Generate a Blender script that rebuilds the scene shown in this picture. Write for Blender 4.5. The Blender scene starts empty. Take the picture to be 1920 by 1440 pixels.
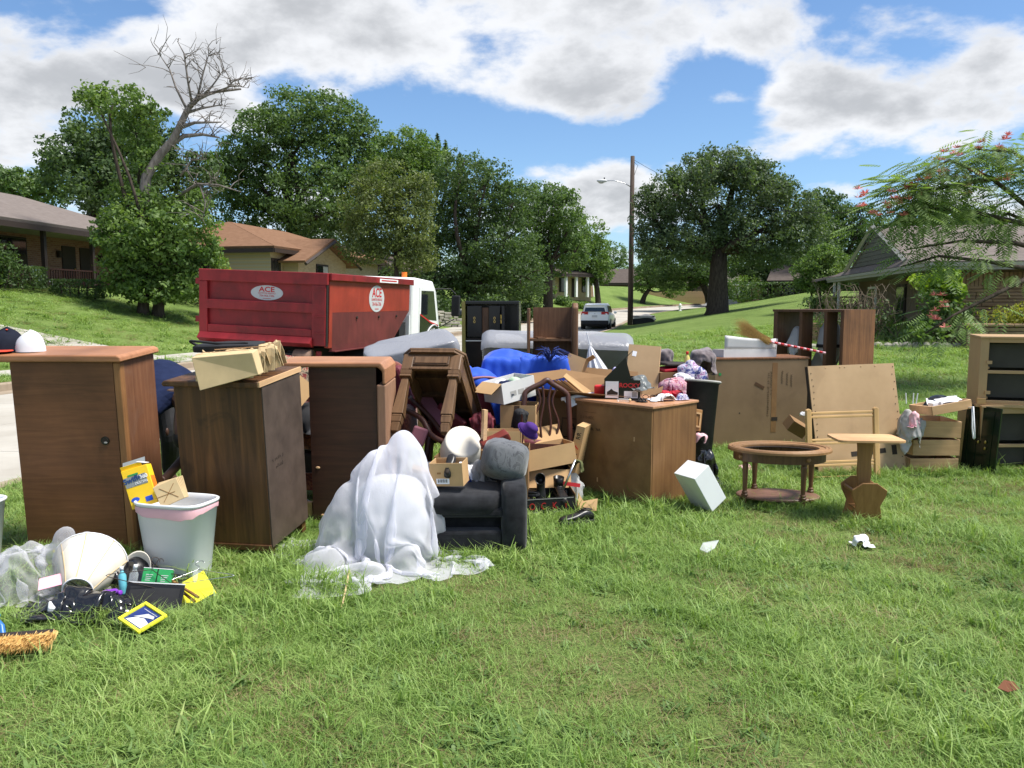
import bpy, math, random
import numpy as np
from mathutils import Vector, Matrix, Euler
R = math.radians
PI = math.pi
random.seed(7); rng = np.random.default_rng(7)
scene = bpy.context.scene
COL = scene.collection
# ------------------------------------------------------------------ camera
F = 1507.0; PITCH = R(5.76); CAMZ = 1.6
cam_d = bpy.data.cameras.new('camera'); cam_d.sensor_width = 36.0; cam_d.lens = 36.0*F/1920.0
cam_d.clip_start = 0.05; cam_d.clip_end = 6000
cam = bpy.data.objects.new('camera', cam_d); COL.objects.link(cam)
cam.location = (0, 0, CAMZ); cam.rotation_euler = (R(90)-PITCH, 0, 0)
scene.camera = cam
# a photograph pixel (1920x1440) gives a direction; the distance comes from the ground or from what the thing touches
def ray(x, y):
    u = (x-960)/F; v = (720-y)/F
    return u, math.cos(PITCH)+math.sin(PITCH)*v, -math.sin(PITCH)+math.cos(PITCH)*v
def P(x, y, d):
    a, b, c = ray(x, y); t = d/b
    return Vector((a*t, d, CAMZ+c*t))
def G(x, y, z=0.0):
    a, b, c = ray(x, y); t = (z-CAMZ)/c
    return Vector((a*t, b*t, z))
# ------------------------------------------------------------------ light and exposure
scene.view_settings.view_transform = 'Standard'; scene.view_settings.look = 'None'
scene.view_settings.exposure = EXPOSURE = 1.3; scene.view_settings.gamma = 1.0
scene.view_settings.use_curve_mapping = False
SUN_EL, SUN_AZ = R(61), R(104)        # azimuth clockwise from +Y (away from the camera) towards +X
sun_d = bpy.data.lights.new('sun', 'SUN'); sun_d.energy = 2.9; sun_d.angle = R(16); sun_d.color = (1.0, 0.955, 0.88)
sun = bpy.data.objects.new('sun', sun_d); COL.objects.link(sun)
sdir = Vector((math.cos(SUN_EL)*math.sin(SUN_AZ), math.cos(SUN_EL)*math.cos(SUN_AZ), math.sin(SUN_EL)))
sun.rotation_euler = (-sdir).to_track_quat('-Z', 'Y').to_euler(); sun.location = (0, 0, 60)
# ------------------------------------------------------------------ sky
world = bpy.data.worlds.new('World'); scene.world = world; world.use_nodes = True
def build_sky():
    nt = world.node_tree; nt.nodes.clear(); N = nt.nodes; L = nt.links
    def node(t, **k):
        n = N.new(t)
        for a, b in k.items(): setattr(n, a, b)
        return n
    def math_(op, a, b=None, c=None, clamp=False):
        n = node('ShaderNodeMath', operation=op, use_clamp=clamp)
        for i, q in enumerate((a, b, c)):
            if q is None: continue
            if isinstance(q, (int, float)): n.inputs[i].default_value = q
            else: L.new(q, n.inputs[i])
        return n.outputs[0]
    out = node('ShaderNodeOutputWorld'); bg = node('ShaderNodeBackground'); L.new(bg.outputs[0], out.inputs[0])
    bg.inputs[1].default_value = 0.10
    sky = node('ShaderNodeTexSky', sky_type='NISHITA'); sky.sun_disc = False
    sky.sun_elevation = SUN_EL; sky.sun_rotation = SUN_AZ; sky.altitude = 200; sky.air_density = 1.0; sky.dust_density = 0.6; sky.ozone_density = 2.5
    tc = node('ShaderNodeTexCoord'); sep = node('ShaderNodeSeparateXYZ'); L.new(tc.outputs['Generated'], sep.inputs[0])
    X, Y, Z = sep.outputs
    zz = math_('ADD', math_('MAXIMUM', Z, 0.0), 0.38)
    px = math_('DIVIDE', X, zz); py = math_('DIVIDE', Y, zz)
    comb = node('ShaderNodeCombineXYZ'); L.new(px, comb.inputs[0]); L.new(py, comb.inputs[1]); comb.inputs[2].default_value = 3.7
    def noise(vec, scale, detail, rough, dist=0.0):
        n = node('ShaderNodeTexNoise'); n.inputs['Scale'].default_value = scale; n.inputs['Detail'].default_value = detail
        n.inputs['Roughness'].default_value = rough; n.inputs['Distortion'].default_value = dist
        L.new(vec, n.inputs['Vector']); return n.outputs['Fac']
    n1 = noise(comb.outputs[0], 3.0, 10, 0.57, 0.1)
    # the clouds seen in this part of the sky, as soft banks around compass directions
    yy = math_('MAXIMUM', Y, 0.05); U = math_('DIVIDE', X, yy); Vv = math_('DIVIDE', Z, yy)
    front = math_('GREATER_THAN', Y, 0.3)
    banks = [(150, 70, 420, 150, .17), (620, 60, 260, 90, .20), (900, 90, 260, 90, .22), (1130, 170, 130, 65, .24), (1420, 60, 230, 80, .24),
             (1530, 190, 130, 55, .26), (1730, 225, 160, 50, .26), (1870, 150, 110, 90, .28), (50, 290, 130, 45, .24), (430, 215, 70, 28, .22),
             (1010, 318, 100, 32, .28), (1150, 405, 110, 60, .28), (1350, 185, 40, 20, .26), (1300, 305, 60, 24, .24), (1580, 352, 60, 18, .22),
             (760, 250, 330, 55, -.36), (1290, 250, 130, 60, -.34), (1285, 120, 55, 40, -.16), (1690, 95, 120, 40, -.30), (520, 160, 80, 34, -.16), (1480, 320, 280, 26, -.26), (230, 225, 130, 26, -.20), (1090, 262, 160, 20, -.2), (250, 20, 70, 18, -.15)]
    uv = node('ShaderNodeCombineXYZ'); L.new(U, uv.inputs[0]); L.new(Vv, uv.inputs[1])
    acc = None
    for (bx, by, rx, ry, am) in banks:
        a, b, c = ray(bx, by); u0 = a/b; v0 = c/b
        vm = node('ShaderNodeVectorMath', operation='MULTIPLY_ADD'); L.new(uv.outputs[0], vm.inputs[0]); vm.inputs[1].default_value = (F/rx, F/ry, 0); vm.inputs[2].default_value = (-u0*F/rx, -v0*F/ry, 0)
        ln = node('ShaderNodeVectorMath', operation='LENGTH'); L.new(vm.outputs[0], ln.inputs[0])
        mr = node('ShaderNodeMapRange', interpolation_type='SMOOTHSTEP'); L.new(ln.outputs['Value'], mr.inputs[0]); mr.inputs[1].default_value = 0.0; mr.inputs[2].default_value = 1.75; mr.inputs[3].default_value = am; mr.inputs[4].default_value = 0.0
        acc = mr.outputs[0] if acc is None else math_('ADD', acc, mr.outputs[0])
    cov = math_('ADD', math_('MULTIPLY_ADD', n1, 1.9, -0.45), math_('MULTIPLY', acc, front))
    ramp = node('ShaderNodeMapRange'); ramp.interpolation_type = 'SMOOTHSTEP'; L.new(cov, ramp.inputs[0])
    ramp.inputs[1].default_value = 0.45; ramp.inputs[2].default_value = 0.70
    # thick middles of the clouds are greyer than their edges
    n2 = noise(comb.outputs[0], 3.3, 6, 0.55, 0.3)
    th = math_('ADD', cov, math_('MULTIPLY', math_('SUBTRACT', n2, 0.5), 0.9))
    gr = node('ShaderNodeMapRange'); gr.interpolation_type = 'SMOOTHSTEP'; L.new(th, gr.inputs[0]); gr.inputs[1].default_value = 0.56; gr.inputs[2].default_value = 0.98
    cm = node('ShaderNodeMix', data_type='RGBA'); L.new(gr.outputs[0], cm.inputs[0])
    cm.inputs[6].default_value = (4.05, 4.1, 4.2, 1); cm.inputs[7].default_value = (2.3, 2.36, 2.46, 1)
    skm = node('ShaderNodeMix', data_type='RGBA', blend_type='MULTIPLY'); skm.inputs[0].default_value = 1.0
    L.new(sky.outputs[0], skm.inputs[6]); skm.inputs[7].default_value = (0.52, 0.61, 0.69, 1)
    fm = node('ShaderNodeMix', data_type='RGBA'); L.new(math_('MULTIPLY', ramp.outputs[0], 0.96), fm.inputs[0]); L.new(skm.outputs[2], fm.inputs[6]); L.new(cm.outputs[2], fm.inputs[7])
    L.new(fm.outputs[2], bg.inputs[0])
build_sky()
# ------------------------------------------------------------------ helpers
def tag(o, label=None, cat=None, group=None, kind=None):
    if label: o['label'] = label
    if cat: o['category'] = cat
    if group: o['group'] = group
    if kind: o['kind'] = kind
    return o
def thing(name, label, cat, loc=(0, 0, 0), rot=(0, 0, 0), group=None):
    o = bpy.data.objects.new(name, None); COL.objects.link(o); o.empty_display_size = 0.1
    o.location = loc; o.rotation_euler = rot
    return tag(o, label, cat, group)
class MB:
    def __init__(s): s.v = []; s.f = []
    def add(s, vs, fs):
        n = len(s.v); s.v += [tuple(q) for q in vs]; s.f += [tuple(i+n for i in q) for q in fs]; return s
    def box(s, x0, x1, y0, y1, z0, z1, m=None):
        vs = [Vector(q) for q in ((x0,y0,z0),(x1,y0,z0),(x1,y1,z0),(x0,y1,z0),(x0,y0,z1),(x1,y0,z1),(x1,y1,z1),(x0,y1,z1))]
        if m is not None: vs = [m @ q for q in vs]
        return s.add(vs, [(3,2,1,0),(4,5,6,7),(0,1,5,4),(1,2,6,5),(2,3,7,6),(3,0,4,7)])
    def rbox(s, c, size, rot=(0, 0, 0)):
        m = Matrix.Translation(c) @ Euler(rot).to_matrix().to_4x4(); a, b, d = [q/2 for q in size]
        return s.box(-a, a, -b, b, -d, d, m)
    def prism(s, poly, a0, a1, axis='y', m=None):
        # poly in the two other axes (x,z for 'y'; x,y for 'z'; y,z for 'x')
        def w(p, t):
            q = Vector({'y': (p[0], t, p[1]), 'z': (p[0], p[1], t), 'x': (t, p[0], p[1])}[axis])
            return m @ q if m is not None else q
        n = len(poly)
        vs = [w(p, a0) for p in poly]+[w(p, a1) for p in poly]
        return s.add(vs, [tuple(range(n-1, -1, -1)), tuple(range(n, 2*n))]+[(i, (i+1) % n, n+(i+1) % n, n+i) for i in range(n)])
    def tube(s, pts, rad, n=8, caps=True, sq=1.0):
        pts = [Vector(q) for q in pts]; k = len(pts)
        if not hasattr(rad, '__len__'): rad = [rad]*k
        vs = []; up = None
        for i, p in enumerate(pts):
            t = (pts[min(i+1, k-1)]-pts[max(i-1, 0)])
            t = t.normalized() if t.length > 1e-9 else Vector((0, 0, 1))
            if up is None: up = Vector((0, 0, 1)) if abs(t.z) < 0.9 else Vector((1, 0, 0))
            a = t.cross(up)
            if a.length < 1e-6: a = t.cross(Vector((0, 1, 0)))
            a.normalize(); b = a.cross(t).normalized(); up = b
            for j in range(n):
                q = 2*PI*j/n
                vs.append(p+a*math.cos(q)*rad[i]+b*math.sin(q)*rad[i]*sq)
        fs = [(i*n+j, i*n+(j+1) % n, (i+1)*n+(j+1) % n, (i+1)*n+j) for i in range(k-1) for j in range(n)]
        if caps: fs += [tuple(range(n-1, -1, -1)), tuple(range((k-1)*n, k*n))]
        return s.add(vs, fs)
    def lathe(s, prof, n=20, m=None, sx=1, sy=1, cap=True):
        vs = []
        for (r, z) in prof:
            for j in range(n):
                q = 2*PI*j/n; p = Vector((r*math.cos(q)*sx, r*math.sin(q)*sy, z)); vs.append(m @ p if m is not None else p)
        k = len(prof)
        fs = [(i*n+j, i*n+(j+1) % n, (i+1)*n+(j+1) % n, (i+1)*n+j) for i in range(k-1) for j in range(n)]
        if cap: fs += [tuple(range(n-1, -1, -1)), tuple(range((k-1)*n, k*n))]
        return s.add(vs, fs)
    def ellipsoid(s, c, r, n=14, k=8, e=1.0, m=None):
        vs = []; c = Vector(c)
        sg = lambda q, p: math.copysign(abs(q)**p, q)
        for i in range(k+1):
            th = -PI/2+PI*i/k
            for j in range(n):
                q = 2*PI*j/n
                p = Vector((r[0]*sg(math.cos(th), e)*sg(math.cos(q), e), r[1]*sg(math.cos(th), e)*sg(math.sin(q), e), r[2]*sg(math.sin(th), e)))
                p = (m @ p if m is not None else p)+c; vs.append(p)
        return s.add(vs, [(i*n+j, i*n+(j+1) % n, (i+1)*n+(j+1) % n, (i+1)*n+j) for i in range(k) for j in range(n)])
    def grid(s, A):
        nx, ny = A.shape[:2]
        return s.add([tuple(map(float, q)) for q in A.reshape(-1, 3)], [(i*ny+j, (i+1)*ny+j, (i+1)*ny+j+1, i*ny+j+1) for i in range(nx-1) for j in range(ny-1)])
    def poly(s, pts): return s.add(pts, [tuple(range(len(pts)))])
    def mesh(s, name, mat, smooth=False):
        me = bpy.data.meshes.new(name); me.from_pydata(s.v, [], s.f); me.materials.append(mat)
        if smooth: me.polygons.foreach_set('use_smooth', [True]*len(me.polygons))
        me.update(); return me
    def build(s, name, mat, parent=None, smooth=False, bevel=0, solid=0, sub=0, seg=2, loc=None, rot=None):
        o = bpy.data.objects.new(name, s.mesh(name, mat, smooth)); COL.objects.link(o)
        if parent is not None: o.parent = parent
        if loc is not None: o.location = loc
        if rot is not None: o.rotation_euler = rot
        if solid:
            q = o.modifiers.new('thick', 'SOLIDIFY'); q.thickness = solid; q.offset = 0
        if bevel:
            q = o.modifiers.new('edge', 'BEVEL'); q.width = bevel; q.segments = seg; q.limit_method = 'ANGLE'; q.angle_limit = R(40)
        if sub:
            q = o.modifiers.new('sub', 'SUBSURF'); q.levels = sub; q.render_levels = sub
        return o
def pc(name, args, mat, parent, **k): return MB().box(*args).build(name, mat, parent, **k)
def text(name, body, size, mat, parent, loc, rot=(PI/2, 0, 0), sx=1.0, ext=0.0008, align='CENTER', bold=0.0):
    cu = bpy.data.curves.new(name, 'FONT'); cu.body = body; cu.size = size; cu.extrude = ext; cu.align_x = align; cu.align_y = 'CENTER'; cu.resolution_u = 3; cu.offset = bold
    cu.materials.append(mat); t = bpy.data.objects.new(name, cu); me = bpy.data.meshes.new_from_object(t); bpy.data.objects.remove(t); bpy.data.curves.remove(cu)
    if not me.materials: me.materials.append(mat)
    o = bpy.data.objects.new(name, me); COL.objects.link(o); o.parent = parent; o.location = loc; o.rotation_euler = rot; o.scale = (sx, 1, 1); return o
def smudge(name, n, size, mat, parent, loc, rot=(PI/2, 0, 0), seed=1):
    """a row of worn stamp strokes too faded to read"""
    r = np.random.default_rng(seed); mb = MB(); w = size*.55
    for k in range(n):
        if r.random() < .14: continue
        x = (k-n/2)*w
        for s in range(2):
            a = r.uniform(-.2, .2); mb.rbox((x+r.uniform(-.2, .2)*w, r.uniform(-.15, .15)*size, 0), ((.14 if s else .5)*w, (.7 if s else .12)*size*r.uniform(.6, 1.1), .0012), (0, 0, a))
    return mb.build(name, mat, parent, loc=loc, rot=rot)
def copy_tree(o, parent=None):
    c = o.copy(); COL.objects.link(c); c.parent = parent
    for ch in list(o.children): copy_tree(ch, c)
    return c
def drape(n, size, center, colliders, steps=80, slack=1.15, seed=0, z0=None, ground=0.02, iters=8, amp=0.02, rotz=0.0, fric=0.6, tilt=(0, 0)):
    """a cloth of n x n points let fall over the given ellipsoids ('e') and boxes ('b')"""
    r = np.random.default_rng(seed); nx, ny = n; sx, sy = size
    gx, gy = np.meshgrid(np.linspace(-sx/2, sx/2, nx), np.linspace(-sy/2, sy/2, ny), indexing='ij')
    cr, sr = math.cos(rotz), math.sin(rotz)
    ph = r.uniform(0, 6.28, 8); fr = r.uniform(1.5, 7, 8)
    gz = sum(np.sin(fr[i]*2*(gx/sx*math.cos(ph[i])+gy/sy*math.sin(ph[i]))*2+ph[i]*3) for i in range(8))*amp + r.normal(0, amp*0.4, gx.shape)
    p = np.stack([center[0]+gx*cr-gy*sr, center[1]+gx*sr+gy*cr, (center[2] if z0 is None else z0)+gz+gx*tilt[0]+gy*tilt[1]], -1)
    lx, ly = sx/(nx-1)*slack, sy/(ny-1)*slack; ld = math.hypot(lx, ly)
    vel = np.zeros_like(p)
    def con(A, B, l, k=1.0, only_short=False):
        d = p[B]-p[A]; L = np.sqrt((d*d).sum(-1, keepdims=True))+1e-9; c = (L-l)/L
        if only_short: c = np.minimum(c, 0)
        d = d*(c*0.5*k); p[A] += d; p[B] -= d
    S = slice
    sets = []
    for o in (0, 1):
        a = S(o, nx-1-((nx-1-o) % 2 == 1 and 0), 2)
        ia = np.arange(o, nx-1, 2); ja = np.arange(o, ny-1, 2)
        sets.append(((ia[:, None], np.arange(ny)[None]), (ia[:, None]+1, np.arange(ny)[None]), lx, 1.0, False))
        sets.append(((np.arange(nx)[:, None], ja[None]), (np.arange(nx)[:, None], ja[None]+1), ly, 1.0, False))
        sets.append(((ia[:, None], np.arange(ny-1)[None]), (ia[:, None]+1, np.arange(1, ny)[None]), ld, 0.35, False))
        sets.append(((ia[:, None], np.arange(1, ny)[None]), (ia[:, None]+1, np.arange(ny-1)[None]), ld, 0.35, False))
    for o in (0, 1, 2, 3):
        ia = np.arange(o, nx-2, 4); ja = np.arange(o, ny-2, 4)
        sets.append(((ia[:, None], np.arange(ny)[None]), (ia[:, None]+2, np.arange(ny)[None]), lx*1.7, 0.25, True))
        sets.append(((np.arange(nx)[:, None], ja[None]), (np.arange(nx)[:, None], ja[None]+2), ly*1.7, 0.25, True))
    dt = 0.035
    for st in range(steps):
        vel[..., 2] -= 9.8*dt; vel *= 0.96; q0 = p.copy(); p += vel*dt
        hit = np.zeros(p.shape[:2], bool)
        for it in range(iters):
            for c in sets: con(*c)
            for c in colliders:
                if c[0] == 'e':
                    ce = np.array(c[1:4]); ra = np.array(c[4:7])*1.02; q = (p-ce)/ra; L = np.sqrt((q*q).sum(-1)); m = L < 1
                    if m.any():
                        qq = q[m]*.35+(q0[m]-ce)/ra*.65; p[m] = ce+qq/np.maximum(np.linalg.norm(qq, axis=1), 1e-4)[:, None]*ra; hit |= m
                else:
                    x0, x1, y0, y1, z0_, z1 = c[1:7]; e = 0.006
                    m = (p[..., 0] > x0-e) & (p[..., 0] < x1+e) & (p[..., 1] > y0-e) & (p[..., 1] < y1+e) & (p[..., 2] > z0_) & (p[..., 2] < z1+e)
                    if m.any():
                        w = p[m]; ds = np.stack([w[:, 0]-(x0-e), x1+e-w[:, 0], w[:, 1]-(y0-e), y1+e-w[:, 1], (z1+e-w[:, 2])*0.7], -1); k = np.where(q0[m][:, 2] > z1-.03, 4, ds[:, :4].argmin(1))
                        w[k == 0, 0] = x0-e; w[k == 1, 0] = x1+e; w[k == 2, 1] = y0-e; w[k == 3, 1] = y1+e; w[k == 4, 2] = z1+e; p[m] = w; hit |= m
            m = p[..., 2] < ground
            if m.any(): p[m, 2] = ground+0.002*r.random(m.sum()); hit |= m
        vel = (p-q0)/dt; vel[hit] *= (1-fric); sp = np.sqrt((vel*vel).sum(-1, keepdims=True)); vel *= np.minimum(1, 3.0/np.maximum(sp, 1e-6))
    return p
def crumple(A, amp, seed, f=14.0):
    """ridged creases pushed along the surface normals"""
    r = np.random.default_rng(seed); gx = np.gradient(A, axis=0); gy = np.gradient(A, axis=1); n = np.cross(gx, gy); n /= np.linalg.norm(n, axis=-1, keepdims=True)+1e-9; h = 0
    for k in range(9):
        d = r.normal(size=3); d /= np.linalg.norm(d); w = f*(1+.35*k)*r.uniform(.7, 1.3); h = h+np.abs(np.sin(A@d*w+r.uniform(0, 6)+1.2*np.sin(A@np.roll(d, 1)*w*.6)))*.9/(1+.3*k)
    B = A+n*((h-h.mean())*amp)[..., None]; return B
def cloth(name, mat, A, parent=None, thick=0.003, sub=1):
    return MB().grid(A).build(name, mat, parent, smooth=True, solid=thick, sub=sub)
# ------------------------------------------------------------------ materials
def _m(name):
    m = bpy.data.materials.new(name); m.use_nodes = True; nt = m.node_tree; b = nt.nodes['Principled BSDF']; return m, nt, b
def _noise(nt, sc, detail=5, rough=0.55, dist=0.0, scale=1.0, coord='Object', off=(0, 0, 0)):
    tc = nt.nodes.new('ShaderNodeTexCoord'); mp = nt.nodes.new('ShaderNodeMapping'); mp.inputs['Scale'].default_value = sc; mp.inputs['Location'].default_value = off
    n = nt.nodes.new('ShaderNodeTexNoise'); n.inputs['Scale'].default_value = scale; n.inputs['Detail'].default_value = detail; n.inputs['Roughness'].default_value = rough; n.inputs['Distortion'].default_value = dist
    if coord == 'World':
        g = nt.nodes.new('ShaderNodeNewGeometry'); nt.links.new(g.outputs['Position'], mp.inputs[0])
    else: nt.links.new(tc.outputs[coord], mp.inputs[0])
    nt.links.new(mp.outputs[0], n.inputs['Vector']); return n.outputs['Fac']
def _ramp(nt, fac, stops):
    r = nt.nodes.new('ShaderNodeValToRGB'); e = r.color_ramp.elements
    while len(e) < len(stops): e.new(0.5)
    for q, (p, c) in zip(e, stops): q.position = p; q.color = (*c, 1)
    nt.links.new(fac, r.inputs[0]); return r.outputs[0]
def _mixc(nt, fac, a, b, mode='MIX'):
    n = nt.nodes.new('ShaderNodeMix'); n.data_type = 'RGBA'; n.blend_type = mode
    for q, i in ((fac, 0), (a, 6), (b, 7)):
        if isinstance(q, (int, float)): n.inputs[i].default_value = q
        elif isinstance(q, tuple): n.inputs[i].default_value = (*q, 1)
        else: nt.links.new(q, n.inputs[i])
    return n.outputs[2]
def mott(name, stops, sc=(1, 1, 1), detail=6, rough=0.6, nrough=0.6, dist=0.0, bump=0.0, stain=None, spec=0.4, coat=0.0, sheen=0.0, metal=0.0, coord='Object', bsc=None, wear=False):
    m, nt, b = _m(name)
    n = _noise(nt, sc, detail, nrough, dist, coord=coord)
    c = _ramp(nt, n, stops)
    if wear:    # pale scuffs and dark scratches
        w1 = _noise(nt, tuple(q*.8 for q in sc), 10, 0.75, 2.5, coord=coord, off=(11, 2, 5)); r1 = nt.nodes.new('ShaderNodeMapRange'); nt.links.new(w1, r1.inputs[0]); r1.inputs[1].default_value = 0.66; r1.inputs[2].default_value = 0.72; r1.inputs[4].default_value = 0.55
        c = _mixc(nt, r1.outputs[0], c, tuple(min(.6, q*2.2+.03) for q in stops[-1][1]))
        w2 = _noise(nt, (1.3, 1.3, 1.3), 5, 0.6, 0.8, coord=coord, off=(4, 8, 2)); c = _mixc(nt, 1.0, c, _ramp(nt, w2, [(0.3, (.72, .70, .68)), (0.7, (1.22, 1.2, 1.18))]), 'MULTIPLY')
    if stain:   # (colour, scale, low, high, strength)
        s = _noise(nt, (stain[1],)*3, 4, 0.6, 0.6, coord=coord, off=(3.1, 7.7, 1.3))
        mr = nt.nodes.new('ShaderNodeMapRange'); nt.links.new(s, mr.inputs[0]); mr.inputs[1].default_value = stain[2]; mr.inputs[2].default_value = stain[3]; mr.inputs[4].default_value = stain[4]
        c = _mixc(nt, mr.outputs[0], c, stain[0])
    nt.links.new(c, b.inputs['Base Color'])
    b.inputs['Roughness'].default_value = rough; b.inputs['Specular IOR Level'].default_value = spec; b.inputs['Metallic'].default_value = metal
    b.inputs['Coat Weight'].default_value = coat; b.inputs['Coat Roughness'].default_value = 0.25; b.inputs['Sheen Weight'].default_value = sheen
    if bump:
        bn = nt.nodes.new('ShaderNodeBump'); bn.inputs['Strength'].default_value = min(1, bump*6); bn.inputs['Distance'].default_value = bump*0.02
        src = n if bsc is None else _noise(nt, bsc, 6, 0.65, coord=coord)
        nt.links.new(src, bn.inputs['Height']); nt.links.new(bn.outputs[0], b.inputs['Normal'])
    return m
def var(c, k=0.18): return [(0.25, tuple(q*(1-k) for q in c)), (0.75, tuple(min(1, q*(1+k)) for q in c))]
def plain(name, c, rough=0.6, k=0.12, sc=6, **kw): return mott(name, var(c, k), (sc,)*3, rough=rough, **kw)
def wood(name, dark, light, axis='z', f=28, rough=0.42, coat=0.15, bump=0.05, stain=None, stretch=0.055):
    dark = tuple(q*1.5 for q in dark); light = tuple(min(.8, q*1.4) for q in light); coat *= .3; rough = min(.7, rough+.1)
    sc = {'x': (f*stretch, f, f), 'y': (f, f*stretch, f), 'z': (f, f, f*stretch)}[axis]
    mid = tuple((a+b)/2 for a, b in zip(dark, light))
    return mott(name, [(0.3, dark), (0.5, mid), (0.7, light)], sc, 8, rough, 0.62, 1.1, bump, stain, coat=coat, wear=True)
WHITE = (0.78, 0.78, 0.77)
m_wA = wood('oak_veneer_horizontal', (0.085, 0.034, 0.013), (0.145, 0.060, 0.024), 'x', 34, 0.5, stain=((0.03, 0.012, 0.006), 2.2, 0.5, 0.8, 0.5))
m_wAs = wood('oak_veneer_worn', (0.085, 0.032, 0.014), (0.15, 0.066, 0.030), 'z', 30, 0.6, stain=((0.19, 0.11, 0.075), 3.5, 0.52, 0.75, 0.55))
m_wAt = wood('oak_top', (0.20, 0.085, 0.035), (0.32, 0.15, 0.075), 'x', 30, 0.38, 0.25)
m_wAe = wood('oak_edge', (0.14, 0.065, 0.022), (0.24, 0.115, 0.045), 'z', 30, 0.5)
m_wB = wood('knotty_walnut', (0.026, 0.011, 0.0045), (0.105, 0.047, 0.016), 'z', 16, 0.45, 0.2, stain=((0.022, 0.010, 0.005), 5, 0.60, 0.70, 0.5))
m_wBs = mott('walnut_back_board', [(0.3, (0.060, 0.042, 0.032)), (0.7, (0.095, 0.067, 0.052))], (9, 9, 9), rough=0.55, stain=((0.02, 0.014, 0.012), 3, 0.5, 0.8, 0.6))
m_wBe = wood('raw_pine_edge', (0.34, 0.21, 0.11), (0.46, 0.30, 0.16), 'y', 30, 0.7, 0)
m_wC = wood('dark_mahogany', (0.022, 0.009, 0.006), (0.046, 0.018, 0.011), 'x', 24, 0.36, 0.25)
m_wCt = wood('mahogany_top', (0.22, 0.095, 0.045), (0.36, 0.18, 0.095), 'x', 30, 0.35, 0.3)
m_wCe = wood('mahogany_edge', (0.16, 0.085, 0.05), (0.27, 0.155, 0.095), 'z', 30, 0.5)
m_wD = mott('fibreboard_brown', [(0.3, (0.19, 0.095, 0.036)), (0.7, (0.27, 0.15, 0.062))], (5, 5, 5), rough=0.6, stain=((0.10, 0.05, 0.02), 4, 0.5, 0.75, 0.7), bump=0.02)
m_wDs = wood('teak_side', (0.085, 0.040, 0.014), (0.15, 0.078, 0.029), 'z', 22, 0.5)
m_wDt = wood('chest_top', (0.24, 0.12, 0.06), (0.37, 0.20, 0.11), 'x', 30, 0.35, 0.3)
m_wE = mott('hardboard_back', [(0.3, (0.19, 0.122, 0.064)), (0.7, (0.24, 0.158, 0.086))], (3, 3, 3), rough=0.7, stain=((0.09, 0.055, 0.03), 2.5, 0.55, 0.85, 0.6))
m_wG = mott('plywood_sheet', [(0.3, (0.36, 0.235, 0.12)), (0.7, (0.46, 0.31, 0.17))], (2.5, 2.5, 2.5), rough=0.65, stain=((0.17, 0.10, 0.05), 3, 0.55, 0.85, 0.5))
m_wF = wood('brown_laminate', (0.06, 0.023, 0.009), (0.18, 0.078, 0.030), 'z', 30, 0.45, 0.2)
m_wFd = wood('brown_laminate_trim', (0.05, 0.022, 0.010), (0.11, 0.05, 0.022), 'z', 26, 0.5)
m_pine = wood('pale_pine', (0.31, 0.19, 0.075), (0.42, 0.27, 0.12), 'x', 26, 0.5)
m_pinez = wood('pale_pine_upright', (0.31, 0.19, 0.075), (0.42, 0.27, 0.12), 'z', 26, 0.5)
m_maple = wood('maple_top', (0.34, 0.19, 0.085), (0.46, 0.28, 0.14), 'x', 22, 0.4, 0.25)
m_mag = wood('maple_stand', (0.14, 0.068, 0.020), (0.22, 0.115, 0.038), 'z', 24, 0.45)
m_oval = wood('oval_table_wood', (0.045, 0.020, 0.008), (0.10, 0.050, 0.019), 'z', 26, 0.4, 0.3)
m_ovalt = wood('oval_table_rim', (0.135, 0.070, 0.027), (0.23, 0.128, 0.055), 'x', 26, 0.4, 0.3)
m_ovalb = wood('oval_base_board', (0.085, 0.042, 0.028), (0.15, 0.08, 0.055), 'x', 14, 0.35, 0.3)
m_cons = wood('console_wood', (0.050, 0.025, 0.010), (0.12, 0.066, 0.030), 'z', 26, 0.45)
m_consd = wood('console_underside', (0.030, 0.015, 0.007), (0.08, 0.043, 0.019), 'y', 18, 0.6)
m_mahog = wood('red_mahogany', (0.022, 0.007, 0.005), (0.055, 0.018, 0.011), 'z', 22, 0.35, 0.3)
m_shelf = wood('bookcase_wood', (0.075, 0.035, 0.016), (0.15, 0.077, 0.038), 'z', 26, 0.45, 0.2)
m_drawer = wood('drawer_wood', (0.24, 0.145, 0.068), (0.38, 0.245, 0.125), 'x', 14, 0.55)
m_drawerin = wood('drawer_inside', (0.40, 0.26, 0.14), (0.52, 0.35, 0.19), 'x', 14, 0.6)
m_tan = mott('tan_laminate', var((0.42, 0.27, 0.135), 0.08), (4, 4, 4), rough=0.5, stain=((0.25, 0.15, 0.07), 3, 0.6, 0.9, 0.4))
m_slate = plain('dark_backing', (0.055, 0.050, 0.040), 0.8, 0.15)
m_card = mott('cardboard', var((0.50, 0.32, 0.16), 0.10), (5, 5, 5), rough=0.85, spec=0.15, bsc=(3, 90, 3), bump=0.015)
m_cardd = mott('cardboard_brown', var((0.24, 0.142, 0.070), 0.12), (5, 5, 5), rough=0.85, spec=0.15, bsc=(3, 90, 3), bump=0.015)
m_cardw = mott('white_card', var((0.62, 0.61, 0.60), 0.08), (5, 5, 5), rough=0.7, spec=0.2, stain=((0.4, 0.36, 0.34), 4, 0.55, 0.9, 0.4))
m_kraft = mott('kraft_paper', var((0.56, 0.42, 0.235), 0.10), (9, 9, 9), rough=0.85, spec=0.15, bump=0.05)
m_black = plain('black_lacquer', (0.012, 0.012, 0.013), 0.22, 0.2)
m_blackm = plain('black_matte', (0.014, 0.014, 0.016), 0.75, 0.3, 20)
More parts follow.
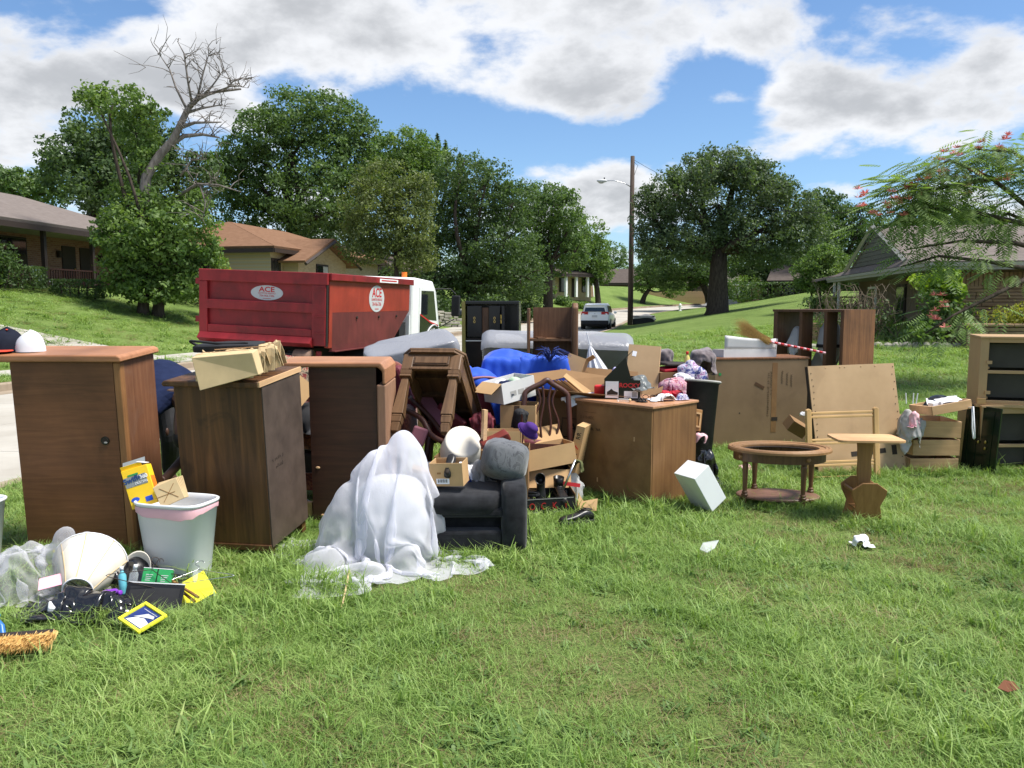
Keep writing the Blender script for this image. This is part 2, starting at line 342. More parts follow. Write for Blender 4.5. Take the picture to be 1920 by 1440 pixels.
m_blackp = mott('black_plastic_film', var((0.010, 0.010, 0.012), 0.2), (8, 8, 8), rough=0.2, spec=0.7)
m_blackl = plain('black_leather', (0.014, 0.013, 0.013), 0.34, 0.3, 30, bump=0.05)
m_velour = mott('charcoal_velour', [(0.3, (0.010, 0.010, 0.012)), (0.7, (0.028, 0.029, 0.033))], (14, 14, 14), rough=0.95, sheen=0.15, bump=0.12, spec=0.1)
m_velgrey = mott('grey_velour', [(0.3, (0.085, 0.088, 0.096)), (0.52, (0.135, 0.14, 0.15)), (0.58, (0.07, 0.072, 0.08)), (0.75, (0.16, 0.165, 0.175))], (11, 18, 7), rough=0.95, sheen=0.2, bump=0.15, spec=0.1, dist=1.5)
m_white = plain('white_paint', WHITE, 0.5, 0.04)
m_whitep = plain('white_plastic', (0.74, 0.755, 0.77), 0.35, 0.04, 4)
m_whitec = plain('white_cloth', (0.70, 0.70, 0.72), 0.9, 0.08, 9, spec=0.1, sheen=0.3)
m_cream = plain('cream_lampshade', (0.72, 0.67, 0.57), 0.8, 0.06, 5, spec=0.15)
m_foam = plain('white_foam', (0.72, 0.74, 0.75), 0.6, 0.03)
m_pinkfilm = plain('pink_film', (0.72, 0.42, 0.46), 0.4, 0.1)
m_pink = plain('pink_paper', (0.85, 0.42, 0.50), 0.7, 0.06)
m_yel = plain('yellow_plastic', (0.80, 0.76, 0.045), 0.45, 0.06)
m_swy = plain('yellow_carton', (0.86, 0.55, 0.02), 0.5, 0.05)
m_swo = plain('orange_print', (0.85, 0.19, 0.02), 0.5, 0.05)
m_swg = plain('grey_print', (0.23, 0.25, 0.25), 0.5, 0.1)
m_swb = plain('blue_print', (0.015, 0.05, 0.18), 0.5, 0.1)
m_blue = mott('blue_quilt', var((0.012, 0.075, 0.50), 0.12), (3, 3, 3), rough=0.65, sheen=0.2, spec=0.3)
m_blued = plain('deep_blue', (0.012, 0.03, 0.16), 0.6, 0.2)
m_navy = plain('navy_cotton', (0.014, 0.021, 0.055), 0.9, 0.2, 12, spec=0.1)
m_capn = plain('navy_twill', (0.010, 0.012, 0.022), 0.85, 0.2, 30, spec=0.15)
m_capo = plain('orange_red_twill', (0.62, 0.055, 0.025), 0.8, 0.1, 30)
m_capw = plain('white_twill', (0.66, 0.66, 0.70), 0.9, 0.08, 14, spec=0.1)
m_red = plain('red_fabric', (0.42, 0.014, 0.03), 0.75, 0.2, 8)
m_redp = plain('red_plastic', (0.55, 0.012, 0.012), 0.4, 0.1)
m_brick_red = mott('red_brocade', [(0.35, (0.06, 0.010, 0.008)), (0.5, (0.16, 0.028, 0.014)), (0.62, (0.26, 0.085, 0.035))], (22, 22, 22), rough=0.85, dist=1.5, sheen=0.3)
m_floral = mott('floral_pillow', [(0.38, (0.10, 0.012, 0.018)), (0.47, (0.28, 0.06, 0.05)), (0.52, (0.42, 0.33, 0.22)), (0.62, (0.05, 0.04, 0.03))], (16, 16, 16), rough=0.9, dist=2.0)
m_maroon = plain('maroon_upholstery', (0.13, 0.018, 0.028), 0.6, 0.15)
m_mauve = plain('mauve_panel', (0.22, 0.085, 0.11), 0.5, 0.1)
m_purple = plain('purple_felt', (0.055, 0.015, 0.16), 0.85, 0.15)
m_purplep = plain('purple_plastic', (0.20, 0.035, 0.42), 0.35, 0.1)
m_green = plain('green_carton', (0.02, 0.26, 0.075), 0.45, 0.08)
m_lav = plain('lavender_cloth', (0.46, 0.43, 0.66), 0.9, 0.1, 9, spec=0.1)
m_greycl = mott('grey_brown_knit', [(0.35, (0.09, 0.07, 0.075)), (0.65, (0.24, 0.20, 0.205))], (12, 12, 12), rough=0.95, sheen=0.3, dist=0.5)
m_plaid = mott('red_white_print', [(0.4, (0.30, 0.03, 0.07)), (0.48, (0.62, 0.45, 0.47)), (0.55, (0.28, 0.05, 0.16)), (0.65, (0.66, 0.56, 0.57))], (20, 20, 20), rough=0.9, dist=1.2)
m_lilac = mott('blue_white_print', [(0.42, (0.05, 0.06, 0.22)), (0.5, (0.60, 0.58, 0.64)), (0.6, (0.30, 0.15, 0.30))], (18, 18, 18), rough=0.9, dist=1.2)
m_leop = mott('leopard_print', [(0.45, (0.02, 0.018, 0.015)), (0.5, (0.42, 0.36, 0.28))], (40, 40, 40), rough=0.9, dist=1.0)
m_olive = plain('olive_cloth', (0.11, 0.12, 0.045), 0.9, 0.2, 10)
m_greyc = plain('grey_cloth', (0.36, 0.35, 0.33), 0.9, 0.15, 8)
m_brass = plain('brass', (0.60, 0.42, 0.14), 0.3, 0.1, metal=1.0)
m_steel = plain('steel', (0.55, 0.56, 0.58), 0.3, 0.08, metal=1.0)
m_rust = plain('rusted_roller', (0.20, 0.12, 0.085), 0.8, 0.25, 9)
m_skin = plain('skin', (0.055, 0.025, 0.015), 0.55, 0.08, 10)
m_paper = plain('white_paper', (0.78, 0.78, 0.80), 0.8, 0.03, 6, spec=0.15)
m_straw = mott('broom_straw', [(0.3, (0.36, 0.20, 0.055)), (0.7, (0.62, 0.39, 0.12))], (60, 60, 60), rough=0.8)
m_straw2 = mott('yellow_bristle', [(0.3, (0.60, 0.36, 0.10)), (0.7, (0.82, 0.58, 0.24))], (60, 60, 60), rough=0.8)
m_ink = plain('faded_ink', (0.028, 0.020, 0.014), 0.8, 0.3)
m_inkf = plain('stamp_ink', (0.085, 0.050, 0.022), 0.8, 0.3)
m_gold = plain('olive_raw_edge', (0.20, 0.17, 0.045), 0.6, 0.15)
m_darkgreen = plain('dark_green_lacquer', (0.006, 0.016, 0.008), 0.16, 0.2)
m_tape = plain('packing_tape', (0.10, 0.055, 0.03), 0.35, 0.2)
m_redpr = plain('red_print', (0.50, 0.02, 0.025), 0.5, 0.1)
m_greypr = plain('light_grey_print', (0.50, 0.51, 0.52), 0.6, 0.05)
m_candy = None
def film(name, col, alpha, rough=0.15, bump=0.3, sc=30, trl=0.3):
    m, nt, b = _m(name); N = nt.nodes; L = nt.links; out = N['Material Output']
    b.inputs['Base Color'].default_value = (*col, 1); b.inputs['Roughness'].default_value = rough
    n = _noise(nt, (sc, sc, sc*0.3), 5, 0.6, 1.0); bn = N.new('ShaderNodeBump'); bn.inputs['Strength'].default_value = bump; bn.inputs['Distance'].default_value = 0.01; L.new(n, bn.inputs['Height']); L.new(bn.outputs[0], b.inputs['Normal'])
    tl = N.new('ShaderNodeBsdfTranslucent'); tl.inputs[0].default_value = (*col, 1); mx = N.new('ShaderNodeMixShader'); mx.inputs[0].default_value = trl; L.new(b.outputs[0], mx.inputs[1]); L.new(tl.outputs[0], mx.inputs[2])
    tr = N.new('ShaderNodeBsdfTransparent'); lw = N.new('ShaderNodeLayerWeight'); lw.inputs[0].default_value = 0.35
    mr = N.new('ShaderNodeMapRange'); mr.inputs[3].default_value = alpha; mr.inputs[4].default_value = min(1, alpha+0.35); L.new(lw.outputs['Facing'], mr.inputs[0])
    m2 = N.new('ShaderNodeMixShader'); L.new(mr.outputs[0], m2.inputs[0]); L.new(tr.outputs[0], m2.inputs[1]); L.new(mx.outputs[0], m2.inputs[2]); L.new(m2.outputs[0], out.inputs[0]); return m
m_tulle = film('white_tulle', (0.88, 0.88, 0.95), 0.54, 0.9, 0.5, 70, 0.5)
m_tulle2 = film('sheer_net', (0.72, 0.72, 0.76), 0.25, 0.8, 0.1, 40, 0.35)
m_wrap = film('clear_wrap', (0.36, 0.37, 0.41), 0.62, 0.18, 0.6, 26, 0.2)
m_wrapc = film('thin_wrap', (0.62, 0.63, 0.66), 0.20, 0.15, 0.6, 22, 0.2)
m_bagw = film('white_bag_film', (0.74, 0.74, 0.74), 0.7, 0.3, 0.3, 30, 0.35)
m_clear = film('clear_plastic', (0.75, 0.78, 0.78), 0.22, 0.08, 0.2, 30, 0.1)
m_spring = plain('box_spring_cloth', (0.085, 0.085, 0.085), 0.85, 0.2, 12)
def leafmat(name, dark, light, tl=0.42, sc=0.8):
    m, nt, b = _m(name); N = nt.nodes; L = nt.links; out = N['Material Output']
    g = N.new('ShaderNodeNewGeometry'); n = _noise(nt, (sc,)*3, 3, 0.5, coord='World')
    ad = N.new('ShaderNodeMath'); ad.operation = 'MULTIPLY_ADD'; L.new(g.outputs['Random Per Island'], ad.inputs[0]); ad.inputs[1].default_value = 0.55
    s2 = N.new('ShaderNodeMath'); s2.operation = 'MULTIPLY_ADD'; L.new(n, s2.inputs[0]); s2.inputs[1].default_value = 1.3; s2.inputs[2].default_value = -0.42; L.new(s2.outputs[0], ad.inputs[2])
    c = _ramp(nt, ad.outputs[0], [(0.1, dark), (0.9, light)])
    L.new(c, b.inputs['Base Color']); b.inputs['Roughness'].default_value = 0.55; b.inputs['Specular IOR Level'].default_value = 0.35
    t = N.new('ShaderNodeBsdfTranslucent'); c2 = _mixc(nt, 1.0, c, (1.25, 1.35, 0.55), 'MULTIPLY'); L.new(c2, t.inputs[0])
    mx = N.new('ShaderNodeMixShader'); mx.inputs[0].default_value = tl; L.new(b.outputs[0], mx.inputs[1]); L.new(t.outputs[0], mx.inputs[2]); L.new(mx.outputs[0], out.inputs[0]); return m
lf_dark = leafmat('leaf_dark', (0.045, 0.082, 0.030), (0.115, 0.180, 0.062))
lf_mid = leafmat('leaf_mid', (0.055, 0.105, 0.032), (0.150, 0.228, 0.072))
lf_light = leafmat('leaf_light', (0.070, 0.135, 0.032), (0.190, 0.275, 0.075))
lf_olive = leafmat('leaf_olive', (0.075, 0.105, 0.032), (0.190, 0.225, 0.075))
lf_grey = leafmat('leaf_grey', (0.055, 0.090, 0.044), (0.130, 0.180, 0.088))
lf_lime = leafmat('leaf_lime', (0.12, 0.22, 0.02), (0.35, 0.45, 0.06))
lf_yel = leafmat('leaf_yellow', (0.12, 0.15, 0.02), (0.36, 0.36, 0.07))
lf_mim = leafmat('leaf_mimosa', (0.11, 0.180, 0.055), (0.24, 0.33, 0.115), 0.45)
m_pinkfl = plain('pink_flower', (0.75, 0.25, 0.22), 0.8, 0.2)
m_bark = mott('bark', [(0.3, (0.030, 0.023, 0.018)), (0.7, (0.085, 0.068, 0.055))], (14, 14, 3), rough=0.95, bump=0.25, spec=0.1)
m_dead = mott('dead_wood', [(0.3, (0.10, 0.085, 0.075)), (0.7, (0.25, 0.22, 0.20))], (10, 10, 3), rough=0.9, bump=0.2, spec=0.1)
m_twig = mott('dry_twig', [(0.3, (0.10, 0.075, 0.05)), (0.7, (0.22, 0.17, 0.12))], (20, 20, 20), rough=0.9)
m_pole = mott('creosote_pole', [(0.3, (0.045, 0.030, 0.022)), (0.7, (0.095, 0.068, 0.052))], (30, 30, 1.2), rough=0.9, bump=0.1)
m_conc = mott('concrete', [(0.3, (0.34, 0.315, 0.27)), (0.7, (0.46, 0.435, 0.385))], (0.7, 0.7, 0.7), 9, 0.9, 0.68, stain=((0.24, 0.21, 0.17), 0.35, 0.5, 0.8, 0.5), spec=0.2, bsc=(40, 40, 40), bump=0.05)
m_kerb = mott('weathered_kerb', [(0.3, (0.24, 0.19, 0.135)), (0.7, (0.37, 0.30, 0.225))], (1.5, 1.5, 1.5), 8, 0.9, 0.65, stain=((0.10, 0.075, 0.05), 1.2, 0.5, 0.8, 0.6), spec=0.2, bump=0.05)
m_roofg = mott('grey_shingle', [(0.3, (0.135, 0.112, 0.10)), (0.7, (0.20, 0.17, 0.155))], (3, 3, 18), 6, 0.95, 0.7, spec=0.1, bump=0.08)
m_roofb = mott('brown_shingle', [(0.3, (0.15, 0.08, 0.047)), (0.7, (0.225, 0.13, 0.08))], (3, 3, 16), 6, 0.95, 0.7, spec=0.1, bump=0.08)
m_roofd = mott('dark_shingle', [(0.3, (0.07, 0.055, 0.047)), (0.7, (0.12, 0.10, 0.088))], (3, 3, 16), 6, 0.95, 0.7, spec=0.1, bump=0.08)
m_soffit = plain('grey_green_fascia', (0.30, 0.29, 0.25), 0.6, 0.08, 2)
m_trimd = plain('dark_brown_trim', (0.030, 0.020, 0.016), 0.6, 0.15)
m_rail = plain('iron_railing', (0.030, 0.010, 0.008), 0.55, 0.15)
m_glass = plain('dark_window', (0.012, 0.015, 0.018), 0.08, 0.1, spec=0.8)
m_curtain = plain('pale_blind', (0.45, 0.45, 0.43), 0.7, 0.05)
m_siding = mott('grey_siding', var((0.105, 0.10, 0.088), 0.1), (2, 2, 2), rough=0.8)
m_stone = mott('sandstone_strip', [(0.3, (0.25, 0.165, 0.095)), (0.7, (0.42, 0.295, 0.18))], (1.7, 1.7, 6), 6, 0.9, 0.6, stain=((0.13, 0.085, 0.055), 1.4, 0.5, 0.8, 0.6), spec=0.15, bump=0.12)
m_mortar = plain('mortar', (0.17, 0.125, 0.085), 0.95, 0.15)
m_stonew = mott('limestone_rubble', [(0.3, (0.20, 0.185, 0.15)), (0.7, (0.46, 0.43, 0.36))], (3, 3, 3), rough=0.95, bump=0.1)
def brickmat(name, c1, c2, mo, sc=1.0):
    m, nt, b = _m(name); tc = nt.nodes.new('ShaderNodeTexCoord'); mp = nt.nodes.new('ShaderNodeMapping'); nt.links.new(tc.outputs['Object'], mp.inputs[0]); mp.inputs['Rotation'].default_value = (R(90), 0, 0)
    br = nt.nodes.new('ShaderNodeTexBrick'); nt.links.new(mp.outputs[0], br.inputs[0]); br.inputs['Color1'].default_value = (*c1, 1); br.inputs['Color2'].default_value = (*c2, 1); br.inputs['Mortar'].default_value = (*mo, 1)
    br.inputs['Scale'].default_value = sc; br.inputs['Brick Width'].default_value = 0.23; br.inputs['Row Height'].default_value = 0.085; br.inputs['Mortar Size'].default_value = 0.008
    nt.links.new(br.outputs[0], b.inputs['Base Color']); b.inputs['Roughness'].default_value = 0.9; return m
m_brickr = brickmat('red_brick', (0.20, 0.085, 0.055), (0.28, 0.14, 0.09), (0.26, 0.2, 0.16))
m_bricky = brickmat('buff_brick', (0.40, 0.29, 0.16), (0.50, 0.38, 0.23), (0.38, 0.32, 0.24))
m_brickd = brickmat('brown_brick', (0.11, 0.075, 0.05), (0.16, 0.11, 0.075), (0.14, 0.11, 0.09))
def lawnmat():
    m, nt, b = _m('lawn'); N = nt.nodes; L = nt.links
    a = _noise(nt, (0.55,)*3, 8, 0.65, coord='World'); c = _ramp(nt, a, [(0.3, (0.105, 0.165, 0.042)), (0.5, (0.155, 0.230, 0.062)), (0.72, (0.205, 0.280, 0.090))])
    f = _noise(nt, (38, 38, 38), 4, 0.7, coord='World'); cf = _ramp(nt, f, [(0.3, (0.45, 0.45, 0.42)), (0.7, (1.3, 1.28, 1.2))]); c = _mixc(nt, 1.0, c, cf, 'MULTIPLY')
    d = _noise(nt, (1.6,)*3, 6, 0.7, 0.5, coord='World', off=(5, 9, 0)); mr = N.new('ShaderNodeMapRange'); L.new(d, mr.inputs[0]); mr.inputs[1].default_value = 0.50; mr.inputs[2].default_value = 0.72; mr.inputs[4].default_value = 0.6
    # the trampled yard where the furniture stands is thin and thatchy; the lawns further off are mown and full
    g = N.new('ShaderNodeNewGeometry'); sp = N.new('ShaderNodeSeparateXYZ'); L.new(g.outputs['Position'], sp.inputs[0]); yr = N.new('ShaderNodeMapRange'); L.new(sp.outputs[1], yr.inputs[0]); yr.inputs[1].default_value = 9; yr.inputs[2].default_value = 16; yr.inputs[3].default_value = 1.0; yr.inputs[4].default_value = 0.15
    ml = N.new('ShaderNodeMath'); ml.operation = 'MULTIPLY'; L.new(yr.outputs[0], ml.inputs[0]); ml.inputs[1].default_value = 0.75; c = _mixc(nt, ml.outputs[0], c, _ramp(nt, f, [(0.3, (0.085, 0.130, 0.034)), (0.7, (0.18, 0.23, 0.07))]))
    m2 = N.new('ShaderNodeMath'); m2.operation = 'MULTIPLY'; mr.inputs[4].default_value = 0.25; L.new(mr.outputs[0], m2.inputs[0]); L.new(yr.outputs[0], m2.inputs[1]); c = _mixc(nt, m2.outputs[0], c, (0.16, 0.12, 0.06)); L.new(c, b.inputs['Base Color']); b.inputs['Roughness'].default_value = 0.95; b.inputs['Specular IOR Level'].default_value = 0.1
    bn = N.new('ShaderNodeBump'); bn.inputs['Strength'].default_value = 0.8; bn.inputs['Distance'].default_value = 0.05; L.new(f, bn.inputs['Height']); L.new(bn.outputs[0], b.inputs['Normal']); return m
m_lawn = lawnmat()
def blademat(name, stops):
    m, nt, b = _m(name); N = nt.nodes; L = nt.links; out = N['Material Output']
    oi = N.new('ShaderNodeObjectInfo'); g = N.new('ShaderNodeNewGeometry'); n = _noise(nt, (0.8,)*3, 4, 0.6, coord='World')
    a = N.new('ShaderNodeMath'); a.operation = 'MULTIPLY_ADD'; L.new(g.outputs['Random Per Island'], a.inputs[0]); a.inputs[1].default_value = 0.45
    a2 = N.new('ShaderNodeMath'); a2.operation = 'MULTIPLY_ADD'; L.new(oi.outputs['Random'], a2.inputs[0]); a2.inputs[1].default_value = 0.2
    a3 = N.new('ShaderNodeMath'); a3.operation = 'MULTIPLY_ADD'; L.new(n, a3.inputs[0]); a3.inputs[1].default_value = 1.2; a3.inputs[2].default_value = -0.42
    L.new(a3.outputs[0], a2.inputs[2]); L.new(a2.outputs[0], a.inputs[2]); c = _ramp(nt, a.outputs[0], stops)
    L.new(c, b.inputs['Base Color']); b.inputs['Roughness'].default_value = 0.5; b.inputs['Specular IOR Level'].default_value = 0.3
    t = N.new('ShaderNodeBsdfTranslucent'); L.new(_mixc(nt, 1.0, c, (1.2, 1.25, 0.6), 'MULTIPLY'), t.inputs[0]); mx = N.new('ShaderNodeMixShader'); mx.inputs[0].default_value = 0.35
    L.new(b.outputs[0], mx.inputs[1]); L.new(t.outputs[0], mx.inputs[2]); L.new(mx.outputs[0], out.inputs[0]); return m
m_blade = blademat('grass_blade', [(0.05, (0.105, 0.195, 0.042)), (0.45, (0.225, 0.345, 0.085)), (0.8, (0.325, 0.435, 0.135)), (1.0, (0.45, 0.45, 0.22))])
m_weed = blademat('weed_leaf', [(0.1, (0.06, 0.13, 0.03)), (0.9, (0.19, 0.29, 0.085))])
m_dry = blademat('dry_blade', [(0.1, (0.16, 0.12, 0.055)), (0.9, (0.34, 0.27, 0.14))])
# ------------------------------------------------------------------ terrain, road
RW = 7.73
def xc(y):
    y = np.asarray(y, float); e = np.maximum(y-62, 0); e2 = np.minimum(e, 60)
    return -4.35+0.25*(y-8)+0.008*e2*e2+np.maximum(e-60, 0)*0.96
def rp(y): return np.clip((np.asarray(y, float)-50)*0.03, 0, 1.5)
def sm(t): t = np.clip(t, 0, 1); return t*t*(3-2*t)
def tz(x, y):
    x = np.asarray(x, float); y = np.asarray(y, float); l = x-xc(y); s = l*0.97; s2 = (-l-RW)*0.97
    k = 0.0048*np.clip(y-14.5, 0, 35.5)
    zr = np.clip(s-1, 0, 13)*k*np.clip(1-(y-60)/60, 0.35, 1)
    zl = 0.215*np.clip(s2-2.6, 0, 10.2)-0.0
    und = 0.05*np.sin(x*0.31+1)*np.sin(y*0.23)*sm((y-14)/20)*sm((np.maximum(s, s2)-1.5)/4)
    return rp(y)+np.where(s > 0, zr, 0)+np.where(s2 > 0, zl, 0)+und
def T(x, y): return float(tz(x, y))
def onT(x, y, dz=0.0): return Vector((x, y, T(x, y)+dz))
def build_ground():
    cols = [-1500, -600, -250, -120, -80, -60, -48, -40]+list(np.arange(-35, -9.5, 1.0))+[-9.5, -9.0, -8.5, -8.1, -7.90, -7.88, 0.13, 0.15, 0.5, 1, 1.5]+list(np.arange(2, 41, 1.0))+[46, 54, 65, 80, 120, 250, 600, 1500]
    rows = list(np.arange(-15, 90, 1.0))+list(np.arange(90, 160, 5.0))+[180, 220, 300, 450, 800, 1600, 3500]
    A = np.zeros((len(cols), len(rows), 3))
    for j, y in enumerate(rows):
        l = np.array(cols, float); x = xc(y)+l; A[:, j, 0] = x; A[:, j, 1] = y; z = tz(x, y)
        A[:, j, 2] = np.where((l > -7.89) & (l < 0.14), rp(y)-0.5, z)
    o = MB().grid(A).build('ground', m_lawn, smooth=True); tag(o, kind='structure'); return o
build_ground()
def strip(l0, l1, y0, y1, dz, th, n=None, zf=None):
    n = n or max(1, int((y1-y0)/1.5)); mb = MB(); ys = np.linspace(y0, y1, n+1)
    zf = zf or (lambda l, y: float(rp(y)))
    for a, b in zip(ys[:-1], ys[1:]):
        v = []
        for z in (dz-th, dz):
            for (l, y) in ((l0, a), (l1, a), (l1, b), (l0, b)): v.append((float(xc(y))+l, y, zf(l, y)+z))
        mb.add(v, [(3, 2, 1, 0), (4, 5, 6, 7), (0, 1, 5, 4), (1, 2, 6, 5), (2, 3, 7, 6), (3, 0, 4, 7)])
    return mb
road = bpy.data.objects.new('road', None); COL.objects.link(road); tag(road, kind='structure')
yy = -9.0
while yy < 78:
    st_ = 4.6 if yy < 60 else 9.0
    for (a, b) in ((-RW+0.48, -RW/2-0.008), (-RW/2+0.008, -0.48)):
        strip(a, b, yy+0.009, yy+st_-0.009, -0.15, 0.12, n=4 if yy < 60 else 6).build('concrete_slab', m_conc, road)
    yy += st_
strip(-RW+0.48, -0.48, yy+0.01, 260, -0.15, 0.12, n=60).build('concrete_carriageway', m_conc, road)
strip(-RW-0.1, 0.1, -9, 80, -0.26, 0.1, n=60).build('road_bed', m_kerb, road)
for nm, l0, l1, k0, k1 in (('kerb', -0.47, 0.0, 0.0, 0.19), ('kerb', -RW, -RW+0.47, -RW-0.19, -RW)):
    kb = bpy.data.objects.new(nm, None); COL.objects.link(kb); tag(kb, kind='structure')
    strip(l0+0.004, l1, -9, 230, -0.145, 0.1, n=120).build('gutter', m_kerb, kb)
    for a in list(np.arange(-9, 60, 3.0)):
        strip(k0+0.002, k1-0.002, a+0.008, a+2.992, 0.012, 0.25, n=2).build('kerb_stone', m_kerb, kb, bevel=0.03)
    strip(k0+0.002, k1-0.002, 60, 230, 0.012, 0.25, n=80).build('kerb_run', m_kerb, kb)
pave = bpy.data.objects.new('pavement', None); COL.objects.link(pave); tag(pave, kind='structure')
zt = lambda l, y: T(float(xc(y))+l, y)
for a in np.arange(12, 60, 1.5):
    strip(-RW-2.5, -RW-1.25, a+0.01, a+1.49, 0.03, 0.12, n=1, zf=zt).build('paving_slab', m_conc, pave)
drv = bpy.data.objects.new('driveway', None); COL.objects.link(drv); tag(drv, kind='structure')
for (a0, a1) in ((21.5, 24.0), (42.5, 47.5), (60, 64)):
    for (l0, l1) in ((-RW-1.23, -RW-0.2), (-RW-6.5, -RW-2.52), (-RW-11, -RW-6.52)):
        strip(l0, l1, a0, a1, 0.035, 0.12, n=4, zf=zt).build('driveway_slab', m_conc, drv)
# ------------------------------------------------------------------ houses
def house(name, label, loc, rz, W, D, hw, ridge, m_wall, m_roof, of=0.5, ob=0.5, hipl=0, hipr=0, windows=(), doors=(), yr=None, trim=None, ends=(), curtain=False):
    h = thing(name, label, 'house', loc, (0, 0, rz)); trim = trim or m_trimd
    mb = MB(); mb.box(0, W, 0, 0.25, -1.5, hw); mb.box(0, W, D-0.25, D, -1.5, hw); mb.box(0, 0.25, 0.25, D-0.25, -1.5, hw); mb.box(W-0.25, W, 0.25, D-0.25, -1.5, hw); mb.build('wall', m_wall, h)
    yr = D/2 if yr is None else yr; o = 0.5; x0, x1 = -o, W+o; y0, y1 = -of, D+ob
    sl = (ridge-hw)/(yr+of)
    rl = (x0+hipl if hipl else x0); rr = (x1-hipr if hipr else x1)
    def slab(pts, nm):
        m_ = MB(); m_.poly(pts); return m_.build(nm, m_roof, h, solid=0.12)
    slab([(x0, y0, hw), (x1, y0, hw), (rr, yr, ridge), (rl, yr, ridge)], 'roof')
    slab([(x1, y1, hw), (x0, y1, hw), (rl, yr, ridge), (rr, yr, ridge)], 'roof')
    if hipl: slab([(x0, y1, hw), (x0, y0, hw), (rl, yr, ridge)], 'roof')
    else: MB().prism([(0.05, hw), (D-0.05, hw), (yr, ridge-0.3)], 0.02, 0.2, 'x').build('gable', m_siding, h)
    if hipr: slab([(x1, y0, hw), (x1, y1, hw), (rr, yr, ridge)], 'roof')
    else: MB().prism([(0.05, hw), (D-0.05, hw), (yr, ridge-0.3)], W-0.2, W-0.02, 'x').build('gable', m_siding, h)
    MB().box(x0-0.03, x1+0.03, y0-0.06, y0-0.01, hw-0.28, hw-0.07).box(x0-0.06, x0-0.01, y0, y1, hw-0.28, hw-0.07).box(x1+0.01, x1+0.06, y0, y1, hw-0.28, hw-0.07).build('fascia', trim, h)
    MB().box(x0+0.02, x1-0.02, y0+0.02, -0.01, hw-0.2, hw-0.16).build('soffit', m_soffit, h)
    for (a, b, c, d) in windows:
        f = pc('window', (a-0.07, b+0.07, -0.05, -0.005, c-0.07, d+0.07), trim, h)
        pc('pane', (a, (a+b)/2-0.025, -0.062, -0.052, c, d), m_curtain if curtain else m_glass, f); pc('pane', ((a+b)/2+0.025, b, -0.062, -0.052, c, d), m_glass, f)
    for (a, b, d) in doors:
        f = pc('door', (a, b, -0.05, -0.005, 0, d), trim, h); pc('handle', (b-0.16, b-0.1, -0.09, -0.051, 1.0, 1.1), m_brass, f)
    for (a, b, c, d) in ends:       # windows in the end wall at x = 0
        f = pc('window', (-0.05, -0.005, a-0.07, b+0.07, c-0.07, d+0.07), trim, h); pc('pane', (-0.062, -0.052, a, b, c, d), m_glass, f)
    return h
# porch house across the street
h1z = 2.1
h1 = house('porch_house', 'brick ranch house with grey shingle roof and railed front porch', (-22.3, 19.2, h1z), R(84.5), 24, 8.5, 2.62, 4.5, m_brickr, m_roofg, of=2.4, hipr=5, yr=3.0,
           windows=[(13.4, 15.6, 0.35, 2.2), (10.2, 12.0, 0.4, 2.2)], doors=[(18.0, 18.95, 2.1), (19.3, 20.2, 2.1)])
pc('porch_slab', (6, 24, -2.2, -0.02, -1.4, 0.0), m_conc, h1)
for px_ in (11.0, 14.0, 17.2, 20.6): pc('porch_post', (px_-0.08, px_+0.08, -2.08, -1.92, 0.0, 2.44), m_trimd, h1)
rl_ = MB().box(11.1, 23.6, -2.03, -1.97, 0.86, 0.92).box(11.1, 23.6, -2.02, -1.98, 0.10, 0.14).build('railing', m_rail, h1)
bal = MB().box(-0.018, 0.018, -0.018, 0.018, 0.12, 0.88).mesh('baluster', m_rail)
for i in range(76):
    o = bpy.data.objects.new('baluster', bal); COL.objects.link(o); o.parent = rl_; o.location = (11.25+i*0.163, -2.0, 0)
for x_ in (17.7, 20.8):
    sc_ = pc('wall_lantern', (x_-0.08, x_+0.08, -0.18, -0.02, 1.55, 1.85), m_trimd, h1); MB().ellipsoid((x_, -0.1, 1.72), (0.055, 0.055, 0.09), 8, 5).build('lamp_glass', m_curtain, sc_)
def porch_chair(loc, rz, label):
    t = thing('porch_chair', label, 'chair', loc, (0, 0, rz), 'chairs on the porch')
    pc('seat', (-0.25, 0.25, -0.25, 0.25, 0.38, 0.44), m_whitep, t, bevel=0.02); MB().rbox((0, 0.27, 0.75), (0.5, 0.04, 0.65), (R(-12), 0, 0)).build('backrest', m_whitep, t, bevel=0.02)
    for a in (-0.22, 0.22):
        for b in (-0.22, 0.22): pc('leg', (a-0.02, a+0.02, b-0.02, b+0.02, 0, 0.379), m_whitep, t)
h1m = Matrix.Translation((-22.3, 19.2, h1z)) @ Euler((0, 0, R(84.5))).to_matrix().to_4x4()
for x_, lb_ in ((12.6, 'white porch chair before the gap between porch windows'), (15.4, 'white porch chair before the end of the wider porch window')): porch_chair(h1m @ Vector((x_, -0.9, 0)), R(84.5), lb_)
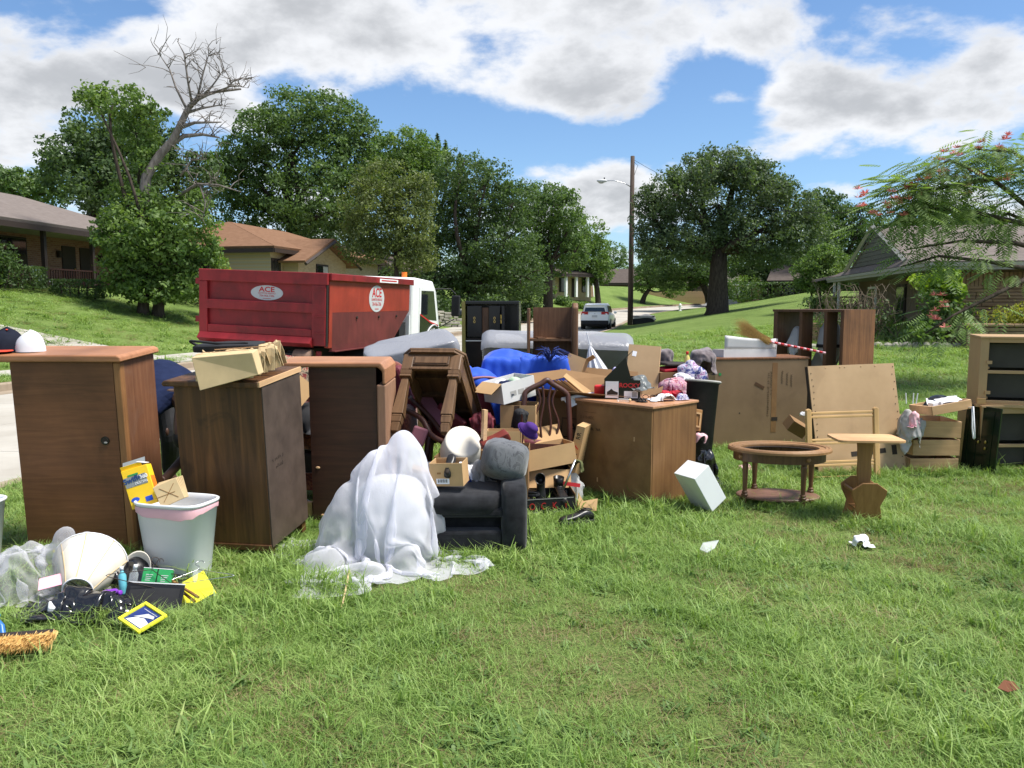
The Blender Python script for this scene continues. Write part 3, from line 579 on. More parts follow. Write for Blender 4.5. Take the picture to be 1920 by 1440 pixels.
# buff brick house with brown hip roof
h2z = 1.45
h2 = house('brown_roof_house', 'buff brick house with brown hip roof and front gable', (-12.5, 42, h2z), R(78), 15, 9.5, 3.0, 4.75, m_bricky, m_roofb, hipl=4.6, hipr=4.6, windows=[(0.12, 0.42, 0.9, 2.4), (0.55, 0.95, 0.9, 2.4)], ends=[(6.5, 7.4, 1, 2.3)])
MB().prism([(1.3, -1.5), (7.5, -1.5), (7.5, 2.45), (4.4, 3.55), (1.3, 2.45)], -0.9, -0.02, 'y').build('gable_wing', m_bricky, h2)
for s in (0, 1):
    xa, xb = (0.7, 4.4) if s == 0 else (4.4, 8.1); za, zb = (2.3, 3.70) if s == 0 else (3.70, 2.3)
    MB().poly([(xa, -1.6, za), (xb, -1.6, zb), (xb, 3.0, zb), (xa, 3.0, za)]).build('roof', m_roofb, h2, solid=0.12)
    MB().tube([(xa, -1.63, za-0.12), (xb, -1.63, zb-0.12)], 0.1, 4).build('bargeboard', m_trimd, h2)
f = pc('window', (3.4, 4.9, -.96, -.91, 0.8, 2.3), m_trimd, h2); pc('pane', (3.5, 4.1, -.98, -.962, 0.9, 2.2), m_glass, f); pc('pane', (4.2, 4.8, -.98, -.962, 0.9, 2.2), m_curtain, f)
# further houses
house('shaded_house', 'dark low house with grey roof half hidden behind trees', (-10.5, 60, T(-8, 60)), R(76), 14, 9, 2.7, 4.6, m_brickd, m_roofd, hipl=3, windows=[(2, 3.5, 0.8, 2.2), (6, 7.5, 0.8, 2.2)])
hp = house('columned_house', 'small buff house with white porch columns on the rise', (4.6, 86, T(4, 86)), R(40), 5.4, 5, 2.4, 3.6, m_bricky, m_roofd, of=1.6, windows=[(.6, 1.3, 0.6, 2.0), (4, 4.8, 0.6, 2.0)], doors=[(2.4, 3.2, 2.0)])
for a in (0.3, 1.8, 3.5, 5.1): pc('porch_column', (a-0.12, a+0.12, -1.45, -1.2, 0, 2.22), m_white, hp)
house('garage_house', 'dark brown house with wide garage at the end of the street', (10.5, 112, 1.4), R(-4), 17, 9, 2.9, 5.0, m_brickd, m_roofd, hipl=4, hipr=4, windows=[(13, 14.5, 0.8, 2.2)], doors=[(4, 9.2, 2.3)])
house('white_window_house', 'red brick house with pale roof and white framed windows behind the oak', (22.5, 92, T(26, 92)), R(-12), 15, 9, 2.5, 4.4, m_brickr, m_roofg, hipl=3, windows=[(2.2, 4.4, 0.7, 2.0), (9.4, 10.6, 0.7, 2.0)], doors=[(11.6, 12.6, 2.1)], trim=m_white, curtain=True)
house('steep_roof_house', 'dark house with steep brown gable roof in the shade', (20.4, 63, T(20, 62)-.9), R(-25), 4.2, 7, 2.2, 3.7, m_brickd, m_roofd, windows=[(0.6, 1.5, 0.6, 2.1)], doors=[(3.0, 3.9, 2.0)])
fn = thing('board_fence', 'tan board fence closing a yard beyond the corner', 'fence', (16.6, 104, 1.3), (0, 0, R(-3)))
plank = MB().box(0, 0.19, 0, 0.03, 0, 1.8).mesh('plank', m_wG)
for i in range(58):
    o = bpy.data.objects.new('plank', plank); COL.objects.link(o); o.parent = fn; o.location = (i*0.2, 0, 0.03*math.sin(i*2.3))
pc('rail', (0, 11.6, 0.031, 0.08, 0.4, 0.5), m_wG, fn); pc('rail', (0, 11.6, 0.031, 0.08, 1.3, 1.4), m_wG, fn)
# stone house with dutch gable
hd = R(11); av = Vector((math.sin(hd), math.cos(hd), 0)); bv = Vector((math.cos(hd), -math.sin(hd), 0))
h7 = thing('stone_house', 'sandstone ranch house with grey shingle roof and sided gable', 'house', (12.1, 23.4, 0.30), (0, 0, -hd))
# local x = bv (along the front), local y = av (along the long side)
ez = 2.45
def rslab(pts, nm='roof'): return MB().poly(pts).build(nm, m_roofg, h7, solid=0.10)
rslab([(0, 0, ez), (16, 0, ez), (16, 7.9, 4.15), (0.3, 7.9, 4.15), (0.3, 3.6, ez+0.25)])
rslab([(16, 15.2, ez), (0, 15.2, ez), (0.3, 12.2, ez+0.25), (0.3, 7.9, 4.15), (16, 7.9, 4.15)])
rslab([(0, 0.03, ez), (0.3, 3.6, ez+0.27), (0.3, 12.2, ez+0.27), (0, 15.17, ez)])
rslab([(-0.6, 15.3, ez-0.1), (5, 15.3, ez+1.2), (5, 19, ez+1.2), (-0.6, 19, ez-0.1)])
MB().prism([(3.8, ez+0.3), (12.0, ez+0.3), (7.9, 4.0)], 0.35, 0.5, 'x').build('gable', m_siding, h7)
for k in range(8):
    z_ = ez+0.34+k*0.165; hw_ = 4.0*(1-(z_-ez-0.3)/1.25)
    if hw_ > 0.3: MB().box(0.31, 0.345, 7.9-hw_, 7.9+hw_, z_, z_+0.15).build('siding_board', m_siding, h7)
MB().tube([(0.16, 3.3, ez+0.22), (0.16, 7.9, 4.22)], 0.09, 4).tube([(0.16, 12.5, ez+0.22), (0.16, 7.9, 4.22)], 0.09, 4).build('bargeboard', m_soffit, h7)
MB().box(0.0, 16, -0.09, -0.02, ez-0.2, ez-0.03).box(-0.09, -0.02, -0.09, 15.2, ez-0.2, ez-0.03).box(-0.14, -0.1, -0.14, 15.2, ez-0.10, ez+0.0).box(-0.14, 16, -0.14, -0.1, ez-0.10, ez+0.0).build('fascia', m_soffit, h7)
MB().box(0.02, 16, 0.02, 0.64, ez-0.19, ez-0.15).box(0.02, 1.3, 0.66, 15.1, ez-0.19, ez-0.15).build('soffit', m_soffit, h7)
wl = MB().box(0.75, 16, 0.70, 0.95, -0.6, ez-0.16).box(1.3, 1.5, 0.96, 15.0, -0.6, ez-0.16).build('wall', m_mortar, h7)
ci = 0; z_ = -0.1
while z_ < 2.05:
    hgt = random.choice((0.09, 0.11, 0.13)); x_ = 0.70-random.random()*0.05
    if z_ > 1.72:        # soldier course of upright stones under the eaves
        x_ = 0.70
        while x_ < 9: pc('stone', (x_, x_+0.10, 0.655+random.random()*0.02, 0.69, 1.76, 2.2), m_stone, wl, bevel=0.01, seg=1); x_ += 0.115
        break
    while x_ < 9:
        w_ = random.uniform(0.5, 1.3); pc('stone', (x_, x_+w_, 0.635+random.random()*0.035, 0.69, z_, z_+hgt-0.015), m_stone, wl, bevel=0.012, seg=1); x_ += w_+0.015
    z_ += hgt
f = pc('window', (1.23, 1.295, 11.6, 13.0, 0.5, 2.0), m_white, h7); pc('pane', (1.215, 1.228, 11.7, 12.9, 0.6, 1.9), m_glass, f)
f = pc('window', (1.23, 1.295, 7.2, 8.4, 0.5, 2.0), m_trimd, h7); pc('pane', (1.215, 1.228, 7.3, 8.3, 0.6, 1.9), m_glass, f)
for k in range(2): pc('porch_post', (0.1, 0.2, 13.6+k*1.0, 13.7+k*1.0, -0.4, ez-0.2), m_white, h7)
# stone planter in front of it
h7m = Matrix.Translation((12.1, 23.4, 0.30)) @ Euler((0, 0, -hd)).to_matrix().to_4x4()
pl = thing('stone_planter', 'stepped sandstone planter wall below the stone house', 'planter', h7m @ Vector((0.3, -2.2, 0.02)), (0, 0, -hd))
core = MB().box(0, 1.9, 0.03, 1.9, -0.5, 0.66).box(1.92, 9, -0.2, 1.9, -0.5, 0.98).build('planter_core', m_mortar, pl)
for (xa, xb, ya, z1) in ((0, 1.9, 0.0, 0.62), (1.92, 9, -0.23, 0.94)):
    z_ = -0.25
    while z_ < z1-0.05:
        x_ = xa
        hgt = random.choice((0.09, 0.105, 0.12))
        while x_ < xb-0.15:
            w_ = min(random.uniform(0.35, 0.95), xb-x_); pc('stone', (x_, x_+w_-0.014, ya-0.03+random.random()*0.03, ya+0.028, z_, z_+hgt-0.014), m_stone, pl, bevel=0.012, seg=1); x_ += w_
        z_ += hgt
for k in range(5): pc('coping_stone', (0.38*k-0.04, 0.38*k+0.33, -0.06, 0.3, 0.663, 0.74), m_stone, pl, bevel=0.015, seg=1)
# low edging and a stub of wall beside the planter
eg = thing('stone_edging', 'low row of rough stones edging the flower bed', 'edging', (0, 0, 0))
for k in range(22):
    q = h7m @ Vector((-4.6+k*0.24, -1.2-0.03*k, 0)); MB().ellipsoid((q.x, q.y, T(q.x, q.y)+0.04), (0.12+random.random()*0.04, 0.09, 0.09+random.random()*0.05), 7, 5, 0.8).build('stone', m_stonew, eg)
sw = thing('wall_stub', 'short sandstone wall end beside the flower bed', 'wall', h7m @ Vector((-3.4, 0.6, -0.05)), (0, 0, -hd))
for k in range(6):
    for j in range(2): pc('stone', (j*0.46, j*0.46+0.44, 0, 0.3, k*0.125, k*0.125+0.112), m_stone, sw, bevel=0.015, seg=1)
# dry stone retaining wall over the road
rw = thing('retaining_wall', 'dry stone retaining wall above the grass beyond the truck', 'wall', (0, 0, 0))
pA, pB = Vector((-6.6, 50.5, 0)), Vector((-3.3, 51.5, 0))
for row in range(5):
    t_ = 0.0
    while t_ < 1:
        q = pA.lerp(pB, t_); z_ = T(q.x, q.y)+row*0.19; w_ = random.uniform(0.25, 0.6)
        MB().rbox((q.x, q.y+random.uniform(-.05, .05), z_+0.1), (w_-0.02, 0.35, 0.165), (0, 0, R(17)+random.uniform(-.1, .1))).build('stone', m_stonew, rw, bevel=0.03, seg=1); t_ += w_/3.45
# ------------------------------------------------------------------ utility pole with lamp
pb = onT(7.95, 54.2)
pol = thing('utility_pole', 'tall dark wooden utility pole with street lamp arm', 'pole', pb)
MB().tube([(0, 0, -0.3), (0, 0, 5), (0, 0, 11.1)], [0.19, 0.165, 0.135], 12).build('pole_shaft', m_pole, pol, smooth=True)
MB().tube([(0, 0, 9.05), (-0.5, 0, 9.35), (-1.2, 0, 9.52), (-1.75, 0, 9.5)], 0.03, 6).build('lamp_arm', m_steel, pol, smooth=True)
lh = MB().ellipsoid((-2.0, 0, 9.5), (0.36, 0.16, 0.12), 12, 6).build('lamp_head', m_greypr, pol, smooth=True); MB().ellipsoid((-2.05, 0, 9.42), (0.2, 0.12, 0.1), 10, 6).build('lamp_lens', m_curtain, lh, smooth=True); MB().tube([(-1.85, 0, 9.6), (-1.85, 0, 9.72)], 0.04, 8).build('photocell', m_blackm, lh)
MB().tube([(0, -0.02, 10.8), (0.35, 0, 10.5), (0.2, 0, 10.1), (0.15, 0, 9.9)], 0.012, 4).build('drop_wire', m_blackm, pol)
w0 = pb+Vector((0.1, 0, 10.85)); w1 = P(1640, 395, 42)
tag(MB().tube([w0.lerp(w1, k/16)-Vector((0, 0, 1.2*4*(k/16)*(1-k/16))) for k in range(17)], 0.012, 4).build('overhead_wire', m_blackm), 'thin black service wire sagging from the utility pole', 'wire')
# rubbish set out beside the pole
q = pb+Vector((0.95, 0.4, 0.0)); jb = thing('junk_crate', 'black bin piled with pale rubbish beside the utility pole', 'bin', q, (0, 0, R(-14)))
MB().box(-0.75, 0.75, -0.5, 0.5, 0, 0.62).build('bin_body', m_blackm, jb, bevel=0.05); A = drape((24, 18), (1.7, 1.2), (0, 0, 0.8), [('b', -0.75, 0.75, -0.5, 0.5, 0, 0.63), ('e', 0.2, 0, 0.62, 0.3, 0.3, 0.12)], 50, 1.1, 3); cloth('pale_sheet', m_greyc, A, jb)
q = P(1365, 577, 70); q = onT(q.x, q.y); q = onT(18.3, 70); jp = thing('rubbish_heap', 'pale rubbish heap at the far street corner by a tree trunk', 'rubbish', q)
A = drape((26, 20), (3.2, 1.8), (0, 0, 1.2), [('e', -0.4, 0, 0.1, 1.0, 0.6, 0.55), ('e', 0.7, 0.1, 0.1, 0.6, 0.5, 0.8)], 50, 1.25, 5); cloth('heaped_sheet', m_greyc, A, jp)
hy = onT(15.2, 73); hyd = thing('fire_hydrant', 'small white fire hydrant at the far street corner', 'hydrant', hy); MB().lathe([(0.16, 0), (0.16, 0.05), (0.1, 0.06), (0.1, 0.5), (0.14, 0.52), (0.1, 0.62), (0.03, 0.7)], 10).build('barrel', m_white, hyd); MB().tube([(-0.2, 0, 0.4), (0.2, 0, 0.4)], 0.06, 8).build('outlet', m_white, hyd)
q = onT(20.3, 84); ss = thing('stop_sign', 'octagonal sign seen from behind on a post at the far corner', 'sign', q)
MB().tube([(0, 0, 0), (0, 0, 3.0)], 0.05, 6).build('post', m_pole, ss); MB().prism([(-1.0+0.40*math.cos(R(22.5+45*k)), 2.3+0.40*math.sin(R(22.5+45*k))) for k in range(8)], -0.06, -0.04, 'y').build('sign_plate', m_trimd, ss); MB().tube([(-1.0, 0, 2.3), (0, 0, 2.3)], 0.03, 4).build('bracket', m_pole, ss)
q = onT(8.4, 92); lb = thing('lean_board', 'brown board propped on the far lawn', 'board', q, (R(-20), 0, R(8))); pc('board', (-0.9, 0.9, 0, 0.05, 0, 1.3), m_wE, lb); pc('side_rail', (-1.0, -0.91, -0.02, 0.08, 0, 1.6), m_white, lb); pc('side_rail', (0.91, 1.0, -0.02, 0.08, 0, 1.6), m_white, lb)
# ------------------------------------------------------------------ silver SUV
m_silver = plain('silver_paint', (0.80, 0.81, 0.82), 0.3, 0.03, 2, coat=0.6, spec=0.5); m_tyre = plain('tyre_rubber', (0.013, 0.013, 0.013), 0.8, 0.2, 12); m_rim = plain('wheel_rim', (0.40, 0.41, 0.42), 0.35, 0.1, metal=0.7); m_lamp = plain('red_lamp', (0.42, 0.01, 0.012), 0.2, 0.05)
def wheel(parent, x, y, z, r, w, rimm=None):
    s = 1 if x > 0 else -1
    ty = MB().lathe([(r*0.62, -w/2), (r*0.92, -w/2), (r, -w*0.36), (r, w*0.36), (r*0.92, w/2), (r*0.62, w/2)], 22, Matrix.Rotation(PI/2, 4, 'Y'), cap=False).build('wheel', m_tyre, parent, smooth=True, loc=(x, y, z))
    MB().lathe([(0.02, w*0.36), (r*0.2, w*0.42), (r*0.5, w*0.30), (r*0.64, w*0.48)], 18, Matrix.Rotation(s*PI/2, 4, 'Y')).build('rim', rimm or m_rim, ty, smooth=True); return ty
sx_, sy_ = 5.25, 51.3
suv = thing('parked_suv', 'silver SUV parked on the street seen from behind', 'car', (sx_, sy_, float(rp(sy_))-0.15), (0, 0, R(-13)))
def hull(parent, nm, rows, mat, **k):
    # rows of (y, [(halfwidth, z) from bottom to top]) along the length
    mb = MB(); n = len(rows[0][1]); vs = []
    for y, pr in rows:
        for (w, z) in pr: vs.append((w, y, z))
        for (w, z) in reversed(pr): vs.append((-w, y, z))
    m2 = 2*n; fs = []
    for i in range(len(rows)-1):
        for j in range(m2): fs.append((i*m2+j, i*m2+(j+1) % m2, (i+1)*m2+(j+1) % m2, (i+1)*m2+j))
    fs += [tuple(range(m2-1, -1, -1)), tuple(range((len(rows)-1)*m2, len(rows)*m2))]
    return mb.add(vs, fs).build(nm, mat, parent, smooth=False, **k)
bd = hull(suv, 'body', [(0.05, [(0.80, 0.42), (0.88, 0.62), (0.86, 0.95), (0.78, 1.06)]), (0.25, [(0.86, 0.34), (0.94, 0.62), (0.93, 0.95), (0.85, 1.10)]), (2.4, [(0.86, 0.30), (0.945, 0.62), (0.94, 0.92), (0.86, 1.06)]), (3.5, [(0.86, 0.32), (0.94, 0.6), (0.92, 0.86), (0.82, 1.0)]), (4.6, [(0.74, 0.4), (0.82, 0.55), (0.8, 0.75), (0.66, 0.84)])], m_silver, bevel=0.04)
hull(suv, 'cabin', [(0.12, [(0.76, 1.07), (0.72, 1.25), (0.66, 1.5), (0.6, 1.58)]), (0.42, [(0.82, 1.08), (0.78, 1.3), (0.70, 1.58), (0.62, 1.66)]), (1.9, [(0.83, 1.06), (0.80, 1.3), (0.72, 1.60), (0.62, 1.69)]), (2.7, [(0.82, 1.03), (0.78, 1.2), (0.70, 1.5), (0.6, 1.58)]), (3.45, [(0.78, 0.99), (0.74, 1.0), (0.66, 1.02), (0.6, 1.03)])], m_silver, bevel=0.03)
MB().poly([(-0.66, 0.10, 1.16), (0.66, 0.10, 1.16), (0.585, 0.16, 1.50), (-0.585, 0.16, 1.50)]).build('rear_window', m_glass, suv, solid=0.05)
pc('spoiler', (-0.6, 0.6, 0.02, 0.35, 1.56, 1.61), m_silver, suv, bevel=0.02)
for s in (-1, 1):
    MB().poly([(s*0.835, 0.55, 1.12), (s*0.84, 2.55, 1.10), (s*0.745, 2.3, 1.50), (s*0.735, 0.7, 1.53)]).build('side_window', m_glass, suv, solid=0.06)
    MB().add([(s*0.42, 0.03, 0.98), (s*0.88, 0.06, 0.98), (s*0.90, 0.26, 1.0), (s*0.42, 0.03, 1.14), (s*0.82, 0.08, 1.16), (s*0.85, 0.26, 1.14)], [(0, 1, 4, 3), (1, 2, 5, 4), (0, 3, 5, 2), (3, 4, 5), (0, 2, 1)]).build('tail_lamp', m_lamp, suv)
    mr_ = MB().ellipsoid((s*1.03, 2.75, 1.08), (0.11, 0.07, 0.08), 8, 5, 0.7).build('wing_mirror', m_silver, suv)
    for y_ in (0.9, 3.65): wheel(suv, s*0.84, y_, 0.36, 0.36, 0.24)
pc('rear_bumper', (-0.88, 0.88, -0.03, 0.2, 0.34, 0.60), m_blackm, suv, bevel=0.05); pc('licence_plate', (-0.17, 0.17, 0.0, 0.045, 0.80, 0.94), m_greypr, suv); pc('underbody', (-0.7, 0.7, 0.3, 4.2, 0.22, 0.34), m_blackm, suv)
MB().ellipsoid((0, 0.045, 1.03), (0.06, 0.012, 0.03), 8, 5).build('badge', m_steel, suv)
# ------------------------------------------------------------------ roll-off truck and its container
m_dred = mott('container_red', [(0.3, (0.20, 0.011, 0.015)), (0.7, (0.275, 0.018, 0.022))], (5, 5, 1.2), rough=0.5, stain=((0.085, 0.012, 0.012), 2.5, 0.5, 0.75, 0.7), bump=0.03, wear=True)
m_dori = mott('container_faded_red', [(0.3, (0.25, 0.028, 0.015)), (0.7, (0.33, 0.042, 0.022))], (5, 5, 1.2), wear=True, rough=0.55, stain=((0.25, 0.03, 0.02), 2, 0.5, 0.8, 0.5))
m_dmar = mott('container_primer', [(0.3, (0.105, 0.018, 0.017)), (0.7, (0.15, 0.028, 0.024))], (5, 5, 1.5), wear=True, rough=0.7, stain=((0.08, 0.016, 0.014), 3, 0.5, 0.8, 0.5))
tloc, trot = (-4.27, 13.68, -0.13), (R(0.0), R(2.4), R(-13.5))
dm = thing('dumpster', 'red steel roll-off dumpster with white oval company decals', 'dumpster', tloc, trot)
zb, ztp, hwid, Lb = 1.06, 2.27, 1.2, 3.85
tg = MB().box(-hwid, hwid, 0, 0.02, zb+0.05, ztp-0.1).build('tailgate', m_dred, dm)
fr = MB(); fr.box(-hwid, hwid, -0.07, -0.002, ztp-0.2, ztp).box(-hwid, hwid-0.16, -0.066, -0.002, zb+0.54, zb+0.70).box(-hwid, -hwid+0.16, -0.064, -0.002, zb, ztp-0.201).box(hwid-0.28, hwid-0.03, -0.064, -0.002, zb, ztp-0.201).box(-hwid+0.161, hwid-0.281, -0.06, -0.002, zb+0.14, zb+0.27); fr.build('tailgate_frame', m_dred, tg, bevel=0.012)
MB().prism([(-0.16, zb+0.04), (-0.06, zb-0.03), (-0.002, zb-0.03), (-0.002, zb+0.139), (-0.07, zb+0.139)], -hwid+0.02, hwid-0.26, 'x').build('tailgate_sill', m_dred, tg)
for z_ in (zb+0.2, zb+0.48, zb+0.93):
    MB().box(hwid-0.24, hwid-0.02, -0.082, -0.066, z_, z_+0.02).build('hinge_strap', m_dred, tg)
MB().tube([(hwid-0.02, -0.03, zb), (hwid-0.02, -0.03, ztp-0.2)], 0.022, 8).build('hinge_pin', m_trimd, tg)
for z_ in (zb+0.3, zb+0.95): MB().box(-hwid-0.08, -hwid-0.002, -0.04, 0.05, z_, z_+0.1).build('latch', m_dred, tg)
prof_u = [(0.13, zb+0.56), (Lb-0.12, zb+0.56), (Lb-0.10, ztp-0.10), (0.13, ztp-0.10)]; prof_l = [(0.13, zb), (Lb-0.95, zb), (Lb-0.12, zb+0.557), (0.13, zb+0.557)]
for s in (-1, 1):
    MB().prism(prof_u, s*(hwid-0.035), s*(hwid-0.005), 'x').build('side_upper', m_dori, dm); MB().prism(prof_l, s*(hwid-0.035), s*(hwid-0.005), 'x').build('side_lower', m_dmar, dm)
    MB().box(min(s*hwid, s*(hwid-0.07)), max(s*hwid, s*(hwid-0.07)), 0.0, 0.13, zb-0.03, ztp-0.02).build('corner_post', m_dori, dm)
    MB().box(min(s*(hwid-0.06), s*(hwid+0.05)), max(s*(hwid-0.06), s*(hwid+0.05)), 0.0, Lb, ztp-0.12, ztp).build('top_rail', m_dred, dm, bevel=0.012)
    MB().box(min(s*(hwid-0.06), s*(hwid+0.06)), max(s*(hwid-0.06), s*(hwid+0.06)), 0.131, Lb-0.8, zb-0.10, zb-0.085).box(min(s*(hwid-0.05), s*(hwid+0.0)), max(s*(hwid-0.05), s*hwid), 0.131, Lb-0.8, zb-0.084, zb-0.001).build('floor_rail', m_dmar, dm)
    for y_ in (1.1, 2.1, 3.0): MB().tube([(s*(hwid-0.01), y_, zb+0.46), (s*(hwid+0.02), y_, zb+0.46)], 0.025, 8).build('rivet', m_trimd, dm)
MB().poly([(-hwid+0.04, Lb-0.95, zb), (hwid-0.04, Lb-0.95, zb), (hwid-0.04, Lb-0.12, zb+0.56), (-hwid+0.04, Lb-0.12, zb+0.56)]).build('front_slope', m_dmar, dm, solid=0.02); pc('front_panel', (-hwid+0.04, hwid-0.04, Lb-0.12, Lb-0.1, zb+0.57, ztp-0.02), m_dori, dm); pc('floor', (-hwid+0.05, hwid-0.05, 0.03, Lb-0.9, zb, zb+0.02), m_dmar, dm)
pc('sticker', (hwid+0.0505, hwid+0.054, Lb*0.52, Lb*0.76, ztp-0.10, ztp-0.03), m_paper, dm); pc('sticker_stripe', (hwid+0.0545, hwid+0.056, Lb*0.54, Lb*0.74, ztp-0.075, ztp-0.05), m_redpr, dm)
def decal(nm, c, rx, rz, ax, sx):
    q = bpy.data.objects.new(nm, None); COL.objects.link(q); q.parent = dm; q.location = c; q.rotation_euler = (0, 0, ax)
    MB().prism([(rx*math.cos(2*PI*k/40), rz*math.sin(2*PI*k/40)) for k in range(40)], -0.004, 0, 'y').build('decal_plate', m_greypr, q)
    text('decal_name', 'ACE', rz*0.95, m_redpr, q, (0, -0.0055, rz*0.42), sx=sx*1.25, bold=rz*0.02); text('decal_line', 'DUMPSTER RENTALS', rz*0.27, m_redpr, q, (0, -0.0055, -rz*0.08), sx=sx); text('decal_phone', '704-966-7306', rz*0.40, m_redpr, q, (0, -0.0055, -rz*0.42), sx=sx*0.95); pc('decal_rule', (-rx*0.25, rx*0.25, -0.006, -0.0045, -rz*0.80, -rz*0.74), m_redpr, q)
    return q
decal('decal', (0.06, -0.001, zb+0.845), 0.30, 0.125, 0, 1.05); decal('decal', (hwid-0.0045, 2.0, zb+0.80), 0.36, 0.25, PI/2, 0.8)
tr = thing('roll_off_truck', 'white flat-nosed truck carrying the red dumpster', 'truck', tloc, trot)
for s in (-1, 1): MB().box(min(s*0.35, s*0.5), max(s*0.35, s*0.5), 0.2, 5.9, 0.72, 0.94).build('chassis_rail', m_blackm, tr)
MB().tube([(-1.08, -0.02, 0.86), (-0.78, -0.02, 0.86)], 0.15, 14).build('roller', m_rust, tr, smooth=True); MB().tube([(0.62, -0.02, 0.84), (0.92, -0.02, 0.84)], 0.15, 14).build('roller', m_rust, tr, smooth=True)
MB().rbox((1.02, 0.02, 0.86), (0.1, 0.06, 0.22)).build('tow_bracket', m_dred, tr, bevel=0.02); pc('cross_member', (-0.6, 0.6, 0.1, 0.22, 0.7, 0.9), m_blackm, tr)
for s in (-1, 1):
    wheel(tr, s*0.98, 2.0, 0.42, 0.42, 0.26); wheel(tr, s*0.68, 2.0, 0.42, 0.42, 0.26); wheel(tr, s*0.95, 5.5, 0.42, 0.42, 0.26)
    MB().lathe([(0.50, -0.32), (0.50, 0.32)], 20, Matrix.Translation((s*0.85, 2.0, 0.46)) @ Matrix.Rotation(PI/2, 4, 'Y'), cap=False).build('mudguard', m_blackm, tr, smooth=True, solid=0.02)
y0c = 4.45
cabp = [(y0c, 0.78), (y0c+1.85, 0.78), (y0c+1.95, 1.15), (y0c+1.62, 2.05), (y0c+1.35, 2.28), (y0c+0.25, 2.33), (y0c, 2.22)]
MB().prism(cabp, -1.0, 1.0, 'x').build('cab', m_white, tr, bevel=0.07, seg=3)
for s in (-1, 1):
    x0_, x1_ = sorted((s*1.001, s*1.012)); x2_, x3_ = sorted((s*1.0125, s*1.018))
    d_ = MB().prism([(y0c+0.42, 0.85), (y0c+1.72, 0.85), (y0c+1.8, 1.2), (y0c+1.45, 2.12), (y0c+0.42, 2.12)], x0_, x1_, 'x').build('cab_door', m_white, tr)
    MB().prism([(y0c+0.52, 1.42), (y0c+1.62, 1.35), (y0c+1.36, 2.05), (y0c+0.52, 2.05)], x2_, x3_, 'x').build('door_window', m_glass, d_)
    MB().prism([(y0c+0.46, 0.88), (y0c+1.68, 0.88), (y0c+1.76, 1.2), (y0c+1.2, 1.3), (y0c+0.46, 1.5)], x2_, x3_, 'x').build('door_lower', m_black, d_)
    MB().prism([(y0c+0.46, 1.5), (y0c+1.2, 1.3), (y0c+1.74, 1.22), (y0c+1.72, 1.25), (y0c+1.2, 1.335), (y0c+0.46, 1.53)], x2_+s*0.004, x3_+s*0.004, 'x').build('door_stripe', m_redpr, d_)
    xr = x3_+0.006 if s > 0 else x2_-0.006
    MB().tube([(xr, y0c+1.25+0.36*math.cos(t), 1.07+0.16*math.sin(t)+0.1*math.cos(t)) for t in np.linspace(0.3, 6.1, 26)], 0.018, 5).tube([(xr, y0c+1.05, 1.0), (xr, y0c+1.15, 1.14), (xr, y0c+1.2, 1.02), (xr, y0c+1.28, 1.16), (xr, y0c+1.33, 1.04), (xr, y0c+1.43, 1.17)], 0.014, 4).build('door_emblem', m_greypr, d_)
    MB().tube([(s*1.0, y0c+1.5, 2.1), (s*1.3, y0c+1.75, 2.12), (s*1.42, y0c+1.8, 2.0)], 0.015, 5).tube([(s*1.0, y0c+1.7, 1.15), (s*1.4, y0c+1.8, 1.4)], 0.012, 5).build('mirror_arm', m_blackm, tr)
    MB().rbox((s*1.43, y0c+1.8, 1.72), (0.22, 0.08, 0.5), (0, 0, s*R(-10))).build('wing_mirror', m_blackm, tr, bevel=0.03)
MB().tube([(0.6, y0c+0.5, 2.33), (0.6, y0c+0.5, 2.45)], 0.06, 10).build('beacon', m_swo, tr); pc('hoist_frame', (-0.9, 0.9, y0c-0.5, y0c-0.15, 0.78, 1.35), m_blackm, tr); pc('fuel_tank', (0.55, 0.98, y0c-1.1, y0c-0.25, 0.45, 0.85), m_blackm, tr, bevel=0.05); pc('exhaust_stack', (0.9, 0.97, y0c-0.1, y0c-0.04, 0.7, 1.5), m_whitep, tr)
# ------------------------------------------------------------------ trees and plants
def quads(name, C, A, B, mat, parent=None):
    """one mesh of leaf-shaped faces: centres C, half-length vectors A, half-width vectors B"""
    n = len(C); v = np.stack([C-A, C+B*0.9-A*0.1, C+A, C-B*0.9-A*0.1], 1).reshape(-1, 3).astype(np.float32)
    me = bpy.data.meshes.new(name); me.vertices.add(4*n); me.vertices.foreach_set('co', v.ravel()); me.loops.add(4*n); me.loops.foreach_set('vertex_index', np.arange(4*n, dtype=np.int32))
    me.polygons.add(n); me.polygons.foreach_set('loop_start', np.arange(0, 4*n, 4, dtype=np.int32)); me.polygons.foreach_set('loop_total', np.full(n, 4, np.int32)); me.materials.append(mat); me.update(calc_edges=True)
    o = bpy.data.objects.new(name, me); COL.objects.link(o); o.parent = parent; return o
def unit(n): q = rng.normal(size=(n, 3)); return q/np.linalg.norm(q, axis=1, keepdims=True)
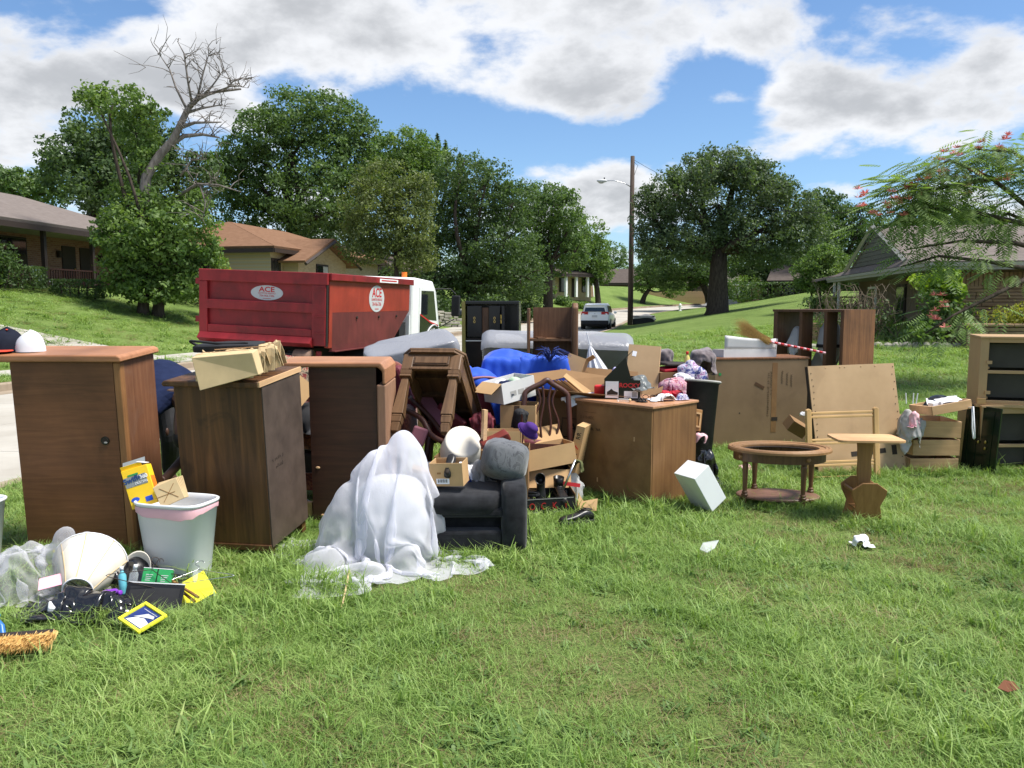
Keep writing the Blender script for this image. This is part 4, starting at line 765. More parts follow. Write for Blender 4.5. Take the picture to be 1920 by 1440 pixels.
def leaves(lobes, n, size, flat=0.3, shell=0.62, csize=0.26):
    """leaf centres and axes for lobes (cx,cy,cz,rx,ry,rz): clumps on and inside each lobe, leaves within clumps"""
    lobes = np.array(lobes, float); area = lobes[:, 3]*lobes[:, 5]; per = np.maximum((n*area/area.sum()).astype(int), 30); C = []; D = []
    for lb, k in zip(lobes, per):
        rmean = (lb[3]*lb[4]*lb[5])**(1/3); cr = np.clip(csize*rmean, 0.22, 1.1); nc = max(10, int(10*(rmean/cr)**2))
        u = unit(nc); rad = np.where(rng.random(nc) < 0.75, rng.uniform(0.82, 1.10, nc), rng.uniform(0.35, 0.85, nc)); cc = u*rad[:, None]
        w = rng.uniform(0.4, 1.6, nc); idx = rng.choice(nc, k, p=w/w.sum())
        d = unit(k)*(rng.random(k)**0.45)[:, None]*cr*np.array([1.15, 1.15, 0.75])*rng.uniform(0.6, 1.25, nc)[idx][:, None]
        C.append(lb[:3]+cc[idx]*lb[3:6]+d); D.append(u[idx]*0.6+d/cr*0.8)
    C = np.concatenate(C); D = np.concatenate(D); m = len(C); nrm = unit(m)+D*0.7+np.array([0, 0, flat]); nrm /= np.linalg.norm(nrm, axis=1, keepdims=True)
    a = np.cross(nrm, unit(m)); a /= np.linalg.norm(a, axis=1, keepdims=True)+1e-9; b = np.cross(nrm, a); s = size*rng.uniform(0.6, 1.35, m)[:, None]
    return C, a*s*0.5, b*s*0.30
def limb(mb, p0, p1, r0, r1, wob=0.12, n=7, seg=6):
    p0 = Vector(p0); p1 = Vector(p1); L = (p1-p0).length; pts = []
    o1 = Vector(rng.normal(size=3))*L*wob
    for i in range(n+1):
        t = i/n; pts.append(p0.lerp(p1, t)+o1*math.sin(PI*t)+Vector((0, 0, L*0.08*math.sin(PI*t))))
    mb.tube(pts, [r0+(r1-r0)*(i/n) for i in range(n+1)], seg, caps=True)
def tree(name, label, base, d, px, mat, n, size, tr=0.3, group=None, thick=0.9, flat=0.3, fork=0.45, trunks=None, csize=0.26, spread=0.5, extra=None):
    """px: lobes (x, y, rx, ry) as seen in the photograph, standing at distance d"""
    base = Vector(base); t = thing(name, label, 'tree', base, group=group); lob = []
    for (x, y, rx, ry) in px:
        dd = d+rng.uniform(-1, 1)*rx*d/F*spread; c = P(x, y, dd)-base; lob.append((c.x, c.y, c.z, rx*d/F, rx*d/F*thick, ry*d/F))
    C, A, B = leaves(lob, int(n*1.9), size*.72, flat, csize=csize); quads('crown', C, A, B, mat, t)
    mb = MB(); low = min(l[2]-l[5]*0.5 for l in lob); top = max(l[2] for l in lob); cx = sum(l[0] for l in lob)/len(lob); cy = sum(l[1] for l in lob)/len(lob)
    fz = max(0.8, low+(top-low)*0.12); fk = Vector((cx*fork, cy*fork, fz))
    for (bx, by) in (trunks or [(0, 0)]):
        mb.tube([(bx, by, -0.3), (bx, by, 0.15), (bx*1.1+fk.x*0.3, by*1.1+fk.y*0.3, fz*0.5), (fk.x+bx*1.4, fk.y+by*1.4, fz)], [tr*1.5, tr*1.12, tr*0.9, tr*0.75], 10)
    mb.build('trunk', m_bark, t, smooth=True); mb = MB()
    for l in lob:
        limb(mb, fk*0.96, Vector(l[:3])*1.0, tr*0.45, tr*0.12)
        for q in range(4):
            e = Vector(l[:3])+Vector(unit(1)[0])*min(l[3], l[5])*0.85; limb(mb, l[:3], e, tr*0.12, tr*0.03, n=4, seg=4)
    mb.build('limbs', m_bark, t, smooth=True)
    return t
# tree across the street with the dead leader
b1 = onT(-14.4, 31.5)
t1 = tree('half_dead_tree', 'leafy tree with a bare dead leaning leader beside the porch house', b1, 31.5, [(300, 395, 60, 45), (245, 390, 55, 50), (215, 440, 40, 40), (330, 440, 75, 55), (270, 450, 80, 60), (300, 505, 80, 50), (240, 510, 50, 40), (365, 470, 45, 45), (350, 385, 40, 28), (345, 520, 50, 35), (305, 542, 75, 24), (255, 540, 45, 24), (390, 500, 30, 30), (220, 190, 55, 30), (170, 175, 28, 22), (285, 215, 28, 22), (255, 250, 40, 30), (280, 300, 36, 36)], lf_light, 15000, 0.24, 0.2, trunks=[(0, 0), (0.5, 0.2)], thick=0.8, csize=0.24)
mb = MB(); dd = 31.3
def pxpath(pts, d, base): return [P(x, y, d+k)-base for x, y, k in pts]
main = pxpath([(262, 440, 0), (270, 370, 0), (275, 330, 0), (300, 290, 0), (325, 262, 0), (338, 235, 0), (352, 205, 0), (372, 182, .2), (405, 172, .4), (452, 167, .5)], dd, b1)
mb.tube(main, [0.24, 0.21, 0.18, 0.16, 0.14, 0.125, 0.11, 0.085, 0.06, 0.035], 9)
for pts, r0 in (([(318, 272, 0), (345, 255, .2), (380, 252, .4), (412, 258, .5)], .12), ([(335, 240, 0), (365, 230, -.2), (415, 229, -.4)], .09), ([(348, 212, 0), (378, 203, .2), (418, 196, .5)], .07), ([(355, 200, 0), (372, 186, 0), (396, 176, -.5)], .10), ([(350, 205, 0), (330, 165, .3), (318, 130, .4), (292, 92, .5)], .05), ([(360, 195, 0), (352, 150, -.2), (345, 100, -.2), (333, 78, -.2)], .05), ([(370, 185, 0), (380, 140, .2), (392, 100, .2)], .05), ([(385, 178, 0), (410, 145, .2), (420, 128, .2)], .04), ([(420, 170, .3), (440, 150, .3), (472, 140, .3)], .035), ([(405, 172, .3), (435, 160, 0), (465, 165, 0)], .03),
                ([(330, 370, 0), (370, 345, -.6), (410, 347, -.8), (452, 360, -.9)], .07), ([(375, 346, -.6), (385, 380, -.8), (380, 415, -.9)], .04), ([(338, 330, 0), (360, 300, 0), (388, 298, .1)], .05)):
    pp = pxpath(pts, dd, b1); mb.tube(pp, list(np.linspace(r0, r0*0.25, len(pp))), 6)
    for q in range(9):          # dry twigs
        k = rng.uniform(0.25, 1.0)*(len(pp)-1); i = min(int(k), len(pp)-2); s0 = pp[i].lerp(pp[i+1], k-i); e = s0+Vector((rng.normal(0, .45), rng.normal(0, .4), abs(rng.normal(.25, .25)))); limb(mb, s0, e, 0.022, 0.008, n=3, seg=3)
        for w in range(2): limb(mb, s0.lerp(e, 0.6), e+Vector(rng.normal(0, .28, 3)), 0.012, 0.006, n=2, seg=3)
mb.build('dead_leader', m_dead, t1, smooth=True)
GT = 'trees of the wooded lots across the street'
tree('shade_tree', 'dark rounded tree behind the porch house roof', onT(-25, 47), 47, [(210, 245, 80, 60), (175, 300, 75, 60), (250, 300, 80, 70), (290, 260, 40, 40), (130, 330, 50, 45), (310, 340, 70, 55), (210, 350, 80, 45), (100, 300, 26, 26), (370, 330, 50, 40)], lf_dark, 15000, 0.32, 0.4, GT, spread=0.8)
tree('far_tree', 'hazy green trees showing over the porch house roof', onT(-38, 62), 62, [(20, 350, 45, 30), (60, 345, 36, 26), (-30, 345, 60, 35), (95, 360, 30, 30)], lf_mid, 5000, 0.38, 0.3, GT)
tree('tall_tree', 'tall broad tree rising behind the brown roof house', onT(-17, 62), 62, [(555, 225, 75, 50), (620, 225, 60, 45), (500, 245, 50, 42), (455, 300, 50, 40), (670, 250, 40, 45), (560, 290, 100, 60), (650, 310, 60, 50), (490, 340, 70, 55), (600, 370, 90, 60), (420, 320, 36, 36), (440, 390, 60, 50), (540, 420, 80, 50), (670, 380, 50, 60)], lf_mid, 26000, 0.36, 0.5, GT, spread=0.7)
tree('pale_tree', 'paler green tree crown between the tall tree and the cedar', onT(-9.5, 68), 68, [(760, 280, 50, 36), (725, 300, 42, 38), (800, 300, 40, 36), (760, 330, 55, 40), (700, 330, 36, 40)], lf_light, 8000, 0.36, 0.35, GT)
tree('olive_tree', 'olive green young tree with slender trunk beyond the truck', onT(-6.4, 45), 45, [(725, 345, 55, 40), (695, 385, 50, 45), (765, 385, 45, 45), (710, 430, 60, 45), (770, 430, 42, 40), (680, 460, 40, 36), (745, 475, 45, 35), (790, 475, 30, 35), (790, 360, 28, 36)], lf_olive, 13000, 0.22, 0.16, GT, csize=0.3)
tree('dense_tree', 'dense dark tree filling the lot above the black cabinet', onT(-3.0, 60), 60, [(865, 330, 55, 45), (910, 350, 50, 45), (840, 400, 60, 60), (900, 410, 80, 60), (960, 385, 50, 45), (860, 480, 80, 60), (940, 470, 75, 60), (830, 540, 60, 40), (910, 540, 60, 40), (985, 520, 40, 40), (760, 540, 60, 40)], lf_dark, 22000, 0.32, 0.5, GT, spread=0.9)
tree('street_tree', 'broad green tree leaning over the street behind the silver car', onT(3.2, 72), 72, [(1005, 385, 45, 40), (1050, 390, 40, 36), (1000, 440, 55, 50), (1065, 430, 36, 36), (1040, 470, 55, 45), (980, 490, 45, 40), (1080, 470, 26, 30), (1040, 365, 28, 20)], lf_mid, 13000, 0.36, 0.45, GT, spread=0.8)
tree('slim_tree', 'light green tree with slim dark trunk above the silver car', onT(9.4, 88), 88, [(1100, 440, 34, 32), (1085, 475, 40, 32), (1115, 480, 30, 36), (1095, 510, 40, 24), (1130, 505, 22, 26)], lf_light, 7000, 0.36, 0.3, GT)
tree('end_tree', 'pale tree at the far end of the street', onT(15, 125), 125, [(1150, 480, 26, 24), (1165, 510, 30, 26), (1135, 520, 26, 24), (1190, 530, 30, 24), (1215, 520, 28, 26), (1120, 530, 26, 20)], lf_mid, 5000, 0.5, 0.3, GT)
cd = thing('cedar', 'dark pointed cedar poking above the wooded lots', 'tree', onT(-8.2, 74))
cb = onT(-8.2, 74); tips = [(770, 240, 330), (800, 258, 340), (820, 250, 350), (862, 285, 350), (835, 262, 350)]; CC = []; AA = []; BB = []
mb = MB()
for (x, y, yb) in tips:
    p1 = P(x, y, 74)-cb; p0 = P(x+2, yb, 74)-cb; mb.tube([(0, 0, 0), p0*0.6, p0, p1], [0.25, 0.16, 0.12, 0.02], 6)
    k = 700; t = rng.random(k)**0.8; r_ = t*0.9+0.05; ang = rng.uniform(0, 6.28, k); c = np.array(p1)[None]*(1-t[:, None])+np.array(p0)[None]*t[:, None]; o = np.stack([np.cos(ang), np.sin(ang), -0.35*np.ones(k)], 1)*(r_*rng.uniform(.3, 1, k))[:, None]
    CC.append(c+o); a = o/np.linalg.norm(o, axis=1, keepdims=True); AA.append(a*0.22); BB.append(np.cross(a, unit(k))*0.07)
quads('crown', np.concatenate(CC), np.concatenate(AA), np.concatenate(BB), lf_dark, cd); mb.build('trunk', m_bark, cd, smooth=True)
# trees on this side
ob = P(1345, 588, 50); ob.z = T(ob.x, ob.y)
oak = tree('live_oak', 'big spreading oak with thick trunk on the neighbouring lawn', ob, 50, [(1330, 318, 55, 36), (1385, 315, 48, 36), (1265, 365, 52, 45), (1430, 350, 55, 45), (1345, 385, 100, 55), (1225, 420, 40, 45), (1215, 380, 26, 30), (1475, 400, 60, 50), (1420, 430, 80, 45), (1285, 445, 75, 45), (1505, 440, 50, 40), (1235, 470, 45, 26), (1350, 465, 80, 30), (1450, 475, 60, 26)], lf_grey, 30000, 0.25, 0.62, spread=0.75, fork=0.25)
# loose upright sprays over its crown
C = []; A = []; B = []
mb = MB()
for k in range(26):
    x = rng.uniform(1245, 1480); y0 = 330+abs(x-1345)*0.30; y1 = y0-rng.uniform(25, 62)*(1-abs(x-1345)/320); dd = 50+rng.uniform(-3, 3); p0 = P(x, y0, dd)-ob; p1 = P(x+rng.uniform(-14, 14), y1, dd)-ob; limb(mb, p0, p1, 0.05, 0.015, n=4, seg=4)
    m = 150; t = rng.random(m); c = np.array(p0)[None]*(1-t[:, None])+np.array(p1)[None]*t[:, None]+rng.normal(0, 0.22, (m, 3)); C.append(c); a = unit(m); A.append(a*0.13); B.append(np.cross(a, unit(m))*0.08)
quads('crown_sprays', np.concatenate(C), np.concatenate(A), np.concatenate(B), lf_grey, oak); mb.build('upper_twigs', m_bark, oak)['kind'] = 'stuff'
tree('rear_oak', 'dark tree behind the oak towards the stone house', onT(27, 66), 66, [(1560, 405, 50, 36), (1615, 415, 40, 30), (1525, 440, 50, 45), (1590, 455, 55, 40), (1640, 455, 36, 30), (1520, 490, 40, 36), (1540, 375, 30, 22)], lf_dark, 10000, 0.34, 0.4)
tree('round_tree', 'small round bright tree with several slim stems by the steep roof', onT(15.4, 40), 40, [(1540, 495, 38, 30), (1515, 510, 28, 26), (1565, 505, 28, 28), (1540, 525, 42, 24), (1550, 475, 24, 16)], lf_light, 7000, 0.17, 0.05, trunks=[(-0.5, 0), (0, 0.3), (0.4, -0.2), (0.7, 0.2)], csize=0.3)
tree('roof_tree', 'dark tree behind the ridge of the stone house', onT(28, 52), 52, [(1725, 405, 36, 22), (1775, 405, 40, 26), (1815, 415, 26, 20), (1700, 425, 26, 16), (1850, 420, 40, 30)], lf_dark, 5000, 0.30, 0.3)
tree('corner_tree', 'dark tree with leaning trunk behind the oak at the street corner', onT(19.6, 80), 80, [(1300, 495, 50, 26), (1250, 500, 40, 30), (1345, 500, 45, 22), (1270, 525, 40, 20), (1320, 520, 40, 16)], lf_dark, 8000, 0.34, 0.35)
tree('bright_corner_tree', 'brighter tree between utility pole and oak', onT(15.5, 96), 96, [(1225, 490, 26, 30), (1245, 520, 30, 24), (1205, 520, 20, 26), (1260, 540, 26, 16)], lf_light, 5000, 0.36, 0.3)
tree('second_oak', 'dark thick trunked oak between the oak and the steep roof house', onT(22.2, 70), 70, [(1420, 490, 50, 30), (1470, 490, 45, 30), (1440, 520, 45, 18), (1400, 510, 30, 20)], lf_dark, 7000, 0.32, 0.6)
tree('undergrowth_tree', 'low dark tree filling in behind the brown roof house', onT(-13, 74), 76, [(640, 450, 60, 40), (700, 490, 60, 50), (590, 420, 50, 40), (760, 510, 60, 45)], lf_dark, 7000, 0.36, 0.25, GT)
tree('undergrowth_tree', 'low dark tree closing the gap behind the black cabinet', onT(-4, 80), 80, [(830, 520, 70, 45), (900, 510, 60, 45), (960, 520, 60, 40), (1000, 545, 40, 25)], lf_dark, 7000, 0.36, 0.25, GT)
tree('yard_tree', 'dark bushy tree behind the stone house porch', onT(26, 58), 58, [(1600, 510, 40, 30), (1580, 545, 40, 26), (1630, 545, 36, 26), (1650, 500, 30, 30)], lf_dark, 4000, 0.30, 0.15)
tree('far_street_tree', 'hazy green tree at the distant bend of the street', onT(13, 140), 140, [(1110, 540, 26, 18), (1150, 545, 30, 18), (1190, 552, 30, 14), (1080, 545, 24, 18)], lf_mid, 3000, 0.5, 0.2, GT)
# hedges and shrubs
def bush(name, label, loc, r, mat, n, size, cat='shrub', group=None, lobes=None, tex=True, rot=0):
    t = thing(name, label, cat, loc, (0, 0, rot), group)
    lob = lobes or [(rng.normal(0, .35)*r[0], rng.normal(0, .35)*r[1], r[2]*rng.uniform(.6, 1.1), r[0]*.6, r[1]*.6, r[2]*.7) for k in range(6)]
    C, A, B = leaves(lob, n, size, 0.3); C[:, 2] = np.maximum(C[:, 2], 0.03); quads('foliage', C, A, B, mat, t)
    mb = MB()
    for l in lob: limb(mb, (l[0]*.2, l[1]*.2, -.05), l[:3], .03, .012, n=3, seg=4)
    mb.build('stems', m_bark, t); return t
def hedge(label, c, sx, sy, sz, rz, mat, n, size, group=None):
    t = thing('hedge', label, 'hedge', c, (0, 0, rz), group); k = n
    u = rng.uniform(-1, 1, (k, 3)); ax = rng.integers(0, 3, k); sg = np.sign(rng.normal(size=k)); sel = rng.random(k) < .85
    for i in range(3): mm = sel & (ax == i); u[mm, i] = sg[mm]*rng.uniform(.88, 1.06, mm.sum())
    C = u*np.array([sx/2, sy/2, sz/2]); C[:, 2] = np.maximum(C[:, 2]+sz/2, .03); a = unit(k); quads('foliage', C, a*size*.5, np.cross(a, unit(k))*size*.35, mat, t)
    mb = MB()
    for q in range(5): mb.tube([((q-2)*sx*.18, 0, -.05), ((q-2)*sx*.2, 0, sz*.7)], .04, 5)
    mb.build('stems', m_bark, t); return t
def onpx(x, y, d): q = P(x, y, d); return onT(q.x, q.y)
hedge('clipped dark box hedge under the porch post by the house end', onpx(22, 552, 31), 2.2, 1.1, .82, R(5), lf_dark, 2600, .11, 'clipped hedges below the porch')
hedge('clipped dark hedge in front of the porch railing steps', onpx(148, 556, 32), 1.7, 1.0, .72, R(5), lf_dark, 2300, .11, 'clipped hedges below the porch')
bush('porch_shrub', 'loose shrub at the corner of the porch', onpx(2, 545, 30), (.6, .6, 1.0), lf_dark, 1500, .14)
bush('yellowing_shrub', 'yellow green shrub between the half dead tree and the dumpster', onpx(405, 560, 34), (1.2, 1.0, 1.35), lf_yel, 3000, .14, lobes=[(0, 0, 1.6, .8, .7, 1.0), (.3, 0, .8, .9, .8, .8), (-.4, .2, 2.2, .6, .5, .7)])
bush('ground_ivy', 'low dark ivy bank behind the dumpster', onpx(345, 560, 37), (3.2, 1.5, .6), lf_mid, 3000, .16)
for i, (x, y, d, r, lab) in enumerate([(830, 575, 54, 1.3, 'dark shrub above the retaining wall stones'), (925, 570, 57, 1.6, 'dark shrub behind the black cabinet top'), (985, 560, 60, 1.2, 'dark rounded shrub at the edge of the street lawn'), (780, 560, 52, 1.5, 'dark undergrowth shrub behind the truck mirror')]):
    bush('dark_shrub', lab, onpx(x, y, d), (r, r, r*.75), lf_dark, 2000, .22, group='shrubs on the wooded lots')
bush('porch_bush', 'round bush before the white columns', onT(5.2, 82), (.9, .8, .6), lf_mid, 900, .2)
bush('low_bush', 'low wide bush beside the columned porch', onT(7.0, 82), (1.6, .8, .45), lf_light, 900, .2)
hedge('long clipped hedge in the deep shade beside the oak', onT(19.6, 62), 6, 1.2, 1.25, R(-10), lf_dark, 3000, .18)
bush('clipped_ball', 'rounded yellow green topiary in the shade behind the oak', onT(19.0, 66), (1.6, 1.2, 1.0), lf_light, 1500, .2, lobes=[(0, 0, 1.1, 1.5, 1.2, 1.0)])
hedge('pale low hedge below the small round tree', onT(16.6, 37), 4.2, .8, .55, R(-5), lf_lime, 2200, .12)
bush('dark_ball', 'dark rounded shrub left of the pale low hedge'.replace(' left of', ' beside'), onT(14.6, 38), (.8, .7, .5), lf_dark, 1200, .14)
# planting by the stone house
def hq(a, b, c=0): q = h7m @ Vector((a, b, c)); return onT(q.x, q.y, c)
bush('lime_shrub', 'lime green broad leaved shrub against the stone wall corner', hq(.0, -.6), (.8, .7, 1.2), lf_lime, 1100, .20, lobes=[(0, 0, 1.75, .60, .5, .28), (.2, 0, 1.45, .5, .4, .3)])
bush('green_shrub', 'mid green leggy shrub under the lime leaves', hq(.1, -.9), (.8, .7, .9), lf_mid, 1500, .15, lobes=[(0, 0, 1.15, .65, .5, .4), (.2, 0, .7, .7, .5, .45), (-.6, -.6, .35, .5, .4, .3)])
bush('golden_shrub', 'golden green shrub spilling over the stone planter', hq(2.4, -1.6), (.9, .6, .9), lf_yel, 2600, .09, lobes=[(-.6, 0, .85, .5, .4, .3), (0, 0, 1.0, .6, .5, .35), (.6, 0, 1.05, .6, .5, .3), (-1.1, .1, .75, .4, .4, .25)])
bush('planter_ivy', 'dark glossy shrub behind the golden planter shrub', hq(3.6, -.9), (.9, .6, 1.3), lf_grey, 1800, .10)
bush('wall_fern', 'dark green bush beside the upper planter wall', hq(3.4, -3.0), (.8, .6, .6), lf_mid, 1400, .1)
dt_ = thing('dry_bush', 'tangled leafless brown bush beside the lime shrub', 'shrub', hq(-2.0, .3)); mb = MB()
for k in range(170):
    s0 = Vector((rng.normal(0, .55), rng.normal(0, .3), rng.uniform(.0, .6))); e = Vector((s0.x+rng.normal(0, .45), s0.y+rng.normal(0, .3), rng.uniform(.8, 1.75))); limb(mb, s0, e, .013, .004, .2, 4, 3)
mb.build('twigs', m_twig, dt_); C, A, B = leaves([(0, 0, .55, 1.1, .6, .5), (.8, 0, .7, .6, .5, .5)], 700, .11); quads('foliage', C, A, B, lf_dark, dt_)
# mimosa with ferny fronds
mi_b = onT(12.0, 15.5); mim = thing('mimosa_tree', 'feathery mimosa tree with pink blossoms reaching in beside the stone house', 'tree', mi_b)
brs = [[(2010, 470, 15), (1930, 390, 14.6), (1860, 335, 14.3), (1780, 300, 14), (1720, 330, 13.8)], [(2010, 470, 15), (1920, 420, 14.4), (1830, 398, 14), (1740, 390, 13.7), (1660, 405, 13.5)], [(2000, 480, 15), (1900, 455, 14.2), (1800, 452, 13.8), (1700, 468, 13.6)], [(2010, 500, 15), (1930, 505, 14.4), (1850, 490, 14), (1760, 480, 13.8), (1690, 500, 13.6)], [(2010, 520, 15), (1930, 520, 14.3), (1860, 555, 13.8), (1790, 590, 13.5), (1735, 625, 13.3)],
       [(2010, 440, 15), (1960, 330, 14.6), (1900, 285, 14.3), (1830, 280, 14.2)], [(2010, 430, 15.5), (1980, 330, 15.2), (1930, 300, 15)], [(1860, 335, 14.3), (1800, 345, 14), (1730, 360, 13.8), (1690, 345, 13.7)], [(2020, 480, 15.3), (1960, 430, 15), (1890, 400, 14.8), (1850, 420, 14.7)]]
mb = MB(); FP = []; FD = []; fork_ = P(2010, 470, 15)-mi_b
mb.tube([(0.2, 0.3, -.3), (0.15, 0.2, .8), Vector((0, 0, 1.6)).lerp(fork_, .55), fork_], [.17, .14, .11, .09], 8)
for b in brs:
    pp = [P(x, y, d)-mi_b for x, y, d in b]; mb.tube(pp, list(np.linspace(.055, .012, len(pp))), 6); seg_ = len(pp)-1
    nn = (250 if b[1][1] < 425 else 55) if b[-1][1] < 560 else 40
    for k in range(nn):
        t = rng.uniform(.22, 1)**.8*seg_; i = min(int(t), seg_-1); p = pp[i].lerp(pp[i+1], t-i); dirv = (pp[i+1]-pp[i]).normalized(); side = Vector((rng.normal(0, .8), rng.normal(0, .8), rng.normal(-.15, .3)))
        FP.append(p+side*.28+Vector((0, 0, rng.normal(0, .12)))); FD.append((dirv*.7+side*.9+Vector((0, 0, -.25))).normalized())
mb.build('branches', m_bark, mim, smooth=True)
C = []; A = []; B = []
for p, dv in zip(FP, FD):
    L_ = rng.uniform(.24, .42); sd = dv.cross(Vector((0, 0, 1)))
    if sd.length < .05: continue
    sd.normalize(); up = sd.cross(dv)
    for k in range(1, 9):
        t = k/8; c0 = p+dv*L_*t+Vector((0, 0, -.16*t*t*L_)); w = .14*(1-.55*abs(t-.5)*1.5)*(L_/.32)
        for s in (-1, 1):
            a = (sd*s*.85+dv*.5+up*(-.25)).normalized()*w*.5; C.append(c0+a); A.append(a); B.append(dv*.017)
quads('fronds', np.array(C), np.array(A), np.array(B), lf_mim, mim)
C = []; A = []; B = []
for (x, y, d) in [(1660, 385, 13.4), (1672, 372, 13.5), (1700, 352, 13.7), (1720, 345, 13.7), (1738, 352, 13.8), (1768, 338, 13.9), (1782, 336, 14), (1765, 290, 14), (1800, 285, 14.2), (1832, 283, 14.2), (1870, 268, 14.2), (1895, 272, 14.3), (1652, 395, 13.4), (1690, 395, 13.5), (1770, 562, 13.4), (1758, 576, 13.4), (1752, 600, 13.3), (1830, 330, 14), (1815, 355, 13.9), (1880, 330, 14), (1610, 372, 13.3), (1625, 380, 13.3)]:
    c = np.array(P(x, y, d)-mi_b); m = 60; u = unit(m); u[:, 2] = abs(u[:, 2])*.9; off = rng.normal(0, .05, (3, 3))[rng.integers(0, 3, m)]; C.append(c+off*1.6+u*.05); A.append(u*.05); B.append(np.cross(u, unit(m))*.011)
quads('blossoms', np.concatenate(C), np.concatenate(A), np.concatenate(B), m_pinkfl, mim)
# ------------------------------------------------------------------ furniture on the lawn
def z_at(x, y, d): return P(x, y, d).z
# --- tall oak cabinet with round hole
a = thing('oak_cabinet', 'reddish oak cabinet with round hole in its side and overhanging top', 'cabinet', (-3.12, 5.06, 0), (R(3.6), 0, R(-2)))
W, D, H = .70, .44, 1.24
pf = MB().box(0, W-.05, 0, .02, .03, H-.005).build('side_panel', m_wA, a)
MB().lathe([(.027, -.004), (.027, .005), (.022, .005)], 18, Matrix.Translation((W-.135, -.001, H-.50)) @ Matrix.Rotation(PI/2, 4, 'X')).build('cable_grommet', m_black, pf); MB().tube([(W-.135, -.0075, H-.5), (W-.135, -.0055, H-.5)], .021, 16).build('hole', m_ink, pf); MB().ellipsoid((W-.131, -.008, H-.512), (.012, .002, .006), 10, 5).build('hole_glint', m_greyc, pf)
for k, (z0, z1) in enumerate(((.33, .36), (.72, .735), (1.0, 1.02))): pass
pc('corner_stile', (W-.048, W, -.003, .05, .0, H-.005), m_wAe, a, bevel=.008); pc('front_panel', (W-.022, W-.004, .051, D, .0, H-.005), m_wAs, a)
pc('back_panel', (0, W-.03, D-.02, D, .02, H-.005), m_wA, a); pc('inner_panel', (0, .02, .021, D-.021, .02, H-.005), m_wA, a); pc('bottom', (.021, W-.03, .021, D-.021, .06, .08), m_wA, a)
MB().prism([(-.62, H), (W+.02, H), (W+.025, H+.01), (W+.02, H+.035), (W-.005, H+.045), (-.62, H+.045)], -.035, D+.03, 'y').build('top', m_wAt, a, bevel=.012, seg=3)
MB().tube([(W-.003, .12, .33), (W+.004, .12, .33)], .014, 12).build('keyhole', m_trimd, a)
am = Matrix.Translation(a.location) @ a.rotation_euler.to_matrix().to_4x4()
# --- knotty walnut chest
b = thing('walnut_chest', 'dark knotty walnut chest with plain back board and pine edge', 'chest', (-2.06, 4.98, 0), (R(4.5), 0, R(-9)))
W, D, H = .57, .55, 1.10
pc('side_panel', (.0, W-.004, 0, .02, .07, H), m_wB, b); pc('far_side_panel', (0, W-.02, D-.02, D, .07, H), m_wB, b); pc('front', (0, .02, .021, D-.021, .07, H), m_wB, b)
pc('back_board', (W-.003, W+.006, .004, D, .08, H-.002), m_wBs, b); pc('bottom', (.021, W-.02, .021, D-.021, .09, .11), m_wB, b)
MB().box(-.012, W+.004, -.012, .0, .06, .10).build('base_moulding', m_wB, b, bevel=.006); 
for (x_, y_) in ((.01, .01), (W-.07, .01), (.01, D-.07), (W-.07, D-.07)): pc('foot', (x_, x_+.06, y_, y_+.06, 0, .069), m_wB, b)
MB().prism([(-.045, H+.001), (W, H+.001), (W, H+.038), (-.035, H+.038), (-.055, H+.02)], -.045, D+.02, 'y').build('top', m_wB, b, bevel=.008, seg=3); pc('top_edge', (W+.0005, W+.012, -.04, D+.015, H+.004, H+.036), m_wBe, b)
smudge('stencil', 9, .032, m_ink, b, (W+.007, .16, .62), (PI/2, 0, PI/2), 1); smudge('stencil', 6, .032, m_ink, b, (W+.007, .18, .57), (PI/2, 0, PI/2), 2)
bm_ = Matrix.Translation(b.location) @ b.rotation_euler.to_matrix().to_4x4()
# --- dark mahogany cabinet
c = thing('mahogany_cabinet', 'dark mahogany cabinet with pale brown rounded top and edge', 'cabinet', (-1.43, 5.66, 0), (R(2), 0, R(-1)))
W, D, H = .535, .42, 1.15
pc('panel', (0, W-.06, .006, .025, .0, H-.002), m_wC, c); pc('inner_wall', (0, .02, .026, D, 0, H-.002), m_wC, c); pc('rear_panel', (.021, W-.06, D-.02, D, 0, H-.002), m_wC, c)
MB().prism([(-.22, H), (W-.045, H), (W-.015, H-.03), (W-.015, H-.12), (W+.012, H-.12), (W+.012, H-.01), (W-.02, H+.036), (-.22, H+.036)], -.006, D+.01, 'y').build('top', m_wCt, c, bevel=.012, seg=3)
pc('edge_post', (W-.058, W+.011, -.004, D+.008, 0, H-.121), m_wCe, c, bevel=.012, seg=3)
for (x_, z_) in ((.045, .43), (.07, .08)): MB().ellipsoid((x_, .004, z_), (.016, .006, .010), 10, 6).build('screw_cap', m_wBe, c)
pc('skirting', (-.2, -.02, .05, .09, .06, .16), m_wBe, c)
# --- red armchair seen in the gap
ac = thing('red_armchair', 'rust red brocade armchair wedged behind the mahogany cabinet', 'armchair', (-1.85, 6.35, 0), (0, 0, 0))
MB().ellipsoid((.5, .32, .50), (.46, .34, .10), 18, 8, .5).build('seat', m_brick_red, ac, smooth=True); MB().ellipsoid((.5, .66, .80), (.46, .10, .32), 18, 10, .5).build('backrest', m_brick_red, ac, smooth=True)
for x_ in (.06, .94): MB().ellipsoid((x_, .34, .60), (.10, .36, .16), 14, 8, .6).build('arm', m_brick_red, ac, smooth=True)
pc('skirt', (.06, .94, .02, .66, .20, .40), m_trimd, ac, bevel=.02); pc('lower_panel', (.06, .94, .0, .02, .10, .24), m_brick_red, ac)
for x_ in (.1, .9):
    for y_ in (.06, .6): pc('leg', (x_-.03, x_+.03, y_-.03, y_+.03, 0, .199), m_wBe, ac)
